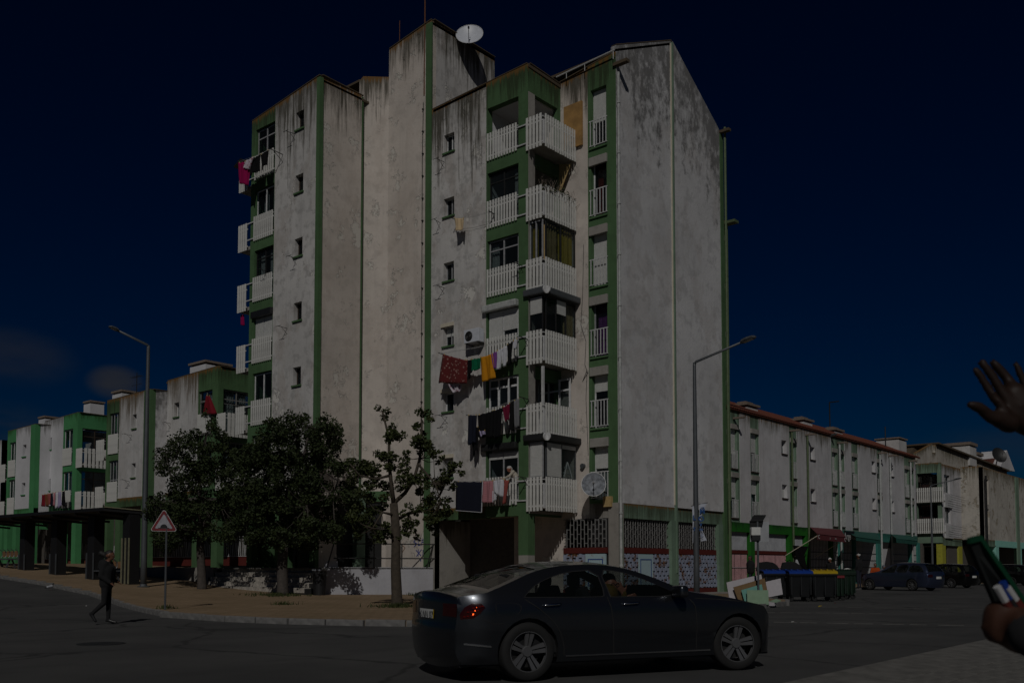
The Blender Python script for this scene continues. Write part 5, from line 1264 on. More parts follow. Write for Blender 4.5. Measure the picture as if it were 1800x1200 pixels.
# ------------------------------------------------------------------ people
def capsule(mb, p0, p1, r0, r1, n=12):
    p0, p1 = Vector(p0), Vector(p1); d = p1 - p0; L = d.length
    d = d / L if L > 1e-5 else Vector((0, 0, 1))
    a = d.cross(Vector((0, 0, 1)) if abs(d.z) < .9 else Vector((1, 0, 0))).normalized(); b = d.cross(a)
    prof = [(r0 * math.sin(t), -r0 * math.cos(t)) for t in (.05, .5, 1.0, 1.35)] + [(r0, 0)] + [(r1, L)] + [(r1 * math.sin(t), L + r1 * math.cos(t)) for t in (1.35, 1.0, .5, .05)]
    vs = []
    for r, h in prof: vs += [p0 + d * h + (a * cos(2 * pi * k / n) + b * sin(2 * pi * k / n)) * r for k in range(n)]
    m = len(prof); mb.add(vs, [(i * n + k, i * n + (k + 1) % n, (i + 1) * n + (k + 1) % n, (i + 1) * n + k) for i in range(m - 1) for k in range(n)] + [tuple(range(n))[::-1], tuple((m - 1) * n + k for k in range(n))])
def blob(name, caps, voxel, parent=None, smooth=4):
    mb = MB()
    for c in caps: capsule(mb, *c[:4])
    mats = []; 
    for c in caps:
        if c[4] not in mats: mats.append(c[4])
    me = mb.mesh('tmp', [M(m) for m in mats]); o = bpy.data.objects.new('tmp', me); COL.objects.link(o)
    r = o.modifiers.new('r', 'REMESH'); r.mode = 'VOXEL'; r.voxel_size = voxel
    s = o.modifiers.new('s', 'SMOOTH'); s.iterations = smooth; s.factor = .5
    dg = bpy.context.evaluated_depsgraph_get(); me2 = bpy.data.meshes.new_from_object(o.evaluated_get(dg)); bpy.data.objects.remove(o)
    me2.materials.clear()
    for m in mats: me2.materials.append(M(m))
    cc = [(Vector(c[0]), Vector(c[1]) - Vector(c[0]), c[2], c[3], mats.index(c[4])) for c in caps]
    cache = {}
    idx_ = []
    for p in me2.polygons:
        q = p.center; best = 9e9; bi = 0
        for a, d, r0, r1, i in cc:
            L2 = d.length_squared; t = 0 if L2 < 1e-9 else max(0, min(1, (q - a).dot(d) / L2)); v = (q - a - d * t).length - (r0 + (r1 - r0) * t)
            if v < best: best = v; bi = i
        idx_.append(bi)
    me2.polygons.foreach_set('material_index', idx_); me2.polygons.foreach_set('use_smooth', [True] * len(idx_)); me2.name = name
    ob = bpy.data.objects.new(name, me2); COL.objects.link(ob); ob.parent = parent; return ob
def hand_caps(w, d, u, side, s=1., curl=.25, mat='skin_dark', spread=.22, fist=False):
    """w wrist point, d direction of the palm, u palm normal (the side the fingers curl to); side +1/-1 thumb side"""
    w, d, u = Vector(w), Vector(d).normalized(), Vector(u); u = (u - d * u.dot(d)).normalized(); t = d.cross(u) * side
    out = []
    for k, e in enumerate((-.030, -.010, .010, .030)):
        b = w + d * .09 * s + t * e * s; out.append((w + t * e * .6 * s, b, .019 * s, .014 * s, mat))
        L = (.062, .074, .080, .070)[k] * s; a = (e / .03) * spread; dd = (d * cos(a) + t * sin(a)); p = b; c = curl if not fist else 1.35
        for j, f in enumerate((.45, .32, .26)):
            dd2 = dd * cos(c * (j + (.3 if not fist else .6))) + u * sin(c * (j + (.3 if not fist else .6))); q = p + dd2 * L * f; out.append((p, q, (.0105 - .0012 * j) * s, (.0098 - .0014 * j) * s, mat)); p = q
    b = w + t * .022 * s + d * .02 * s; th = (d * .55 + t * .83 + u * (.25 if not fist else .8)).normalized(); q = b + th * .045 * s; out.append((b, q, .017 * s, .0125 * s, mat))
    q2 = q + (d * .75 + t * (.5 if not fist else -.2) + u * .3).normalized() * .05 * s; out.append((q, q2, .0122 * s, .009 * s, mat)); return out
def person(label, loc, rz, J={}, top='black_cloth', legs='navy_cloth', shoe='black_plastic', skin='skin_dark', hair='hair_black', sc=1., voxel=.018, bulk=1., group=None, hands=None, extra=(), hairlong=False, cap=None, hood=False, legs_on=True):
    j = dict(pel=(0, 0, .95), chest=(0, 0, 1.28), neck=(0, 0, 1.45), head=(.02, 0, 1.60), sl=(0, .18, 1.40), sr=(0, -.18, 1.40), el=(-.02, .25, 1.12), er=(-.02, -.25, 1.12), wl=(.08, .25, .88), wr=(.08, -.25, .88),
             hl=(0, .09, .93), hr=(0, -.09, .93), kl=(.03, .10, .50), kr=(.03, -.10, .50), al=(0, .10, .09), ar=(0, -.10, .09), tl=(.16, .11, .04), tr=(.16, -.11, .04), face=(1, 0, 0))
    j.update(J); V = lambda k: Vector(j[k]); c = []; b = bulk
    ch, pe, ne, he = V('chest'), V('pel'), V('neck'), V('head')
    sd = (V('sl') - V('sr')).normalized()
    for s in (-1, 1):
        c.append((pe + sd * .06 * s, ch + sd * .09 * s, .115 * b, .125 * b, top)); c.append((ch + sd * .08 * s, V('sl' if s > 0 else 'sr') * .85 + ne * .15, .11 * b, .07 * b, top))
    c.append((ch, ne, .09 * b, .055, top)); c.append((ne, he - Vector((0, 0, .02)), .05, .05, skin))
    for k in 'lr':
        c += [(V('s' + k), V('e' + k), .062 * b, .05 * b, top), (V('e' + k), V('w' + k), .05 * b, .036 * b, top)]
        if legs_on: c += [(V('h' + k), V('k' + k), .092, .06, legs), (V('k' + k), V('a' + k), .062, .045, legs), (V('a' + k), V('t' + k), .045, .034, shoe), (V('a' + k) - (V('t' + k) - V('a' + k)).normalized() * .04 - Vector((0, 0, .02)), V('a' + k), .036, .04, shoe)]
        if not hands or k not in hands:
            d = (V('w' + k) - V('e' + k)).normalized(); c += hand_caps(V('w' + k), d, Vector(j['face']), 1 if k == 'l' else -1, 1., .4, skin)
        else: c += hands[k]
    f = Vector(j['face']).normalized(); up = Vector((0, 0, 1)); rt = f.cross(up).normalized(); up = rt.cross(f)
    c += [(he - f * .02 + up * .02, he + f * .015 + up * .03, .088, .083, skin), (he + f * .04 - up * .055, he + f * .03, .052, .07, skin), (he + f * .09 + up * .015, he + f * .112 - up * .012, .010, .015, skin),
          (he + f * .085 - up * .05 - rt * .018, he + f * .085 - up * .05 + rt * .018, .012, .012, skin), (he + f * .075 + up * .035 - rt * .03, he + f * .075 + up * .035 + rt * .03, .022, .022, skin)]
    for s in (-1, 1): c.append((he + rt * .088 * s - up * .01, he + rt * .09 * s + up * .02, .016, .018, skin))
    hc = cap or hair
    if hood: c += [(he - f * .03 + up * .03, he - f * .01 + up * .05, .115, .11, top), (he - f * .08 - up * .08, ne - f * .07, .09, .1, top)]
    else: c += [(he - f * .035 + up * .05, he + f * .005 + up * .065, .086, .078, hc), (he - f * .06 - up * .02, he - f * .05 + up * .04, .07, .075, hair)]
    if cap: c.append((he + f * .06 + up * .07, he + f * .13 + up * .055, .03, .022, cap))
    if hairlong: c += [(he - f * .05 + rt * .08 * s, he - f * .04 + rt * .085 * s - up * .16, .045, .04, hair) for s in (-1, 1)]
    c += list(extra)
    T = thing('person', label, 'person', loc, rz, group, sc)
    bd = blob('body', c, voxel, T)
    for s in (-1, 1):
        m = MB(); e = he + f * .083 + up * .012 + rt * .030 * s; m.lathe([(0, -.008), (.008, -.005), (.011, 0), (.008, .005), (0, .008)], tuple(e), 'x', 8); m.build('eye', M('rail_white'), T, local=True)
    return T, (he, f, up, rt)
# the walker at the left
g_ = ground(186, 1097); ang = math.atan2(_R.y, _R.x)
person('person in dark hooded jacket and dark trousers walking across the road in trainers', (g_.x, g_.y, g_.z + .005), ang + .05,
       dict(kl=(.02, .09, .50), al=(.02, .09, .09), tl=(.20, .09, .04), hr=(0, -.09, .93), kr=(-.02, -.10, .50), ar=(-.30, -.10, .24), tr=(-.20, -.10, .08), head=(.06, 0, 1.60), neck=(.02, 0, 1.45), chest=(.02, 0, 1.27), el=(-.05, .23, 1.13), wl=(.16, .2, 1.0), er=(-.06, -.23, 1.13), wr=(.14, -.2, .98)), bulk=1.28, hood=False, sc=1.02, legs='black_cloth',
       extra=[((-.10, 0, 1.42), (-.13, 0, 1.34), .10, .09, 'black_cloth'), ((-.07, 0, 1.62), (-.14, 0, 1.66), .06, .07, 'hair_black')])
# woman/man on the first-floor balcony
hd_ = onX(898, 824, 28.25); fl = ra[0] - .02
hz = hd_.z - fl; rzm = math.atan2(.75, -.66)
person('grey-haired person in a cream cardigan leaning over the lowest balcony to the washing', (28.52, hd_.y - .05, fl), radians(138),
       dict(pel=(-.1, 0, .92), chest=(.10, 0, 1.20), neck=(.2, 0, 1.34), head=(.27, 0, hz), sl=(.14, .18, 1.30), sr=(.14, -.18, 1.30), el=(.32, .22, 1.12), er=(.34, -.22, 1.12), wl=(.52, .10, 1.02), wr=(.54, -.06, 1.03), face=(.85, .1, -.45)), top='cardigan' if 'cardigan' in MT else (cloth('cardigan', (.42, .38, .32)).name), hair='hair_grey', skin='skin_red', voxel=.014)
hd_ = onX(936, 700, 28.8); fl = rc[1] + .26
person('child looking out over the slatted corner balcony of the second floor', (28.8, hd_.y, fl), radians(200), dict(), sc=(hd_.z - fl) / 1.62, top='black_cloth', skin='skin_dark', voxel=.02)
# the driver: seated, head turned to the near side window, hand raised
ih = Matrix.Rotation(-hd, 3, 'Z')
def carloc(px, py, ylocal):
    d = ray(px, py); n = Vector((-sin(hd), cos(hd), 0)); o = Vector((o_.x, o_.y, 0)) + n * ylocal * cs
    t = (o - _C).dot(n) / d.dot(n); p = _C + d * t; q = ih @ (p - Vector((o_.x, o_.y, .005))); return q / cs
dh = carloc(1070, 1027, -.50)
dv_hand = carloc(1097, 1043, -.58)
cloth('mustard', (.12, .075, .015))
sx_ = dh.x
DT, (he, f, up, rt) = person('bespectacled driver with long black hair waving behind the car window', (o_.x, o_.y, .005), hd,
       dict(pel=(sx_ - .05, -.48, .62), chest=(sx_ - .05, -.48, .93), neck=(sx_ - .02, -.48, dh.z - .13), head=(dh.x, -.50, dh.z), sl=(sx_ - .03, -.28, dh.z - .22), sr=(sx_ - .03, -.60, dh.z - .22), el=(sx_ + .2, -.14, .80), wl=(sx_ + .4, -.2, .86), er=(sx_ + .16, -.58, dh.z - .28), wr=(dv_hand.x, -.58, dv_hand.z),
            hl=(sx_, -.27, .6), hr=(sx_, -.45, .6), kl=(sx_ + .42, -.27, .62), kr=(sx_ + .42, -.45, .62), al=(sx_ + .62, -.27, .34), ar=(sx_ + .62, -.45, .34), tl=(sx_ + .74, -.27, .36), tr=(sx_ + .74, -.45, .36), face=(.22, -.95, -.12)),
       top='mustard', skin='skin_red', voxel=.0105, hairlong=True, sc=cs, hands={'r': hand_caps((dv_hand.x, -.58, dv_hand.z), (-.6, -.05, .8), (0, -1, 0), 1, 1., .12, 'skin_red', .25)})
m = MB()
for s in (-1, 1):
    cpt = he + f * .112 + up * .012 + rt * .036 * s
    ring = [cpt + rt * .029 * cos(a) + up * .021 * sin(a) for a in [2 * pi * k / 12 for k in range(13)]]; m.tube(ring, .004, 5, cap=False); m.bar(cpt + rt * .03 * s, he + rt * .09 * s + up * .012, .006)
m.bar(he + f * .114 + up * .014 - rt * .008, he + f * .114 + up * .014 + rt * .008, .006)
m.build('spectacles', M('black_plastic'), DT, local=True)
# people by the shops
cloth('orange_jacket', (.35, .055, .012)); cloth('grey_jacket', (.13, .14, .17)); cloth('white_cap', (.6, .6, .6))
def at_(px, X, Y): return (X, Y, H(X, Y) + PAV)
person('heavy person in a black jacket standing by the pink shutters behind the leaning boards', (46.0, 22.9, H(46, 22.9) + PAV), radians(100), bulk=1.6, voxel=.03, sc=1.02)
person('person in black with a white cap standing under the red awning', (51.6, 20.9, H(52, 21) + PAV), radians(170), dict(head=(.10, 0, 1.55), neck=(.06, 0, 1.42)), cap='white_cap', voxel=.03, bulk=1.25)
person('tall person in black standing before the white shop bars behind the green bin', (50.4, 18.9, H(50, 19) + .15), radians(80), voxel=.03, sc=1.07, bulk=1.1, cap='hair_grey')
sit = dict(pel=(0, 0, .52), chest=(.02, 0, .85), neck=(.04, 0, 1.02), head=(.07, 0, 1.17), sl=(.03, .18, .97), sr=(.03, -.18, .97), el=(.08, .25, .72), er=(.08, -.25, .72), wl=(.3, .15, .66), wr=(.3, -.15, .66), hl=(0, .09, .5), hr=(0, -.09, .5), kl=(.42, .12, .52), kr=(.42, -.12, .52), al=(.40, .12, .09), ar=(.40, -.12, .09), tl=(.56, .13, .04), tr=(.56, -.13, .04))
person('person in an orange jacket sitting beside the bonnet of the blue-grey car', (60.3, 21.6, H(60, 21.6) + PAV + .05), radians(200), sit, top='orange_jacket', voxel=.03, bulk=1.1, sc=1.06)
person('person in a grey hooded coat sitting next to the one in orange', (62.0, 21.7, H(62, 21.7) + PAV), radians(230), sit, top='grey_jacket', voxel=.03, bulk=1.35, hood=True)
# the passer-by at the right edge: body outside the view, one hand raised, one fist holding a folder and pens
fw = Vector((cos(AZ), sin(AZ), 0)); rw = _R.copy()
bx = fw * 1.45 + rw * 1.36
def fc(px, py, Z):     # place -> body-local coordinates, body faces the view direction
    d = ray(px, py); p = _C + d * (Z / d.dot(fw)); q = p - Vector((bx.x, bx.y, .06)); return Vector((q.dot(fw), -q.dot(rw), q.z))
W1 = fc(1822, 735, 1.98); Zh = 1.98
def fch(px, py, Z=Zh): return fc(px, py, Z)
raised = []
sk = 'skin_shaded'
simple('skin_shaded', (.020, .011, .008), .55, var=.15, sc=30, spec=.2); simple('skin_fist_shaded', (.055, .025, .016), .55, var=.15, sc=30, spec=.2)  # skin colour darkened for shade on both hands, most on the raised one
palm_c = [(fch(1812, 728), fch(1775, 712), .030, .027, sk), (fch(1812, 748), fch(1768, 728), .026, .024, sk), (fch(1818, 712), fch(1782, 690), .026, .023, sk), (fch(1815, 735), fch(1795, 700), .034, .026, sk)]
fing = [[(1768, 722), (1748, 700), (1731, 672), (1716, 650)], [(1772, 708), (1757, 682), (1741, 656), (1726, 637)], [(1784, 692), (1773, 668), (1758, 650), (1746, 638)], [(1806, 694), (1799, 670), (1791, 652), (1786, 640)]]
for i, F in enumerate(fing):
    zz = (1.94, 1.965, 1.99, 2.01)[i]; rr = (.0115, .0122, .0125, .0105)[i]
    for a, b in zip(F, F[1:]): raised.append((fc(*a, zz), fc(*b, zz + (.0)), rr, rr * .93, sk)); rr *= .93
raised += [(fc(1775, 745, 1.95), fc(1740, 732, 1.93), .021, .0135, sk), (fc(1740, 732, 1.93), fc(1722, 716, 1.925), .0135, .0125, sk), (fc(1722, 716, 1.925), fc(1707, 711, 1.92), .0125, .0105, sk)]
fistc = fc(1772, 1092, 1.68)
fi = [(fc(1805, 1105, 1.62), fc(1775, 1092, 1.68), .033, .034, 'skin_fist_shaded'), (fc(1795, 1120, 1.64), fc(1765, 1105, 1.68), .030, .028, 'skin_fist_shaded')]
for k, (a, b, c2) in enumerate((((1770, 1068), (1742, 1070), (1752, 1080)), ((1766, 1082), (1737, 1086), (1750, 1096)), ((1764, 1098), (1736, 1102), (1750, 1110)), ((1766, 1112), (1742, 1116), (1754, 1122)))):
    fi += [(fc(*a, 1.68), fc(*b, 1.67), .0135, .0125, 'skin_fist_shaded'), (fc(*b, 1.67), fc(*c2, 1.65), .0125, .011, 'skin_fist_shaded')]
fi += [(fc(1790, 1085, 1.66), fc(1765, 1066, 1.65), .016, .0135, 'skin_fist_shaded'), (fc(1765, 1066, 1.65), fc(1750, 1064, 1.66), .0125, .0105, 'skin_fist_shaded')]
wl_, wr_ = fc(1812, 1118, 1.6), W1
simple('skin_red_', (.2, .1, .07))
person('passer-by at the right edge raising one hand, the other gripping a folder and pens', (bx.x, bx.y, .06), AZ,
       dict(sl=(0, .19, 1.40), sr=(0, -.19, 1.42), el=(.02, .30, 1.14), wl=tuple(wl_), er=tuple(Vector((.26, -.10, 1.50))), wr=tuple(W1 + Vector((-.02, -.02, 0)))), hands={'l': fi, 'r': raised + palm_c}, voxel=.0075, skin='skin_shaded', bulk=1.0)
cloth('folder_green', (.006, .05, .024)); cloth('folder_dark', (.02, .022, .022))
def fw3(px, py, Z): d = ray(px, py); return _C + d * (Z / d.dot(fw))
FT = fw3(1775, 1090, 1.66)
fo = thing('folder', 'thin dark folder with green edge held in the fist at the right edge', 'folder', tuple(FT))
qd = [fw3(1703, 950, 1.60), fw3(1722, 945, 1.62), fw3(1812, 1075, 1.70), fw3(1755, 1070, 1.70)]
n_ = (qd[1] - qd[0]).cross(qd[3] - qd[0]).normalized() * .008
MB().poly(qd, n_).build('cover', M('folder_dark'), fo)
m = MB(); m.bar(qd[1], qd[2], .006, .010); m.bar(qd[0], qd[1], .006, .010); m.build('green_edge', M('folder_green'), fo)
for i, (a, b, mt, lab) in enumerate((((1752, 1030), (1778, 1075), 'curtain_white', 'pale marker standing leftmost in the fist'), ((1762, 1022), (1786, 1072), 'lid_blue', 'blue pen between the two pale markers in the fist'), ((1770, 1032), (1796, 1070), 'curtain_white', 'shiny pale marker standing rightmost in the fist'))):
    pt_ = thing('pen', lab, 'pen', tuple(fw3(*b, 1.645)), group='pens held in the fist')
    MB().tube([fw3(*b, 1.645), fw3(*a, 1.635)], .0065, 8).build('barrel', M(mt), pt_); A_, B_ = fw3(*b, 1.645), fw3(*a, 1.635)
    MB().tube([A_.lerp(B_, .0), A_.lerp(B_, .42)], .0075, 8).build('grip', M('red_plinth' if i != 1 else 'black_plastic'), pt_)
# ------------------------------------------------------------------ trees
def leafmat(name, c1, c2):
    g = G(name); oi = g.noise(g.co(), 1.7, 3); o2 = g.noise(g.co(), 23, 2)
    c = g.mix(g.ramp(oi, .35, .65), c1, c2); c = g.mix(g.math('MULTIPLY', g.ramp(o2, .55, .7), .5), c, tuple(x * 2.2 for x in c2)); g.col(c).set(rough=.55, spec=.12); return g.m
leafmat('leaf_dark', (.020, .030, .012), (.036, .048, .018)); leafmat('leaf_olive', (.028, .038, .013), (.052, .062, .022))
simple('bark_pale', (.06, .05, .043), .9, var=.4, sc=9, bump=.02); simple('bark_green', (.055, .043, .03), .9, var=.4, sc=9, bump=.02)
def leaves(mb, c, r, n, size, squash=.85):
    for _ in range(n):
        while True:
            d = Vector((ru(-1, 1), ru(-1, 1), ru(-1, 1)))
            if .25 < d.length < 1: break
        p = Vector(c) + Vector((d.x * r, d.y * r, d.z * r * squash))
        a = Vector((ru(-1, 1), ru(-1, 1), ru(-.9, .4))).normalized(); b = a.cross(Vector((ru(-1, 1), ru(-1, 1), ru(-1, 1)))).normalized(); s = size * ru(.6, 1.25)
        t = a.cross(b) * s * .12
        mb.add([p - a * s * .5, p - b * s * .33 + t, p + a * s * .5, p + b * s * .33 + t], [(0, 1, 2), (0, 2, 3)])
def tree(label, base, trunk_r, limbs, clusters, leaf, depth_spread, dens, lsize, fork, barkm='bark_pale', nseg=7, tips=True, weeds=True):
    """limbs/clusters in photo columns/rows at the tree's own distance"""
    B = ground(*base, PAV); Z = B.dot(fw)
    T = thing('street_tree', label, 'tree', tuple(B), 0, 'street trees on the ochre pavement')
    def P(px, py, dz=0.): d = ray(px, py); return _C + d * ((Z + dz) / d.dot(fw))
    tr = MB(); top_ = P(*fork)
    pts = [B - Vector((0, 0, .15)), B + Vector((0, 0, .12)), B.lerp(top_, .35) + _R * ru(-.04, .04), B.lerp(top_, .7) + _R * ru(-.05, .05), top_]
    tr.tube(pts, [trunk_r * 1.5, trunk_r * 1.12, trunk_r, trunk_r * .92, trunk_r * .8], 12)
    trunk = tr.build('trunk', M(barkm), T, smooth=True)
    ends = []
    for L in limbs:
        r = L[0]; pp = [P(a, b, c) for a, b, c in L[1:]]; pp = [top_ if i == 0 and L[1] is fork else q for i, q in enumerate(pp)]
        m = MB(); m.tube(pp, [r * (1 - .62 * i / (len(pp) - 1)) for i in range(len(pp))], 7); m.build('limb', M(barkm), T, smooth=True); ends += pp[1:]
    cr = MB(); tw = MB()
    for (px, py, rp) in clusters:
        r = rp * (1.18 if dens > 50 else 1) / FPX * Z; dz = ru(-1, 1) * depth_spread; c = P(px, py, dz)
        k = max(3, int(dens * (rp / 14) ** 2))
        for _ in range(max(1, int(rp / 5))):
            cc = c + Vector((ru(-.6, .6), ru(-.6, .6), ru(-.55, .55))) * r; leaves(cr, cc, r * .72, k, lsize)
        if ends:
            e = min(ends, key=lambda q: (q - c).length)
            if (e - c).length < 2.6: mid = e.lerp(c, .5) + Vector((0, 0, -.08)); tw.tube([e, mid, c], [.018, .012, .005], 5)
    if tw.v: o = tw.build('twigs', M(barkm), T); o['kind'] = 'stuff'
    o = cr.build('crown', M(leaf), T, smooth=False); o['kind'] = 'stuff'; return T
def fillc(outline, n, r0, r1):
    out = []; xs = [p[0] for p in outline]; ys = [p[1] for p in outline]
    while len(out) < n:
        p = (ru(min(xs), max(xs)), ru(min(ys), max(ys)))
        if inpoly(p, outline): out.append((p[0], p[1], ru(r0, r1)))
    return out
fk = (692, 884)
tree('slender open tree with forked trunk and clumped leaves before the pale ramp wall', (698, 1065), .155,
     [(.075, fk[:2] + (0,), (688, 850, -.1), (684, 815, -.1), (684, 770, .1), (672, 722, .1)), (.07, fk[:2] + (0,), (712, 866, .1), (728, 842, .2), (738, 805, .2), (741, 760, .1), (742, 738, 0)),
      (.06, (694, 915, 0), (718, 902, .4), (752, 896, .7), (772, 872, .8), (795, 825, .9)), (.05, (694, 905, 0), (672, 900, -.4), (655, 928, -.6)), (.045, (686, 835, -.1), (660, 842, -.4), (632, 835, -.6), (615, 815, -.7)),
      (.04, (694, 935, 0), (676, 925, .5), (640, 915, .7), (622, 925, .8)), (.04, (735, 815, .2), (765, 850, -.3), (775, 880, -.5))],
     [(664, 716, 9), (676, 728, 10), (690, 744, 9), (684, 760, 13), (699, 757, 12), (700, 768, 10), (676, 772, 10), (741, 732, 13), (734, 745, 10), (748, 742, 9), (735, 770, 12), (748, 778, 13), (738, 785, 13), (757, 793, 10), (762, 803, 9), (768, 810, 8),
      (626, 815, 14), (640, 832, 15), (622, 842, 13), (655, 820, 14), (668, 803, 12), (660, 845, 14), (680, 815, 10), (690, 805, 12), (702, 815, 14), (712, 800, 9), (675, 850, 13), (644, 860, 14), (700, 838, 12), (715, 852, 12), (727, 835, 13), (745, 850, 14), (735, 860, 10), (763, 856, 12), (775, 848, 12), (790, 838, 12), (800, 822, 11), (805, 812, 8), (810, 828, 9), (783, 825, 8), (776, 808, 7),
      (756, 875, 12), (770, 885, 12), (785, 880, 9), (786, 898, 12), (765, 905, 12), (748, 918, 12), (760, 928, 11), (772, 936, 9), (738, 900, 12), (722, 890, 9), (722, 925, 11), (714, 940, 10), (734, 940, 9), (705, 905, 9), (670, 895, 12), (680, 875, 10), (655, 900, 13), (640, 915, 14), (628, 935, 12), (650, 930, 13), (668, 940, 11), (680, 925, 10), (632, 890, 12), (645, 880, 12), (618, 905, 12), (676, 955, 8), (790, 860, 8), (800, 848, 8), (770, 795, 6)] + fillc([(615, 820), (640, 800), (700, 795), (730, 760), (760, 790), (790, 840), (790, 900), (740, 945), (640, 950), (612, 900)], 34, 6, 11),
     'leaf_olive', .6, 82, .115, fk, 'bark_green')
fk = (497, 905)
o2 = [(437, 775), (455, 760), (472, 768), (482, 748), (500, 745), (512, 728), (540, 724), (560, 725), (582, 738), (594, 758), (596, 785), (605, 810), (604, 838), (628, 860), (632, 900), (625, 930), (600, 945), (560, 960), (520, 955), (480, 968), (445, 950), (425, 920), (415, 880), (425, 830)]
tree('dense dark tree in front of the painted steps', (497, 1045), .20,
     [(.11, fk[:2] + (0,), (490, 860, 0), (480, 810, .2), (470, 780, .3)), (.11, fk[:2] + (0,), (515, 850, .2), (535, 800, .3), (545, 750, .2)), (.09, fk[:2] + (0,), (540, 890, -.6), (585, 870, -.9)), (.08, fk[:2] + (0,), (460, 890, -.6), (435, 880, -.9))],
     fillc(o2, 235, 13, 20), 'leaf_dark', 1.7, 46, .12, fk)
fk = (353, 930)
o3 = [(281, 795), (293, 780), (305, 793), (312, 765), (330, 772), (344, 768), (350, 742), (360, 728), (380, 740), (384, 765), (400, 770), (418, 790), (425, 830), (440, 860), (445, 905), (430, 935), (405, 950), (370, 955), (330, 945), (300, 965), (268, 955), (262, 925), (265, 880), (285, 865), (279, 830)]
tree('dense dark tree with a pointed top beside the hump warning sign', (355, 1035), .17,
     [(.1, fk[:2] + (0,), (350, 880, 0), (352, 820, .2), (364, 760, .2)), (.09, fk[:2] + (0,), (385, 880, .5), (410, 840, .7)), (.08, fk[:2] + (0,), (320, 885, -.4), (298, 830, -.6)), (.06, fk[:2] + (0,), (300, 920, -.6), (280, 925, -.8))],
     fillc(o3, 150, 13, 19) + [(366, 722, 8), (361, 733, 10), (290, 783, 9), (316, 762, 9), (371, 748, 11)], 'leaf_dark', 1.6, 42, .12, fk)
# weeds round the trunks
def weeds(label, px, py, w, n):
    B = ground(px, py, PAV); m = MB()
    for _ in range(n):
        p = B + Vector((ru(-w, w), ru(-w, w), 0)) * rnd(); p.z = H(p.x, p.y) + PAV; a = ru(0, 6.3); h = ru(.04, .16)
        d = Vector((cos(a), sin(a), 0)) * .02; t = Vector((ru(-.08, .08), ru(-.08, .08), h)); m.add([p - d, p + d, p + t], [(0, 1, 2)])
    o = m.build('weeds', M('leaf_olive')); o['kind'] = 'stuff'; o['label'] = label
weeds('green weeds round the foot of the slender tree', 700, 1066, .9, 420); weeds('green weeds round the foot of the tree by the steps', 490, 1046, 1.3, 520); weeds('weeds at the foot of the warning sign', 290, 1069, .35, 90); weeds('weeds along the foot of the ramp wall', 740, 1046, .9, 160); weeds('weeds in the pavement before the steps', 500, 1062, .5, 90)
# ------------------------------------------------------------------ street lamps
def lamp(label, base, elbow, head, mode, r=.095):
    B = ground(*base, PAV); T = thing('street_lamp', label, 'street lamp', tuple(B), 0, 'grey street lamps')
    d = ray(elbow[0], elbow[1]); k = (B.x * fw.x + B.y * fw.y) / d.dot(fw); top_ = _C + d * k; top_.x, top_.y = B.x, B.y
    MB().tube([B, B + Vector((0, 0, 1.2)), (B.x, B.y, top_.z - .1), top_], [r, r * .95, r * .52, r * .5], 12).build('pole', M('galvanised'), T, smooth=True)
    MB().lathe([(r * 1.9, 0), (r * 1.9, .03), (r * 1.2, .04), (r * 1.05, .12)], tuple(B), 'z', 14).build('base_plate', M('galvanised'), T)
    q = onX(head[0], head[1], B.x) if mode == 'X' else onY(head[0], head[1], B.y)
    dd = (q - top_); L = dd.length; u = dd.normalized(); a1 = top_ + u * (L * .78)
    MB().tube([top_ - Vector((0, 0, .08)), top_ + u * .05, a1], [r * .5, r * .42, r * .38], 8).build('arm', M('galvanised'), T, smooth=True)
    s = u.cross(Vector((0, 0, 1))).normalized(); n = s.cross(u)
    m = MB(); vs = []
    for (t, w, h) in ((0, .04, .035), (.12, .11, .06), (.45, .14, .07), (.85, .12, .05), (1., .05, .02)):
        p = a1 + u * (L * .24) * t; vs += [p + s * w + n * 0, p + s * w * .7 + n * h, p - s * w * .7 + n * h, p - s * w, p - s * w * .8 - n * .03, p + s * w * .8 - n * .03]
    m.add(vs, [(i * 6 + k, i * 6 + (k + 1) % 6, i * 6 + 6 + (k + 1) % 6, i * 6 + 6 + k) for i in range(4) for k in range(6)] + [(5, 4, 3, 2, 1, 0), tuple(24 + k for k in range(6))])
    hd_ = m.build('lamp_head', M('galvanised'), T, smooth=False)
    p = a1 + u * (L * .24) * .5; MB().obox(p - n * .032, u * L * .07, s * .09, n * .006).build('lens', M('pipe_white'), hd_)
    return T, B, top_
LL = lamp('tall grey street lamp at the left, arm reaching out over the road', (252, 1031), (273, 607), (193, 574), 'Y', .13)
LR = lamp('grey street lamp in front of the blank gable, carrying the torn banner', (1225, 1066), (1225, 637), (1326, 592), 'X', .095)
lamp('smaller street lamp before the long row, above the red awning', (1409, 1026), (1410, 785), (1470, 762), 'X', .1)
lamp('farthest street lamp, before the wide slatted balcony', (1640, 1024), (1641, 853), (1689, 840), 'X', .1)
q = onY(1459, 750, YF + 3); m = thing('rooftop_mast', 'thin mast with a short arm rising from the roof of the long row', 'mast', tuple(q)); b = onY(1458, 707, YF + 3); c = onY(1474, 705, YF + 3)
MB().tube([q + Vector((0, 0, -.6)), b], .05, 6).build('pole', M('dark_metal'), m); MB().tube([b, c], .05, 6).build('arm', M('dark_metal'), m)
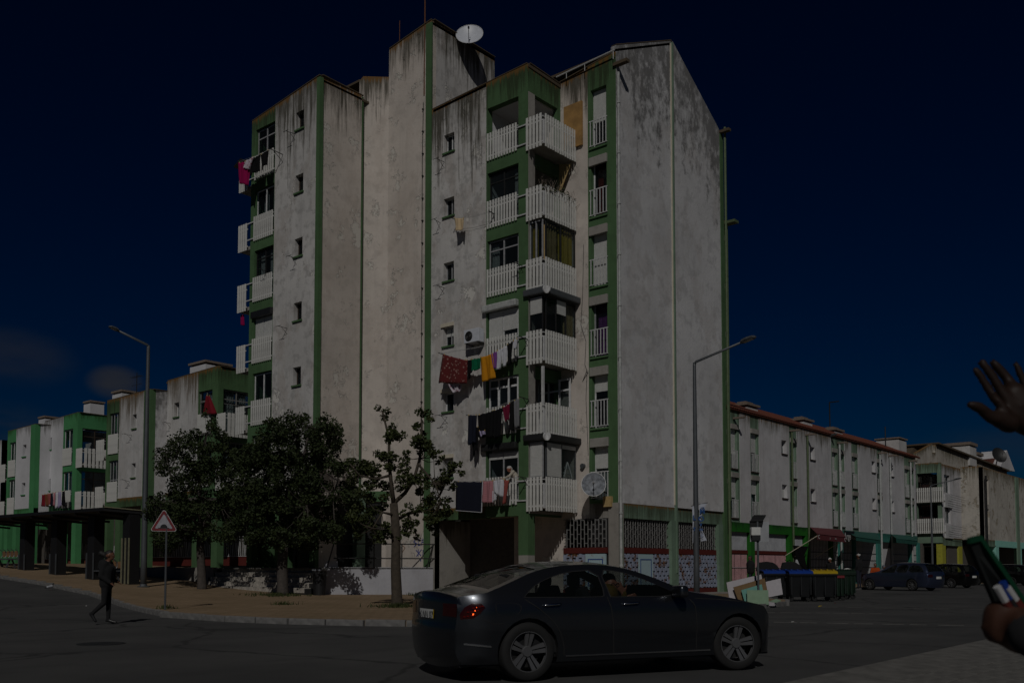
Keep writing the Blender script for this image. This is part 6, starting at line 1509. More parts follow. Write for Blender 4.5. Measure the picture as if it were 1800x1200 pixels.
# banner in two torn halves on the lamp
cloth('banner_white', (.42, .44, .50), .12); cloth('banner_blue', (.03, .08, .22))
Bx, By = LR[1].x, LR[1].y
ban = thing('banner', 'torn white banner with blue lettering tied to the lamp before the gable', 'banner', (Bx, By, LR[1].z + 2))
def bpt(px, py): d = ray(px, py); k = (Bx * fw.x + By * fw.y) / d.dot(fw); return _C + d * k
def strip_cloth(parent, name, mat, L, R_, n=10, wav=.05, off=0.):
    m = MB(); vs = []
    for i in range(n + 1):
        t = i / n
        def at(c):
            k = t * (len(c) - 1); j = min(int(k), len(c) - 2); f = k - j; return (c[j][0] + (c[j + 1][0] - c[j][0]) * f, c[j][1] + (c[j + 1][1] - c[j][1]) * f)
        a, b = at(L), at(R_)
        for s in range(5):
            u = s / 4; p = bpt(a[0] + (b[0] - a[0]) * u, a[1] + (b[1] - a[1]) * u); vs.append(p - fw * (wav * sin(3 * t + 2 * u) + off))
    m.add(vs, [(i * 5 + s, i * 5 + s + 1, i * 5 + 6 + s, i * 5 + 5 + s) for i in range(n) for s in range(4)]); return m.build(name, M(mat), parent, smooth=True)
strip_cloth(ban, 'cloth', 'banner_white', [(1216.5, 889), (1217, 920), (1217, 954)], [(1223, 889), (1223, 920), (1221, 953)])
strip_cloth(ban, 'cloth', 'banner_white', [(1229, 886), (1229, 920), (1232, 951)], [(1242, 884), (1234, 905), (1232, 925), (1243, 949)], 14)
m = MB(); m.tube([bpt(1215, 889) , bpt(1244, 883)], .012, 5); m.build('batten', M('dark_metal'), ban)
def text(parent, s, p, size, mat, rot, name='lettering', ex=.002):
    cu = bpy.data.curves.new(name, 'FONT'); cu.body = s; cu.size = size; cu.align_x = 'CENTER'; cu.align_y = 'CENTER'; cu.extrude = ex; cu.offset = .006
    t = bpy.data.objects.new('tmp', cu); COL.objects.link(t); dg = bpy.context.evaluated_depsgraph_get(); me = bpy.data.meshes.new_from_object(t.evaluated_get(dg)); bpy.data.objects.remove(t)
    me.materials.clear(); me.materials.append(M(mat)); me.name = name
    o = bpy.data.objects.new(name, me); COL.objects.link(o); r = parent
    if parent:
        o.parent = parent
        while r.parent: r = r.parent
        b, rz = BASE.get(r.name, ((0, 0, 0), 0))
        if rz:
            q = Matrix.Rotation(-rz, 3, 'Z') @ (Vector(p) - Vector(b)); o.location = q; o.rotation_euler = (rot[0], rot[1], rot[2] - rz)
        else: o.location = Vector(p) - Vector(b); o.rotation_euler = rot
    return o
frot = (pi / 2, 0, AZ - pi / 2)
for s, px, py, sz in (('M', 1233.5, 899, .21), ('O', 1231.5, 912, .22), ('v', 1231, 921, .18), ('m', 1231.5, 930, .14), ('L', 1219.5, 910, .20), ('T', 1219.5, 930, .14)): text(ban, s, bpt(px, py) - fw * .09, sz, 'banner_blue', frot)
m = MB(); 
for py in (892, 894.5, 940, 943): m.bar(bpt(1230.5, py) - fw * .075, bpt(1237 if py < 900 else 1236, py - 1) - fw * .075, .012)
m.build('small_print', M('banner_blue'), ban)
# ------------------------------------------------------------------ hump warning sign
simple('sign_red', (.17, .014, .02), .5); simple('sign_grey', (.33, .33, .36), .55)
B = ground(290, 1071, PAV); k_ = B.dot(fw)
def at_depth(px, py, Z): d = ray(px, py); return _C + d * (Z / d.dot(fw))
ts = thing('traffic_sign', 'triangular red-bordered warning sign with a hump symbol on a thin post', 'traffic sign', tuple(B))
tp = at_depth(290, 902, k_); MB().tube([B, (B.x, B.y, tp.z)], .03, 8).build('post', M('galvanised'), ts)
nrm_ = (Vector((0, 0, CAM_H)) - tp); nrm_.z = 0; nrm_.normalize(); rx = nrm_.cross(Vector((0, 0, 1))) * -1
ctr = at_depth(288, 920, k_) + nrm_ * .05
def tri_pts(R, rr, off):
    out = []
    for k in range(3):
        a = pi / 2 + k * 2 * pi / 3; c = (cos(a) * (R - rr), sin(a) * (R - rr))
        for j in range(7):
            b = a - pi / 3 + (2 * pi / 3) * j / 6; out.append(ctr + rx * (c[0] + cos(b) * rr) + Vector((0, 0, 1)) * (c[1] + sin(b) * rr) + nrm_ * off)
    return out
sR = .37 * k_ / 27 * 1.02
MB().poly(tri_pts(sR, .05, 0), nrm_ * -.02).build('plate', M('rail_white'), ts); MB().poly(tri_pts(sR * .95, .045, .003)).build('border', M('sign_red'), ts); MB().poly(tri_pts(sR * .68, .02, .006)).build('face', M('sign_grey'), ts)
hp = []
for k in range(13): a = pi * k / 12; hp.append(ctr + rx * (.095 * cos(a)) + Vector((0, 0, -.115 + .10 * sin(a))) + nrm_ * .009)
MB().poly([ctr + rx * .15 + Vector((0, 0, -.115)) + nrm_ * .009] + hp + [ctr - rx * .15 + Vector((0, 0, -.115)) + nrm_ * .009, ctr - rx * .15 + Vector((0, 0, -.135)) + nrm_ * .009, ctr + rx * .15 + Vector((0, 0, -.135)) + nrm_ * .009]).build('hump_symbol', M('black_plastic'), ts)
# ------------------------------------------------------------------ bus shelter and benches
simple('shelter_dark', (.006, .006, .007), .6); simple('shelter_edge', (.20, .19, .12), .7)
sh = thing('bus_shelter', 'long dark bus shelter with broad pillars and a thin flat roof at the left', 'bus shelter', (18, 38, H(18, 38)))
pil = [ground(219, 1026, PAV), ground(160, 1015, PAV), ground(95, 1010, PAV), ground(40, 1003, PAV)]
xs_ = pil[0].x; sy_ = [pil[0].y, uY(160, xs_), uY(95, xs_), uY(40, xs_), uY(-25, xs_)]
rz_ = onX(219, 908, xs_).z
for i, y in enumerate(sy_):
    zb = H(xs_, y) + PAV - .1
    MB().box(xs_ + .02, xs_ + .5, y - .30, y + .30, zb, rz_ + .1).build('pillar', M('shelter_dark'), sh)
    m = MB()
    for e in ((-.30, .0, .30) if i == 0 else (-.32, .32)): MB().box(xs_ - .03, xs_ + .02, y + e - .022, y + e + .022, zb + .1, rz_ - .9 if i == 0 else rz_ - 1.5).build('edge_strip', M('shelter_edge' if i in (0,) else 'galvanised'), sh)
z0_, z1_ = rz_, onX(0, 914, xs_ - 1.0).z
f_ = onX(182, 897, xs_ - 1.0)
m = MB(); ya = f_.y; m.poly([(xs_ - 1.0, ya, f_.z), (xs_ + 1.6, ya - .6, rz_ + .05), (xs_ + 1.6, sy_[-1] - 1 + 6, rz_ + .2), (xs_ - 1.0, sy_[-1] + 6, f_.z + .1)], (0, 0, .14)); m.build('roof', M('shelter_dark'), sh)
MB().bar((xs_ - 1.0, ya - .02, f_.z + .16), (xs_ + 1.6, ya - .62, rz_ + .21), .06, .04).build('roof_edge', M('shelter_edge'), sh)
for k in range(10):
    y = ya + .5 + k * 2.2
    if y < sy_[-1] + 5: MB().bar((xs_ - .95, y, f_.z - .03), (xs_ + 1.55, y - .4, rz_ - .02), .08, .1).build('rafter', M('shelter_dark'), sh)
def bench(label, p, rz, n=4):
    T = thing('bench', label, 'bench', p, rz, 'benches with curved slatted backs by the shelter')
    MB().box(-.25, .25, -.95, .95, .40, .46).build('seat', M('galvanised'), T, local=True)
    for y in (-.75, .75):
        m = MB(); m.bar((-.05, y, .42), (-.22, y, 0), .07); m.bar((.05, y, .42), (.22, y, 0), .07); m.build('leg', M('galvanised'), T, local=True)
    for k in range(n):
        y = -.95 + 1.9 * (k + .5) / n; w = .95 / n
        m = MB(); pts = [(-.2, .5), (-.27, .62), (-.27, .76), (-.2, .88), (-.10, .93)]
        for e in (-w * .92, w * .92): m.tube([(a, y + e, b) for a, b in pts], .016, 5)
        m.build('back_frame', M('galvanised'), T, local=True)
        m = MB(); m.box(-.275, -.255, y - w * .75, y + w * .75, .55, .84); m.build('back_slat', M('wood_slat'), T, local=True)
    return T
b1 = ground(178, 1020, PAV); bench('bench behind the walking person, nearest the striped pillar', (b1.x + .2, b1.y, b1.z), radians(180)); b2 = ground(18, 1004, PAV); bench('bench at the left edge under the shelter', (xs_ - .1, uY(14, xs_), H(xs_, uY(14, xs_)) + PAV), radians(180))
# ------------------------------------------------------------------ waste bins
def big_bin(label, px0, px1, pyb, lid, body='bin_black', w=1.35, hump=False, yaw=0.):
    c = ground((px0 + px1) / 2, pyb); Zc = c.dot(fw); w = (px1 - px0) / FPX * Zc * .98
    T = thing('waste_bin', label, 'waste bin', (c.x + fw.x * .55, c.y + fw.y * .55, H(c.x, c.y) + .01), AZ - pi / 2 + yaw, 'waste bins in a row at the kerb')
    h = 1.10; hw = w / 2
    m = MB(); vs = []
    for (z, a, b) in ((.16, hw * .84, .36), (.9, hw * .97, .50), (.98, hw, .55), (1.06, hw, .55), (1.06, hw * .93, .49), (.95, hw * .9, .46)):
        vs += [(-a, -b, z), (a, -b, z), (a, b, z), (-a, b, z)]
    m.add(vs, [(i * 4 + k, i * 4 + (k + 1) % 4, i * 4 + 4 + (k + 1) % 4, i * 4 + 4 + k) for i in range(5) for k in range(4)] + [(3, 2, 1, 0)]); m.build('body', M(body), T, bevel=.02, local=True)
    for x in (-.5, 0, .5):
        MB().box(x * w * .8 - .02, x * w * .8 + .02, -.52, -.40, .25, .92).build('rib', M(body), T, local=True)
    for sx in (-1, 1):
        for sy in (-1, 1):
            MB().lathe([(0, -.03), (.09, -.03), (.10, -.02), (.10, .02), (.09, .03), (0, .03)], (sx * hw * .72, sy * .3, .10), 'y', 14).build('wheel', M('rubber'), T, local=True)
        MB().bar((sx * hw * 1.02, -.12, .9), (sx * hw * 1.02, .12, .9), .05).build('handle', M(body), T, local=True)
    m = MB(); n = 8; prof = [(-.57, 1.07), (-.5, 1.13), (-.25, 1.17), (.0, 1.18), (.3, 1.17), (.55, 1.10)]
    vs = [(s * hw * 1.0, y, z) for y, z in prof for s in (-1, 1)] + [(s * hw * 1.0, y, z - .04) for y, z in prof for s in (-1, 1)]; k = len(prof)
    m.add(vs, [(2 * i, 2 * i + 1, 2 * i + 3, 2 * i + 2) for i in range(k - 1)] + [(2 * k + 2 * i, 2 * k + 2 * i + 2, 2 * k + 2 * i + 3, 2 * k + 2 * i + 1) for i in range(k - 1)] + [(0, 2 * k, 2 * k + 1, 1), (2 * k - 2, 2 * k - 1, 4 * k - 1, 4 * k - 2)] + [(2 * i + s, 2 * i + 2 + s, 2 * k + 2 * i + 2 + s, 2 * k + 2 * i + s) for i in range(k - 1) for s in (0, 1)]); L_ = m.build('lid', M(lid), T, local=True)
    for x in range(4):
        MB().box(-hw + w * (x + .5) / 4 - .03, -hw + w * (x + .5) / 4 + .03, -.45, .45, 1.15, 1.20).build('lid_rib', M(lid), L_, local=True)
    if hump:
        m = MB(); vs = []; 
        for i in range(9): a = pi * i / 8; vs += [(-hw * .95, .52 - .5 * 0, 0), ]
        pr = [(-.62, 1.12), (-.50, 1.46), (-.05, 1.50), (.25, 1.46), (.45, 1.36), (.58, 1.20), (.62, 1.1)]
        m.poly([(x * w * .75, .62, z) for x, z in pr], (0, .25, 0)); m.build('raised_lid', M('black_cloth'), T, bevel=.03, local=True)
    return T
big_bin('black waste bin with blue lid, nearest the leaning boards', 1343, 1390, 1056, 'lid_blue', hump=True)
big_bin('black waste bin with blue lid, second from the leaning boards', 1388, 1431, 1057, 'lid_blue', hump=True)
big_bin('black waste bin with yellow lid', 1429, 1474, 1057, 'lid_yellow')
B4 = big_bin('dark green waste bin with a red sticker beside the yellow-lidded one', 1471, 1489, 1055, 'bin_green', 'bin_green')
MB().box(-.16, .12, -.535, -.525, .86, .98).build('sticker', M('sign_red'), B4, local=True)
big_bin('dark green waste bin at the right end of the row', 1488, 1506, 1053, 'bin_green', 'bin_green')
# ------------------------------------------------------------------ boards leaning on the solar sign
cloth('board_white', (.40, .38, .40), .08); cloth('board_brown', (.16, .105, .055), .15); cloth('board_teal', (.13, .29, .25), .1); cloth('board_mint', (.20, .29, .20), .1)
def board(label, pts, Z, mat, th=.03):
    q = [at_depth(px, py, Z + (.22 if i < 2 else 0)) for i, (px, py) in enumerate(pts)]; T = tag(MB().poly(q, fw * th).build('leaning_board', M(mat)), label, 'board', 'boards dumped against the solar sign'); return T
gz = ground(1331, 1061, PAV).dot(fw)
board('large white board, leftmost of the boards leaning by the bins', [(1277, 1023), (1338, 1009), (1349, 1056), (1283, 1058)], gz + .75, 'board_white')
board('smaller white board standing tilted against the black bin', [(1346, 1022), (1372, 1016), (1376, 1044), (1351, 1049)], gz + .8, 'board_white')
board('brown board between the white and the teal board', [(1289, 1031.5), (1344, 1015.5), (1353, 1056), (1300, 1060)], gz + .5, 'board_brown')
board('teal board behind the pale green one', [(1303, 1036.5), (1339, 1026), (1346, 1060), (1310, 1061)], gz + .28, 'board_teal')
board('pale green square board, frontmost of the boards', [(1313, 1036.5), (1350.5, 1036.5), (1351.5, 1062), (1314, 1062)], gz + .02, 'board_mint')
m = thing('cardboard_scrap', 'crumpled pale scrap lying between the boards and the bins', 'scrap', tuple(at_depth(1356, 1056, gz + .4))); q = at_depth(1356, 1060, gz + .4); MB().obox(q, (.18, .05, .02), (-.04, .12, 0), (0, .01, .05)).build('sheet', M('board_white'), m); MB().obox(q + Vector((.1, -.1, .08)), (.12, -.05, .03), (.03, .1, .02), (0, 0, .012)).build('sheet', M('board_mint'), m)
m = thing('plank_scrap', 'white strip of wood lying left of the boards', 'scrap', tuple(at_depth(1276, 1054, gz + 1.5))); MB().obox(at_depth(1276, 1054, gz + 1.5), (.2, -.16, .02), (.02, .03, 0), (0, 0, .02)).build('strip', M('shutter_white'), m)
# solar powered sign seen from behind
sg = thing('solar_sign', 'back of a pale rounded sign with solar panel and battery boxes on a thin pole', 'road sign', tuple(at_depth(1333, 1060, gz + .4)))
Zs = gz + .42
zq = lambda px, py, o=0: at_depth(px, py, Zs + o)
b0 = zq(1333.5, 1060); t0_ = zq(1333.5, 915); t0_.x, t0_.y = b0.x, b0.y; MB().tube([b0 - Vector((0, 0, .1)), t0_], .035, 10).build('pole', M('galvanised'), sg)
def rquad(x0, y0, x1, y1, Z, th, nm, mt, bev=0): return MB().poly([zq(x0, y0, Z), zq(x1, y0, Z), zq(x1, y1, Z), zq(x0, y1, Z)], fw * th).build(nm, M(mt), sg, bevel=bev)
rquad(1318.5, 916.5, 1351.5, 951.5, .08, .02, 'panel', 'grey_metal', .0); rquad(1321, 926, 1337, 940, -.1, .12, 'battery_box', 'shutter_white', .01); rquad(1322.5, 940, 1337, 949.5, -.12, .14, 'control_box', 'black_plastic', .01)
MB().poly([zq(1319, 914, -.05), zq(1341, 914, -.05), zq(1346.5, 904.5, .35), zq(1325, 904.5, .35)], (0, 0, -.025)).build('solar_panel', M('dark_metal'), sg); MB().poly([zq(1318, 915, .0), zq(1342, 915, .0), zq(1340, 924, .02), zq(1319, 924, .02)], fw * .06).build('bracket_plate', M('dark_metal'), sg)
# ------------------------------------------------------------------ things fixed to the tall building
def dish(label, px, py, mount, R, aim, mat, arm=True, mesh_=False):
    c = Vector(mount); T = thing('satellite_dish', label, 'satellite dish', tuple(c)); a = Vector(aim).normalized(); s = a.cross(Vector((0, 0, 1))).normalized(); u = s.cross(a)
    m = MB(); n = 28; vs = []
    prof = [0, .25, .5, .75, .92, 1.]
    for r in prof:
        for k in range(n): t = 2 * pi * k / n; vs.append(c + (s * cos(t) + u * sin(t) * 1.06) * R * r + a * (R * .28 * r * r))
    m.add(vs, [(i * n + k, i * n + (k + 1) % n, (i + 1) * n + (k + 1) % n, (i + 1) * n + k) for i in range(len(prof) - 1) for k in range(n)]); m.build('reflector', M(mat), T, smooth=True)
    m = MB(); m.tube([c + (s * cos(2 * pi * k / n) + u * sin(2 * pi * k / n) * 1.06) * R + a * R * .28 for k in range(n + 1)], .013, 5, cap=False); m.build('rim', M('white_frame' if not mesh_ else 'dark_metal'), T)
    f = c + a * R * .95 + u * R * -.12; m = MB(); m.tube([c - u * R * .98 + a * R * .28, f], .014, 5); m.build('feed_arm', M('black_plastic'), T); MB().tube([f, f - a * .1], .04, 8).build('feed_horn', M('black_plastic'), T)
    return T, c, a
simple('dish_white', (.55, .57, .62), .45, var=.1); simple('dish_mottled', (.20, .215, .24), .6, var=.75, sc=7)
cam_d = Vector((-.72, -.62, .30))
cD = onX(1043.5, 853, XG - .75); T_d, c, a = dish('mottled grey satellite dish on the wall beside the lowest slatted corner balcony', 0, 0, cD, .46, (-.8, -.55, .33), 'dish_mottled')
MB().tube([c, c - a * .2, (XG + .05, c.y - .1, c.z - .25)], .03, 6).build('wall_bracket', M('dark_metal'), T_d)
cE = onX(826, 66, XR + 1.9); T_e, c, a = dish('large white satellite dish on top of the stair tower', 0, 0, cE, .60, (-.75, -.55, .45), 'dish_white'); MB().tube([c, (c.x + .2, c.y + .1, 24.6)], .04, 6).build('mast', M('dark_metal'), T_e)
cF = onY(1754.5, 801, YK - .2); T_f, c, a = dish('dark mesh satellite dish on the far right roof', 0, 0, cF, .85, (-.6, -.7, .35), 'dark_metal', mesh_=True); MB().tube([c, (c.x, c.y + .4, c.z - 1.6)], .06, 6).build('mast', M('dark_metal'), T_f)

# air conditioner
ac0 = onX(832, 591, XR - .32)
ac = thing('air_conditioner', 'white air conditioner unit on the wall below the fourth-floor small window', 'air conditioner', tuple(ac0))
MB().box(XR - .45, XR - .12, ac0.y - .40, ac0.y + .40, ac0.z - .26, ac0.z + .28).build('casing', M('dish_white'), ac, bevel=.015)
m = MB()
for r in (.05, .10, .15, .2): m.tube([(XR - .462, ac0.y + .13 + r * cos(t), ac0.z + r * sin(t)) for t in [2 * pi * k / 16 for k in range(17)]], .006, 4, cap=False)
m.build('fan_grille', M('black_plastic'), ac); MB().lathe([(0, 0), (.2, 0), (.2, .004), (0, .004)], (XR - .457, ac0.y + .13, ac0.z), 'x', 20).build('fan_opening', M('dark_metal'), ac)
for s in (-.3, .3): MB().bar((XR, ac0.y + s, ac0.z - .3), (XR - .45, ac0.y + s, ac0.z - .28), .03).build('bracket', M('dark_metal'), ac)
# a fold-up ladder inside the lowest loggia window
la = thing('step_ladder', 'white step ladder standing behind the lowest corner loggia window', 'ladder', (XR + 1.6, 22.8, rc[0] + .26))
ly_ = 22.54 + .09
A0, A1, A2 = onY(997, 812, ly_), onY(991, 838, ly_), onY(1005, 840, ly_)
m = MB(); m.bar(A0, A1, .05); m.build('leg', M('white_frame'), la); m = MB(); m.bar(A0, A2, .05); m.build('leg', M('white_frame'), la)
for t in (.38, .72): m = MB(); m.bar(A0.lerp(A1, t) - Vector((.1, 0, 0)), A0.lerp(A2, t) + Vector((.04, 0, 0)), .04); m.build('rung', M('white_frame'), la)
# drying brackets on the walls
def bracket(label, px, py, X, L=.45, droop=.25):
    p = onX(px, py, X); T = thing('drying_bracket', label, 'bracket', tuple(p), 0, 'metal drying brackets on the walls')
    m = MB(); e = p + Vector((-L, ru(-.1, .1), ru(.0, .1))); m.bar(p, e, .018); m.bar(p + Vector((0, 0, -droop)), e.lerp(p, .35), .013); m.bar(e - Vector((0, .18, 0)), e + Vector((0, .18, 0)), .016); m.build('arm', M('dark_metal'), T); return T
for lab, px, py, X in (('rusty bracket under the top small window of the left half', 519, 236, XL), ('bracket under the third small window of the left half', 521, 455, XL), ('bracket under the fourth small window of the left half', 505, 577, XL), ('bent bracket under the top small window beside the bay', 781, 285, XR), ('bracket beside the peach cloth', 774, 392, XR), ('bracket under the third small window beside the bay', 781, 506, XR), ('bracket under the fifth small window beside the bay', 786, 733, XR),
                       ('upper bracket on the streaked low block', 232, 765, 27.4), ('lower bracket on the streaked low block', 228, 846, 27.4), ('bracket on the dirty low wall behind the tree', 300, 744, 28.4), ('bracket on the side of the second corner balcony column', 920, 468, XR), ('bracket on the top left green bay', 470, 478, XL)):
    bracket(lab, px, py, X)
# ------------------------------------------------------------------ washing
simple('peg', (.5, .35, .1), .6)
def floral():
    g = G('cloth_floral'); v = g.tc.outputs['Object']; vo = g.n('ShaderNodeTexVoronoi'); vo.inputs['Scale'].default_value = 7.5; g.l(v, vo.inputs['Vector']); n = g.noise(v, 30, 3)
    g.col(g.mix(g.ramp(g.math('ADD', vo.outputs['Distance'], g.math('MULTIPLY', n, .12)), .36, .32), (.10, .008, .008), (.26, .14, .12))).set(rough=.95)
    g = G('cloth_lilac_floral'); vo = g.n('ShaderNodeTexVoronoi'); vo.inputs['Scale'].default_value = 9; g.l(g.tc.outputs['Object'], vo.inputs['Vector']); g.col(g.mix(g.ramp(vo.outputs['Distance'], .3, .36), (.25, .07, .1), (.5, .45, .5))).set(rough=.95)
    g = G('cloth_plaid'); ch = g.n('ShaderNodeTexChecker'); ch.inputs['Scale'].default_value = 28; g.l(g.tc.outputs['Object'], ch.inputs['Vector']); g.col(g.mix(ch.outputs['Fac'], (.42, .18, .20), (.30, .13, .15))).set(rough=.95)
floral()
for nm, c in dict(cl_orange=(.48, .20, .01), cl_green=(.005, .11, .05), cl_purple=(.16, .05, .22), cl_white=(.5, .5, .54), cl_wine=(.13, .01, .03), cl_black=(.008, .008, .009), cl_navy=(.012, .014, .024), cl_pink=(.42, .18, .2), cl_brick=(.27, .07, .06), cl_magenta=(.27, .006, .07), cl_peach=(.55, .42, .26), cl_lilac=(.32, .28, .42), cl_grey=(.16, .16, .17), cl_brown=(.16, .06, .03), cl_red=(.17, .012, .02)).items(): cloth(nm, c, .12)
def washing(label, cat, pts, X, mat, grp, wav=.05, n=(12, 12), ragged=.018, name='washing'):
    """hanging cloth: TL, TR, BR, BL photo points in the plane of its own line"""
    q = [onX(px, py, X) for px, py in pts]; m = MB(); nu, nv = n; vs = []; f0_ = ru(0, 6)
    for j in range(nv + 1):
        v = j / nv
        for i in range(nu + 1):
            u = i / nu; p = q[0].lerp(q[1], u).lerp(q[3].lerp(q[2], u), v); w = wav * (.3 + v) * sin(u * 9 + f0_ + v * 1.5) + wav * .5 * sin(u * 21 + f0_ * 2)
            z = -.02 * sin(pi * ((u * 3) % 1)) * (1 - v) + (ru(-ragged, ragged) if j == nv else 0); vs.append((p.x + w, p.y, p.z + z))
    m.add(vs, [(j * (nu + 1) + i, j * (nu + 1) + i + 1, (j + 1) * (nu + 1) + i + 1, (j + 1) * (nu + 1) + i) for j in range(nv) for i in range(nu)])
    base = vs[0]
    m.v = [(a - base[0], b - base[1], c - base[2]) for a, b, c in m.v]
    o = m.build(name, M(mat), smooth=True); o.location = base
    sol = o.modifiers.new('thickness', 'SOLIDIFY'); sol.thickness = .006
    tag(o, label, cat, grp)
    k = 0
    for u in (.08, .92):
        p = q[0].lerp(q[1], u); pg = MB().box(p.x - .01 - base[0], p.x + .01 - base[0], p.y - .012 - base[1], p.y + .012 - base[1], p.z - .03 - base[2], p.z + .03 - base[2]).build('peg', M('peg'), None); pg.parent = o
    return o
def line(label, a, b, X, wallX):
    p, q = onX(*a, X), onX(*b, X); T = thing('clothes_line', label, 'clothes line', tuple(p), 0, 'clothes lines on the tall building')
    for dx in (0, .09): m = MB(); m.tube([p + Vector((dx, 0, 0)), p.lerp(q, .5) + Vector((dx, 0, -.06)), q + Vector((dx, 0, 0))], .006, 4); m.build('cord', M('rail_white'), T)
    for e in (p, q): m = MB(); m.bar((wallX, e.y, e.z - .02), (X - .04, e.y, e.z + .02), .028); m.bar((wallX, e.y, e.z - .35), (X + .2, e.y, e.z), .018); m.build('arm', M('dark_metal'), T)
    return T
g3_, g2_, g1_ = 'washing on the third-floor line', 'washing on the second-floor line', 'washing on the lowest line'
line('clothes line with the red floral sheet', (772, 621), (914, 592), 27.85, XR)
X3 = 27.85
washing('red sheet with white flowers, leftmost on the third-floor line', 'sheet', [(778, 622), (822, 633), (819, 674), (772, 673)], X3, 'cloth_floral', g3_)
washing('white cloth with red flowers hanging below the red sheet', 'cloth', [(785, 671), (815, 672), (807, 688), (796, 690)], X3 + .12, 'cloth_lilac_floral', g3_)
washing('narrow black cloth right of the red sheet', 'cloth', [(821, 633), (829, 631), (828, 654), (823, 668)], X3 + .05, 'cl_black', g3_)
washing('dark green shirt between the black and the orange cloth', 'shirt', [(828, 631), (846, 628), (846, 647), (829, 652)], X3, 'cl_green', g3_, ragged=.04)
washing('bright orange cloth on the line', 'cloth', [(844, 628), (866, 621), (869.5, 664), (849, 671)], X3 - .02, 'cl_orange', g3_)
washing('purple shirt beside the orange cloth', 'shirt', [(864, 621), (874, 617), (873, 648), (868, 648)], X3, 'cl_purple', g3_, ragged=.04)
washing('pale grey trousers, left one of two pairs', 'trousers', [(874, 616), (884, 611), (880, 648), (875, 649)], X3, 'cl_white', g3_)
washing('pale grey trousers, right one of two pairs', 'trousers', [(882, 612), (893, 606), (889, 643), (884, 645)], X3, 'cl_white', g3_)
washing('black top right of the pale trousers', 'top', [(891, 606), (903, 598), (900, 634), (894, 642)], X3 - .03, 'cl_black', g3_, ragged=.08)
washing('small white top at the right end of the third-floor line', 'top', [(902, 598), (909, 595), (907, 612), (903, 614)], X3, 'cl_white', g3_)
line('clothes line full of black washing', (821, 730), (914, 698), 27.85, XR)
washing('navy trousers at the left end of the black washing', 'trousers', [(823, 729), (838, 729), (835, 778), (824, 782)], X3, 'cl_navy', g2_, ragged=.06)
washing('black coat, the widest of the black washing', 'coat', [(840, 729), (868, 721), (866, 768), (843, 770)], X3, 'cl_black', g2_, ragged=.08)
washing('long black trousers under the coat', 'trousers', [(831, 752), (841, 750), (839, 792), (831, 798)], X3 + .1, 'cl_black', g2_, ragged=.12)
washing('lilac cloth peeping out below the black coat', 'cloth', [(842, 757), (853, 756), (852, 763), (846, 767)], X3 - .04, 'cl_lilac', g2_)
washing('black trousers right of the black coat', 'trousers', [(868, 721), (884, 715), (878, 770), (868, 768)], X3, 'cl_black', g2_, ragged=.12)
washing('wine-red top among the black washing', 'top', [(884, 715), (896, 708), (894, 737), (888, 741)], X3 - .03, 'cl_wine', g2_)
washing('black dress right of the wine-red top', 'dress', [(895, 709), (905, 704), (904, 755), (896, 757)], X3, 'cl_black', g2_, ragged=.06)
washing('dark grey cloth at the right end of the black washing', 'cloth', [(904, 704), (913, 699), (912, 750), (905, 752)], X3, 'cl_grey', g2_, ragged=.05)
X1 = 27.8
line('lowest clothes line, with the black blanket', (800, 846), (912, 838), X1, XR)
washing('black blanket with a white border, leftmost on the lowest line', 'blanket', [(802, 846), (849, 846), (847, 901), (801, 897)], X1, 'cl_navy', g1_, wav=.015)
q = [onX(a, b, X1 - .02) for a, b in ((848.5, 846), (846.5, 900), (801.5, 896.5))]; bl = bpy.data.objects['washing'] if False else None
m = MB(); m.bar(q[0], q[1], .03, .02); m.bar(q[1], q[2], .03, .02); hemo = m.build('hem', M('cl_white')); hemo.parent = [o for o in bpy.data.objects if o.get('label', '').startswith('black blanket')][0]; hemo.location = -hemo.parent.location
washing('pink checked shirt beside the black blanket', 'shirt', [(849, 845), (867, 844), (866, 884), (848, 883)], X1, 'cloth_plaid', g1_, ragged=.03)
washing('white long-sleeved top in the middle of the lowest line', 'top', [(867, 844), (886, 841), (884, 872), (870, 866)], X1, 'cl_white', g1_, ragged=.06)
washing('white sleeve end hanging below the white top', 'cloth', [(866, 862), (873, 862), (871, 878), (866, 883)], X1 + .04, 'cl_white', g1_); 
washing('brick-red trousers at the hands of the leaning person', 'trousers', [(886, 842), (895, 844), (890, 884), (884, 886)], X1, 'cl_brick', g1_, ragged=.05)
line('empty line with the single peach cloth', (795, 384), (860, 372), 28.0, XR)
washing('peach-coloured cloth alone on the fifth-floor line', 'cloth', [(798, 383), (816, 383), (816, 404), (800, 406)], 28.0, 'cl_peach', 'washing on the fifth-floor line')
XQ = XL - .7; gL = 'washing on the top left balcony'
line('clothes line at the top left balcony', (419, 284), (474, 262), XQ, XL)
washing('magenta cloth, leftmost at the top left balcony', 'cloth', [(420, 286), (439, 283), (437, 326), (420, 323)], XQ, 'cl_magenta', gL)
washing('white and lilac floral cloth beside the magenta one', 'cloth', [(430, 284), (446, 275), (438, 298), (430, 296)], XQ - .05, 'cloth_lilac_floral', gL)
washing('black cloth beside the lilac floral one', 'cloth', [(440, 280), (458, 271), (456, 302), (441, 308)], XQ + .05, 'cl_black', gL, ragged=.1)
washing('black cloth at the right end of the top left line', 'cloth', [(458, 272), (472, 263), (471, 288), (459, 297)], XQ + .05, 'cl_black', gL, ragged=.15)
washing('magenta cloth hanging at the fourth-floor left balcony', 'cloth', [(424, 553), (429, 553), (428, 572), (424, 571)], XL + .1, 'cl_magenta', 'washing on the left balcony')
gl = 'washing at the low green and white block'; XP = 28.3
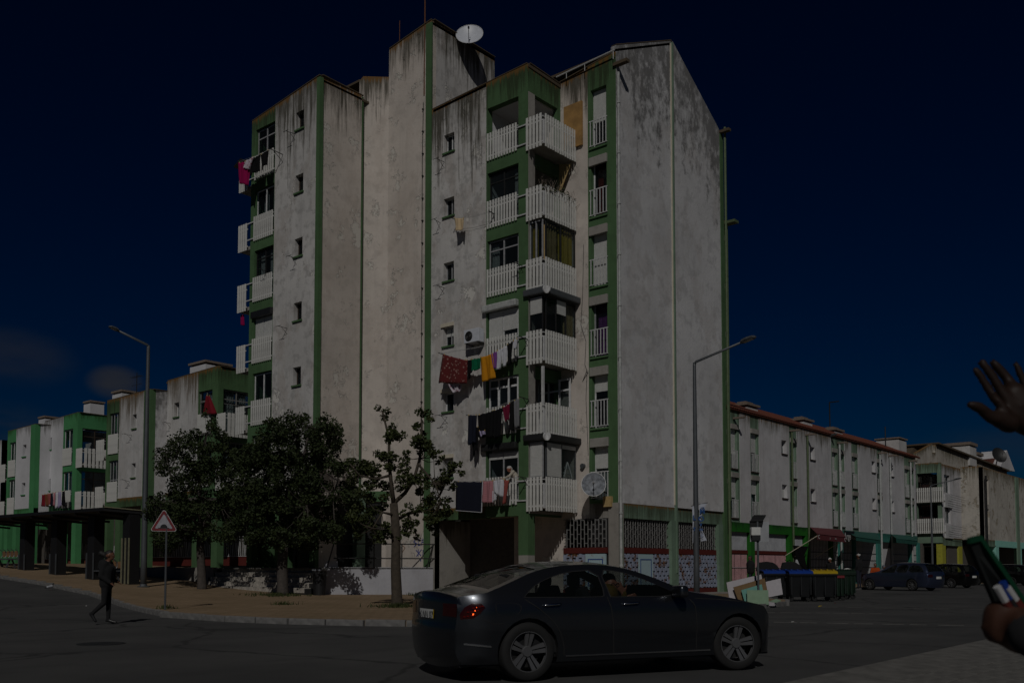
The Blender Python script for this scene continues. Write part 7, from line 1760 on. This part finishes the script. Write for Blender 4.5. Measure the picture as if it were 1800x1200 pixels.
for i, (a, b, mt, lb, ct) in enumerate(((74, 79, 'cl_red', 'dark red cloth, leftmost on the low block', 'cloth'), (80, 84, 'cl_brown', 'brown trousers second from the left on the low block', 'trousers'), (84.5, 88, 'cl_brick', 'rust-coloured top on the low block line', 'top'), (89, 93, 'cl_navy', 'navy top right of the rust-coloured one', 'top'), (93.5, 98, 'cl_pink', 'pink top on the low block line', 'top'), (98.5, 102, 'cl_white', 'white cloth on the low block line', 'cloth'), (102.5, 108, 'cl_lilac', 'greyish lilac top at the right end of the low block line', 'top'), (109, 114, 'cl_black', 'black cloth under the right end of the low block line', 'cloth'))):
    washing(lb, ct, [(a, 869 - i * .8), (b, 868 - i * .8), (b, 888 + ru(-4, 5)), (a, 889 + ru(-4, 5))], XP, mt, gl, n=(5, 6), ragged=.05)
washing('red drape hanging from a window behind the tree', 'drape', [(363, 695), (369, 695), (381, 727), (357, 728)], 28.2, 'cl_red', 'drapes on the low block')
YW = YS - .5
def washY(label, pts, Y, mat, grp):
    q = [onY(px, py, Y) for px, py in pts]; m = MB(); vs = []
    for j in range(9):
        for i in range(7): u = i / 6; v = j / 8; p = q[0].lerp(q[1], u).lerp(q[3].lerp(q[2], u), v); vs.append((p.x, p.y + .05 * sin(u * 8 + v), p.z))
    m.add(vs, [(j * 7 + i, j * 7 + i + 1, j * 7 + 8 + i, j * 7 + 7 + i) for j in range(8) for i in range(6)]); o = m.build('washing', M(mat), smooth=True); o.modifiers.new('thickness', 'SOLIDIFY').thickness = .01; return tag(o, label, 'cloth', grp)
washY('white cloth hanging on the green flank beside the gable', [(1272, 878), (1279, 878), (1278, 895), (1273, 895)], YW, 'cl_white', 'washing on the green flank'); washY('black cloth hanging right of the white one on the green flank', [(1279, 879), (1287, 880), (1286, 918), (1278, 916)], YW, 'cl_black', 'washing on the green flank')
# dead plants over the railing of the fifth-floor corner
pl = thing('potted_plants', 'dry tangled plants along the fifth-floor corner balcony rail', 'plants', (XR + .6, 22.75, rc[4] + 1.2))
m = MB()
for _ in range(90):
    a = Vector((XR + ru(.05, 2.0), 22.62 + ru(-.12, .25), rc[4] + ru(.9, 1.3))); b = a + Vector((ru(-.25, .25), ru(-.2, .15), ru(-.1, .5))); c = b + Vector((ru(-.2, .2), ru(-.15, .1), ru(-.3, .2))); m.tube([a, b, c], [.009, .006, .003], 4)
o = m.build('stems', M('bark'), pl); o['kind'] = 'stuff'
m = MB()
for _ in range(14): leaves(m, (XR + ru(.05, 2.0), 22.6, rc[4] + ru(1.15, 1.45)), .18, 16, .09)
o = m.build('foliage', M('leaf_olive'), pl); o['kind'] = 'stuff'
# ------------------------------------------------------------------ rooftop aerials
def aerial(label, px, py0, py1, X, s=1.):
    p, q = onX(px, py0, X), onX(px, py1, X); q.x, q.y = p.x, p.y; T = thing('tv_aerial', label, 'aerial', tuple(p)); MB().tube([p, q], .025, 5).build('mast', M('dark_metal'), T)
    m = MB()
    for k in range(2): z = q.z - .25 - k * .5; m.bar((q.x, q.y - .6 * s, z), (q.x, q.y + .6 * s, z), .02)
    for k in range(5): m.bar((q.x - .2, q.y - .5 * s + .25 * k * s, q.z - .25), (q.x + .2, q.y - .5 * s + .25 * k * s, q.z - .25), .015)
    m.build('elements', M('dark_metal'), T)
aerial('spindly television aerial on the streaked low block', 240, 692, 655, 29.5)
# ------------------------------------------------------------------ awnings and shop signs on the long row
def awning(label, top, front, mat, txt=None, arms=True, drop=.35):
    T0, T1 = onY(*top[0], YF - .05), onY(*top[1], YF - .05); dp = 2.1; F0, F1 = onY(*front[0], YF - dp), onY(*front[1], YF - dp)
    T = thing('awning', label, 'awning', tuple(T0))
    MB().poly([T0, T1, F1, F0], (0, 0, -.04)).build('canopy', M(mat), T)
    v = MB().poly([F0, F1, F1 - Vector((0, 0, drop)), F0 - Vector((0, 0, drop))], (0, .02, 0)).build('valance', M(mat), T)
    if arms:
        for F, G_ in ((F0, T0), (F1, T1)): m = MB(); m.bar(F - Vector((0, 0, .1)), (F.x, YF, F.z - 1.3), .035); m.build('arm', M('shutter_cream'), T)
    if txt:
        for s, t, sz in txt: p = F0.lerp(F1, t); text(v, s, (p.x, p.y - .02, p.z - drop * .5), sz, 'rail_white', (pi / 2, 0, 0))
    return T
awning('dark red awning with white marks over the café front', ((1424, 926), (1478, 930)), ((1437, 938), (1487, 943.5)), 'awning_red', (('C', .04, .34), ('C', .96, .34), ('s', .42, .2), ('▪▪▪', .62, .16)))
awning('sagging green awning right of the café sign', ((1484, 931), (1541, 937)), ((1505, 943), (1548, 949)), 'awning_green', drop=.25, arms=False); awning('torn dark green awning farthest along the row', ((1566, 938), (1612, 943)), ((1576, 946), (1612, 950)), 'awning_green', drop=.3, arms=False)
MB().poly([onY(1510, 945, YF - 1.9), onY(1532, 948, YF - 1.9), onY(1532, 951, YF - 1.9), onY(1510, 949, YF - 1.9)], (0, .03, 0)).build('shop_board', M('curtain_tan'), LB)
si = thing('shop_sign', 'black projecting sign with white script letters at the end of the red awning', 'shop sign', tuple(onY(1487, 941, YF - 1.2)))
a, b, c, d = (onY(px, py, YF - 1.2) for px, py in ((1486, 933), (1502, 933), (1502, 948.5), (1486, 948.5)))
bo = MB().poly([a, b, c, d], (0, .1, 0)).build('board', M('black_plastic'), si); text(bo, 'Argenta', onY(1494, 942.5, YF - 1.23), .62, 'rail_white', (pi / 2, 0, 0))
# dark hanging sheet, pale sack and plastic chair by the shops
hs_ = thing('dark_sheet', 'dark sheet hanging in a doorway behind the lamp before the long row', 'sheet', tuple(onY(1405, 990, YF - .4))); MB().poly([onY(px, py, YF - .4) for px, py in ((1395, 958), (1421, 960), (1414, 975), (1420, 1005), (1398, 1005), (1399, 975))], (0, .05, 0)).build('sheet', M('cl_black'), hs_)
q = onY(1400, 1002, YF - 1.4); sk_ = thing('sack', 'pale grey bulging sack beside the lamp before the long row', 'sack', (q.x, q.y, H(q.x, q.y) + PAV)); blob('bag', [((0, 0, .35), (0, 0, 1.1), .42, .26, 'grey_metal'), ((.1, 0, 1.1), (.05, 0, 1.6), .22, .08, 'grey_metal'), ((.3, 0, .3), (.35, 0, .6), .3, .2, 'grey_metal')], .06, sk_)
q = (53.4, 20.7); ch = thing('plastic_chair', 'white plastic armchair between the red awning and the tall person in black', 'chair', (q[0], q[1], H(*q) + PAV), radians(200), scale=1.2)
MB().box(-.22, .22, -.23, .23, .42, .45).build('seat', M('shutter_white'), ch, local=True); m = MB(); m.poly([(-.22, -.24, .45), (-.22, .24, .45), (-.34, .2, .88), (-.36, 0, .93), (-.34, -.2, .88)], (-.025, 0, 0)); m.build('backrest', M('shutter_white'), ch, local=True)
for x in (-.2, .2):
    for y in (-.21, .21): MB().bar((x, y, .43), (x * 1.2, y * 1.15, 0), .035).build('leg', M('shutter_white'), ch, local=True)
for y in (-.25, .25): m = MB(); m.bar((-.28, y, .66), (.2, y, .64), .05, .03); m.bar((.2, y, .64), (.2, y, .43), .035); m.build('armrest', M('shutter_white'), ch, local=True)
# things on the platform and the road
q = Vector((27.2, uY(452, 27.2), 1.44)); lb_ = thing('slatted_board', 'white slatted panel leaning on the red plinth behind the steps', 'panel', tuple(q)); MB().poly([q, q + Vector((0, -.35, 0)), q + Vector((.45, -.75, .62)), q + Vector((.45, -.4, .62))], (0, 0, .03)).build('sheet', M('shutter_white'), lb_)
q = ground(565, 1040, PAV); wb_ = thing('litter_bin', 'dark cylindrical litter bin at the corner of the steps and the ramp wall', 'litter bin', (24.0, 30.4, H(24, 30.4) + PAV)); MB().lathe([(0, .0), (.24, 0), (.28, .95), (.26, 1.0), (.22, .98), (.2, .3), (0, .3)], (24.0, 30.4, H(24, 30.4) + PAV), 'z', 20).build('body', M('shelter_dark'), wb_); MB().lathe([(.285, .95), (.3, .97), (.3, 1.02), (.26, 1.02)], (24.0, 30.4, H(24, 30.4) + PAV), 'z', 20).build('rim', M('dish_mottled'), wb_)
q = ground(88, 1037); pg = thing('pigeon', 'dark pigeon standing on the road near the kerb', 'pigeon', tuple(q), 0); blob('body', [((-.1, 0, .13), (.06, 0, .16), .045, .06, 'grey_metal'), ((.06, 0, .17), (.11, 0, .25), .035, .028, 'dark_metal'), ((.11, 0, .26), (.12, 0, .262), .03, .028, 'dark_metal'), ((.13, 0, .258), (.165, 0, .25), .008, .004, 'dark_metal'), ((-.1, 0, .13), (-.22, 0, .09), .03, .014, 'dark_metal'), ((0, .02, .1), (.01, .02, .0), .008, .007, 'cl_brick'), ((0, -.02, .1), (.01, -.02, .0), .008, .007, 'cl_brick')], .012, pg)
def litter(label, px, py, mat, s=.07, dz=0.):
    q = ground(px, py, dz); T = thing('litter', label, 'litter', tuple(q), ru(0, 6)); m = MB()
    vs = [(ru(-s, s), ru(-s, s), ru(0, s * .8)) for _ in range(7)]; m.add(vs, [(0, 1, 2), (1, 2, 3), (2, 3, 4), (3, 4, 5), (4, 5, 6), (0, 3, 6), (1, 4, 6)]); m.build('crumpled_paper', M(mat), T, local=True)
litter('white scrap of paper on the road left of the walking person', 150, 1065, 'shutter_white', .06); litter('orange litter by the kerb at the left', 127, 1038, 'cl_orange', .1); litter('yellow litter on the road in front of the bins', 1442, 1066, 'lid_yellow', .08); litter('red litter on the road right of the yellow piece', 1468, 1061, 'sign_red', .07); litter('white scrap on the road right of the saloon car', 1393, 1093, 'shutter_white', .05)
q = ground(178, 1131); m = MB(); m.lathe([(0, .0), (.42, 0), (.42, -.03)], (q.x, q.y, H(q.x, q.y) + .008), 'z', 28); o = m.build('manhole_cover', M('dark_metal')); o['kind'] = 'structure'
# a loose cable on the wall of the recess and the gas flue
m = MB(); pp = [onX(px, py, XG - .02) for px, py in ((1026, 430), (1024, 520), (1021, 570), (1030, 600), (1028, 640), (1033, 655), (1024, 670), (1032, 650), (1030, 700), (1034, 800))]; m.tube(pp, .012, 4); m.build('cable', M('dark_metal'), T_)
q = onX(1026, 819, XG); MB().lathe([(.0, -.12), (.10, -.12), (.10, .0), (.06, .0)], (q.x, q.y, q.z), 'x', 14).build('flue', M('galvanised'), T_)
